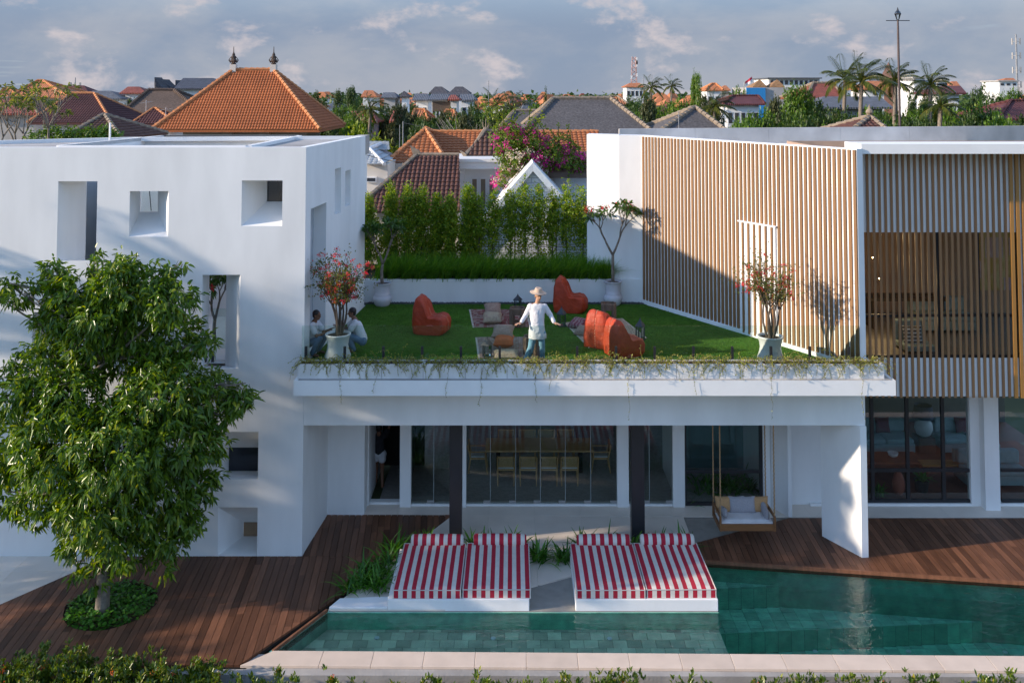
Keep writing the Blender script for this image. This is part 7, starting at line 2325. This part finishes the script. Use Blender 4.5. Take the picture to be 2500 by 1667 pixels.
def mast(px, py0, D, r_, label, heads=0):
    t_ = V(px, py0, D); r = empty('mast', (t_.x, D, 0), 0, label, 'mast')
    MB().tube([(t_.x, D, 0), (t_.x, D, t_.z)], [r_ * 1.0, r_ * .55], 8).build('pole', M_('grey_steel', (.22, .23, .25), .6), r)
    for k in range(heads):
        z = t_.z - 1 - (k // 3) * 4.0
        a = (k % 3) * 2.1
        MB().obox((t_.x + math.cos(a) * 1.1, D + math.sin(a) * 1.1, z - 1), (.32, .25, 1.8), a).build('antenna', WALLG, r)
        MB().tube([(t_.x, D, z - 1), (t_.x + math.cos(a) * 1.3, D + math.sin(a) * 1.3, z - 1)], .06, 4).build('arm', WALLG, r)
    return r
mast(2480, 84, 250, .38, 'tall telecom mast with clustered antennas at the right skyline', 12)
mast(1571, 187, 260, .15, 'thin mast right of the lattice tower')
mast(1193, 197, 200, .12, 'thin aerial mast on the skyline right of the twin dark roofs')
mast(184, 190, 200, .18, 'thin aerial mast on the left skyline', 3)
mast(984, 297, 52, .05, 'white pole between the feathery tree and the long orange roof')
mast(976, 305, 56, .035, 'thinner pole beside the white pole')
mast(1657, 273, 40, .035, 'white pole in front of the thatched pyramid roof')
LD = 42.0
lpz = V(2192, 50, LD).z; lx = V(2192, 50, LD).x
lp_ = empty('lamp_post', (lx, LD, 0), 0, 'very tall dark lamp post with glass lantern head', 'lamp post')
MB().tube([(lx, LD, 0), (lx, LD, lpz - .6), (lx, LD, lpz)], [.075, .05, .04], 10).build('post', M_('dark_brown_post', (.08, .055, .05), .6), lp_)
MB().lathe([(.04, 0), (.07, .03), (.15, .28), (.13, .38), (.04, .46), (.015, .54)], (lx, LD, lpz), 8).build('lantern_head', glassmat('lamp_glass', (.9, .92, .92), 2.0), lp_)
MB().lathe([(.155, .27), (.165, .29), (.05, .47), (.012, .6)], (lx, LD, lpz), 8, False).build('lantern_cap', LANT, lp_)
MB().tube([(lx - .55, LD, lpz - .02), (lx + .55, LD, lpz - .02)], .02, 5).build('ladder_bar', LANT, lp_)
FD = 140.0
fl0 = V(1818, 205, FD); ft = V(1837, 186, FD)
fg = empty('flag', (fl0.x, FD, 0), 0, 'red and white flag flying above the rooftops', 'flag')
MB().tube([(V(1817, 215, FD).x, FD, 0), (V(1817, 215, FD).x, FD, V(1817, 200, FD).z)], .06, 5).build('flagpole', WALLG, fg)
for (ya, yb2, mt, nm) in ((0, .5, M_('red_cloth', (.55, .02, .05), .8), 'red_band'), (.5, 1.0, M_('white_cloth', (.7, .68, .68), .8), 'white_band')):
    m = MB(); a = V(1819, 200, FD); b = V(1836, 187, FD); dn = Vector((0.1, 0, -.75))
    n = 6
    for i in range(n):
        p, q = a.lerp(b, i / n), a.lerp(b, (i + 1) / n)
        wv = lambda t_: Vector((0, .12 * math.sin(t_ * 7), 0))
        m.slab([p + dn * ya + wv(i / n), q + dn * ya + wv((i + 1) / n), q + dn * yb2 + wv((i + 1) / n), p + dn * yb2 + wv(i / n)], (0, .03, 0))
    m.build(nm, mt, fg)
MB().tube([(V(1817, 215, FD).x, FD, V(1817, 201, FD).z), V(1837, 188, FD)], .035, 4).build('guy_line', WALLG, fg)

# aerials and a sagging cable
ALU = M_('aluminium', (.45, .46, .48), .4, .1, metal=.6)
for px, py, D, lab in ((357, 245, 72, 'thin white aerial pole beside the small pyramid roof'), (405, 262, 68, 'comb aerial leaning over the small pyramid roof'), (362, 212, 110, 'thin aerial on the brown thatched roof')):
    t_ = V(px, py, D); r = empty('tv_aerial', (t_.x, D, 0), 0, lab, 'aerial')
    MB().tube([(t_.x, D, 0), (t_.x, D, t_.z)], .03, 5).build('pole', ALU, r)
    MB().tube([(t_.x - .5, D, t_.z - .25), (t_.x + .5, D, t_.z - .1)], .02, 4).build('boom', ALU, r)
    for k in range(6):
        x = t_.x - .45 + k * .17
        MB().tube([(x, D - .3, t_.z - .24 + k * .025), (x, D + .3, t_.z - .24 + k * .025)], .012, 4).build('element', ALU, r)
for (pa, pb, lab) in (((872, 372, 39.5), (1110, 384, 41.0), 'sagging black cable in front of the long orange roof'), ((984, 300, 52), (1300, 318, 50), 'thin black cable running right from the white pole')):
    a, b = V(*pa), V(*pb)
    pts = [a.lerp(b, i / 12) - Vector((0, 0, .35 * math.sin(math.pi * i / 12))) for i in range(13)]
    tag(MB().tube(pts, .018, 4).build('overhead_cable', BLACK), lab, 'cable')
# ------------------------------------------------------------------ tree belt
def proto_tree(kind, seed, mat):
    random.seed(seed)
    r = empty('tree_prototype', (0, -300, -50))
    blobs = []
    if kind == 'broad':
        for k in range(16):
            d = Vector((random.gauss(0, 1), random.gauss(0, 1), random.gauss(0, .8))).normalized() * random.uniform(.25, 1)
            blobs.append(((d.x * .24, d.y * .24, .62 + d.z * .23), (.12, .12, .10)))
        n, ls = 1050, .034
    elif kind == 'tall':
        for k in range(16):
            z = random.uniform(.25, .95); rr = .16 * (1.1 - z)
            blobs.append(((random.gauss(0, .07), random.gauss(0, .07), z), (.07 + rr * .4, .07 + rr * .4, .07)))
        n, ls = 900, .026
    else:
        for k in range(14):
            z = k / 14; blobs.append(((random.gauss(0, .015), random.gauss(0, .015), .18 + .78 * z), (.17 * (1 - z) + .03,) * 2 + (.07,)))
        n, ls = 900, .026
    tr = MB(); limb(tr, (0, 0, 0), (0, 0, .5), .022, .014, .02, 7, 4)
    for c, rr in blobs[:10]: limb(tr, (0, 0, random.uniform(.25, .5)), c, .009, .003, .08, 5, 3)
    tr.build('trunk', BARKD, r, True)
    P, O = blob_points(blobs, n, .5, 1.05)
    v, f = whorls(P, O, 8, ls, ls * .5, 1.0, .2, .012, False, .1)
    v[:, 2] *= 1.0 / v[:, 2].max()
    o = link('crown', mesh_np('crown', v, [f]), mat, r, True)
    return r
protos = {'b1': proto_tree('broad', 1, LEAF_FAR), 'b2': proto_tree('broad', 2, LEAF_FAR2), 'b3': proto_tree('broad', 3, LEAF_FAR3), 'b4': proto_tree('broad', 4, LEAF_FAR), 't1': proto_tree('tall', 5, LEAF_FAR), 't2': proto_tree('tall', 6, LEAF_FAR2), 'c1': proto_tree('cone', 7, LEAF_FAR), 'f1': proto_tree('broad', 8, LEAF_FEATHER)}
used_p = set()
def place_tree(kind, px, py, D, wpx, label, group=None, name='tree', z0=0.0):
    if kind in used_p: r = copy_tree(protos[kind])
    else: r = protos[kind]; used_p.add(kind)
    t_ = V(px, py, D); h = max(2.0, t_.z - z0)
    r.name = name
    r.location = (t_.x, D, z0); w = wpx / S(D) / .66 * 1.5
    r.scale = (w, w, h); r.rotation_euler = (0, 0, random.uniform(0, 6.28))
    tag(r, label, 'tree', group)
    return r
B = 'trees of the belt behind the houses'
TL = [('b1', 770, 232, 104, 60), ('t1', 775, 218, 96, 34), ('t1', 822, 214, 98, 34), ('t1', 862, 206, 95, 40), ('b4', 890, 243, 90, 60), ('b1', 925, 246, 92, 60), ('b3', 955, 252, 90, 50), ('b1', 812, 255, 88, 70), ('b4', 790, 270, 76, 70), ('b1', 860, 262, 82, 60),
      ('b1', 1000, 292, 64, 60), ('b4', 1045, 288, 62, 80), ('b1', 1085, 290, 62, 70), ('b3', 1075, 264, 84, 46), ('b3', 1135, 268, 72, 70), ('b1', 1172, 240, 90, 60), ('b4', 1160, 262, 76, 70), ('b1', 1205, 262, 76, 60), ('b3', 1190, 290, 62, 60), ('b4', 985, 262, 84, 44), ('b3', 1022, 252, 96, 30),
      ('b2', 1290, 248, 88, 70), ('b4', 1330, 236, 96, 60), ('c1', 1331, 208, 120, 26), ('b4', 1262, 252, 84, 50), ('b3', 1375, 226, 140, 50), ('b1', 1410, 228, 140, 50), ('b1', 1440, 230, 135, 40),
      ('b4', 1528, 232, 96, 56), ('b1', 1565, 240, 88, 66), ('b3', 1600, 246, 82, 60), ('b1', 1560, 262, 70, 80), ('b4', 1615, 268, 66, 70), ('b1', 1520, 280, 60, 50), ('t2', 1700, 164, 80, 38), ('b3', 1690, 238, 82, 70), ('b3', 1740, 238, 92, 56), ('b4', 1655, 240, 100, 44), ('b2', 1803, 204, 135, 34),
      ('b1', 1790, 280, 60, 80), ('b2', 1835, 268, 57, 90), ('b4', 1880, 262, 60, 90), ('b3', 1905, 226, 72, 60), ('t2', 1955, 190, 62, 84), ('b1', 1992, 222, 66, 90), ('b4', 2020, 255, 58, 90), ('b1', 1955, 262, 56, 90), ('b2', 1870, 300, 47, 80), ('b2', 2040, 292, 46, 70), ('b2', 2170, 284, 48, 70), ('b4', 2130, 260, 62, 70),
      ('b4', 2215, 262, 56, 80), ('b1', 2250, 270, 54, 80), ('b2', 2345, 236, 60, 90), ('b4', 2390, 246, 58, 90), ('b1', 2330, 276, 50, 80), ('b2', 2430, 262, 54, 90), ('b4', 2470, 290, 46, 80), ('c1', 2400, 198, 96, 60), ('b1', 2370, 206, 100, 50), ('b2', 2475, 226, 76, 60), ('b4', 2440, 214, 92, 50), ('b1', 2500, 236, 70, 60), ('b4', 2300, 250, 66, 60),
      ('b1', 2234, 212, 92, 36), ('b4', 2262, 222, 84, 44), ('b2', 2452, 208, 120, 40), ('b4', 2300, 216, 100, 40), ('b1', 2480, 212, 120, 36), ('b3', 1716, 222, 100, 30), ('b1', 1545, 222, 110, 34), ('b4', 1575, 226, 104, 34), ('b1', 60, 202, 150, 22), ('b4', 300, 236, 105, 48), ('b2', 360, 232, 110, 36), ('b1', 1640, 300, 48, 50), ('b3', 1215, 300, 54, 40), ('b3', 1150, 300, 54, 40)]
names = {'b1': 'dense dark green tree', 'b2': 'fresh green bushy tree', 'b3': 'dull olive loose-crowned tree', 'b4': 'dark rounded tree', 't1': 'tall narrow dark tree', 't2': 'tall irregular green tree', 'c1': 'cone-shaped dark tree'}
for kind, px, py, D, w in TL:
    far = 'in the belt of trees behind the roofs' if D > 75 else ('close behind the slat house roof' if px > 1500 else 'close behind the orange tiled roof')
    place_tree(kind, px, py, D, w, names[kind] + ' ' + far, 'belt trees, %s %s' % (names[kind], far))
random.seed(17)
for px in range(745, 1262, 22):
    D = random.uniform(66, 100); py = random.uniform(258, 284) if 1000 < px < 1170 else random.uniform(244, 272)
    if 1090 < px < 1240 and D < 70: D += 12
    kind = random.choice(['b1', 'b4', 'b3', 'b1', 'b2'])
    place_tree(kind, px + random.uniform(-8, 8), py, D, random.uniform(40, 64), names[kind] + ' in the belt of trees behind the roofs', 'belt trees, %s in the belt of trees behind the roofs' % names[kind])
for px in range(1520, 2520, 26):
    D = random.uniform(50, 74); py = random.uniform(258, 288)
    if 1770 < px < 1870: py += 16
    kind = random.choice(['b1', 'b4', 'b2', 'b1', 'b2', 'b3'])
    place_tree(kind, px + random.uniform(-8, 8), py, D, random.uniform(48, 76), names[kind] + ' close behind the slat house roof', 'belt trees, %s close behind the slat house roof' % names[kind])
for px in list(range(1880, 2520, 34)) + list(range(1510, 1620, 34)):
    D = random.uniform(60, 84); py = random.uniform(228, 254)
    if 2040 < px < 2240: py += 14
    kind = random.choice(['b1', 'b4', 'b2', 'b1', 'b3'])
    place_tree(kind, px + random.uniform(-8, 8), py, D, random.uniform(60, 90), names[kind] + ' in the belt of trees behind the roofs', 'belt trees, %s in the belt of trees behind the roofs' % names[kind])
fe = place_tree('f1', 892, 290, 47, 110, 'feathery yellow-green tree between the pavilion and the grey roof')
# palms of the belt
for i, (px, py, D, fl, lab) in enumerate(((2063, 196, 62, 3.1, 'coconut palm with upswept fronds, leftmost of the three tall palms'), (2103, 200, 57, 3.3, 'coconut palm with drooping lower fronds, middle of the three tall palms'), (2186, 200, 66, 3.2, 'coconut palm right behind the tall lamp post'),
                                        (2272, 208, 58, 2.5, 'slender leaning coconut palm with yellow heart'), (2296, 262, 50, 2.0, 'short young palm with yellow dead frond'), (1214, 258, 84, 3.2, 'wind-blown palm in the belt left of the thatched roof'), (1248, 272, 78, 3.0, 'dusty palm next to the wide thatched roof'),
                                        (1590, 215, 110, 3.0, 'palm on the skyline right of the lattice tower'), (1640, 212, 130, 3.0, 'palm on the skyline left of the tall thin tree'), (1745, 262, 76, 3.0, 'silvery palm left of the maroon roofed white house'), (905, 268, 76, 2.6, 'dark palm beside the feathery tree'))):
    t_ = V(px, py, D)
    palm('palm', (t_.x - .25, D, 0), t_.z, fl * .68, lab, 20, 40 + i, None, (.25, 0), (.45, .05), .15)
# bare tree
random.seed(5)
r = empty('bare_tree', (V(1160, 300, 60).x, 60, 0), 0, 'leafless pale grey tree in front of the tree belt', 'tree')
m = MB(); b0 = Vector((V(1160, 300, 60).x, 60, 0)); q = b0 + Vector((0, 0, 6.2)); limb(m, b0, q, .12, .08, .03)
for k in range(22):
    e_ = q + Vector((random.uniform(-2.6, 2.6), random.uniform(-1, 1), random.uniform(.6, 3.2))); limb(m, q - Vector((0, 0, random.uniform(0, 1.5))), e_, .05, .012, .1, 5)
    for j in range(3): limb(m, q.lerp(e_, .6), e_ + Vector((random.gauss(0, .5), 0, random.gauss(0, .4))), .02, .006, .1, 4, 2)
m.build('branches', M_('pale_dead_wood', (.30, .27, .24), .9), r)
# frangipani and shrub behind the cube house roof
for i, (px, py, D, s_) in enumerate(((40, 340, 33, 2.6), (118, 345, 32, 2.9), (-10, 345, 31, 2.4), (80, 350, 36, 2.7))):
    p = V(px, py, D)
    frangipani((p.x, D, p.z - 1.8), s_ * 1.35, 'pale-leaved frangipani behind the cube house roof', 60 + i, LEAF_FRANGY, 9, False, .5)
for o_ in list(COL.objects):
    if o_.get('label') == 'pale-leaved frangipani behind the cube house roof': o_['group'] = 'pale frangipani trees'
P, O = blob_points([((*V(px, 338, 33),), (.6, .6, .42)) for px in (150, 190, 230, 262, 110)], 420, .4, 1.05)
v, f = whorls(P, O, 8, .13, .06, 1, .1, .05)
r = empty('leafy_shrub', (V(190, 338, 33).x, 33, 0), 0, 'bright green leafy shrub behind the cube house parapet', 'shrub')
link('leaves', mesh_np('leaves', v, [f]), LEAF_FAR2, r)
m = MB()
for px in (150, 190, 230, 262, 110): limb(m, (V(px, 338, 33).x, 33, 0), tuple(V(px, 336, 33)), .05, .02, .02)
m.build('stems', BARKD, r)

# ------------------------------------------------------------------ far town
def far_proto(rmat, wmat, seed, flat=False):
    r = empty('distant_house', (0, -320, -60))
    MB().box(-.5, .5, -.5, .5, 0, .62).build('wall', wmat, r, True)
    m = MB()
    if flat: m.box(-.54, .54, -.54, .54, .621, .68)
    else:
        e = [(-.6, -.6, .6), (.6, -.6, .6), (.6, .6, .6), (-.6, .6, .6), (-.15, 0, 1), (.15, 0, 1)]
        m.add(e, [[0, 1, 5, 4], [1, 2, 5], [2, 3, 4, 5], [3, 0, 4], [3, 2, 1, 0]])
    m.build('roof', rmat, r, True)
    return r
fps = [(far_proto(R_OR(), WALLW, 1), 'small distant house with orange roof on the horizon'), (far_proto(R_RED(), WALLC, 2), 'small distant house with dull red roof on the horizon'), (far_proto(R_GRY(), WALLW, 3), 'small distant house with grey roof on the horizon'), (far_proto(WALLG, WALLW, 4, True), 'small distant flat white block on the horizon'), (far_proto(R_OR(), WALLC, 5), 'small distant cream house with orange roof')]
used = set(); random.seed(99)
wts = [.42, .14, .12, .12, .20]
for i in range(150):
    k = random.choices(range(5), wts)[0]
    r = copy_tree(fps[k][0]) if k in used else fps[k][0]
    used.add(k)
    px = random.uniform(-40, 2540) if random.random() < .45 else random.uniform(900, 1700)
    D = random.uniform(260, 800)
    w = random.uniform(7, 12); h = random.uniform(5.5, 10.5) + (D - 200) * .004
    r.name = 'distant_house'
    r.location = (V(px, 230, D).x, D, 0); r.scale = (w, w * .8, h); r.rotation_euler = (0, 0, random.uniform(-.5, .5))
    tag(r, fps[k][1], 'house', fps[k][1].replace('small ', '').replace('house', 'houses'))
for i in range(120):
    k = random.choice(['b1', 'b4', 'b3', 'b2', 'c1', 't1'])
    px = random.uniform(-60, 2560); D = random.uniform(115, 420)
    h = random.uniform(4.5, 9.0)
    py = 228 + (CZ - h) * S(D)
    place_tree(k, px, py, D, random.uniform(5, 9) * S(D), names[k] + ' among the distant houses', 'distant %ss' % names[k])
# far wooded strip at the horizon
n = 2600
P = np.stack([rng.uniform(-420, 420, n), rng.uniform(430, 900, n), rng.uniform(0, 9, n) ** 1.0], 1)
P[:, 0] *= P[:, 1] / 700
v, f = whorls(P, rdir(n), 4, 3.0, 2.6, 1, 0, 1.2, False)
tag(link('far_woods', mesh_np('far_woods', v, [f]), LEAF_FAR), 'far-off belt of trees along the horizon', 'trees', kind='stuff')
for k_, r_ in protos.items():
    if k_ not in used_p:
        for c_ in list(r_.children): bpy.data.objects.remove(c_)
        bpy.data.objects.remove(r_)
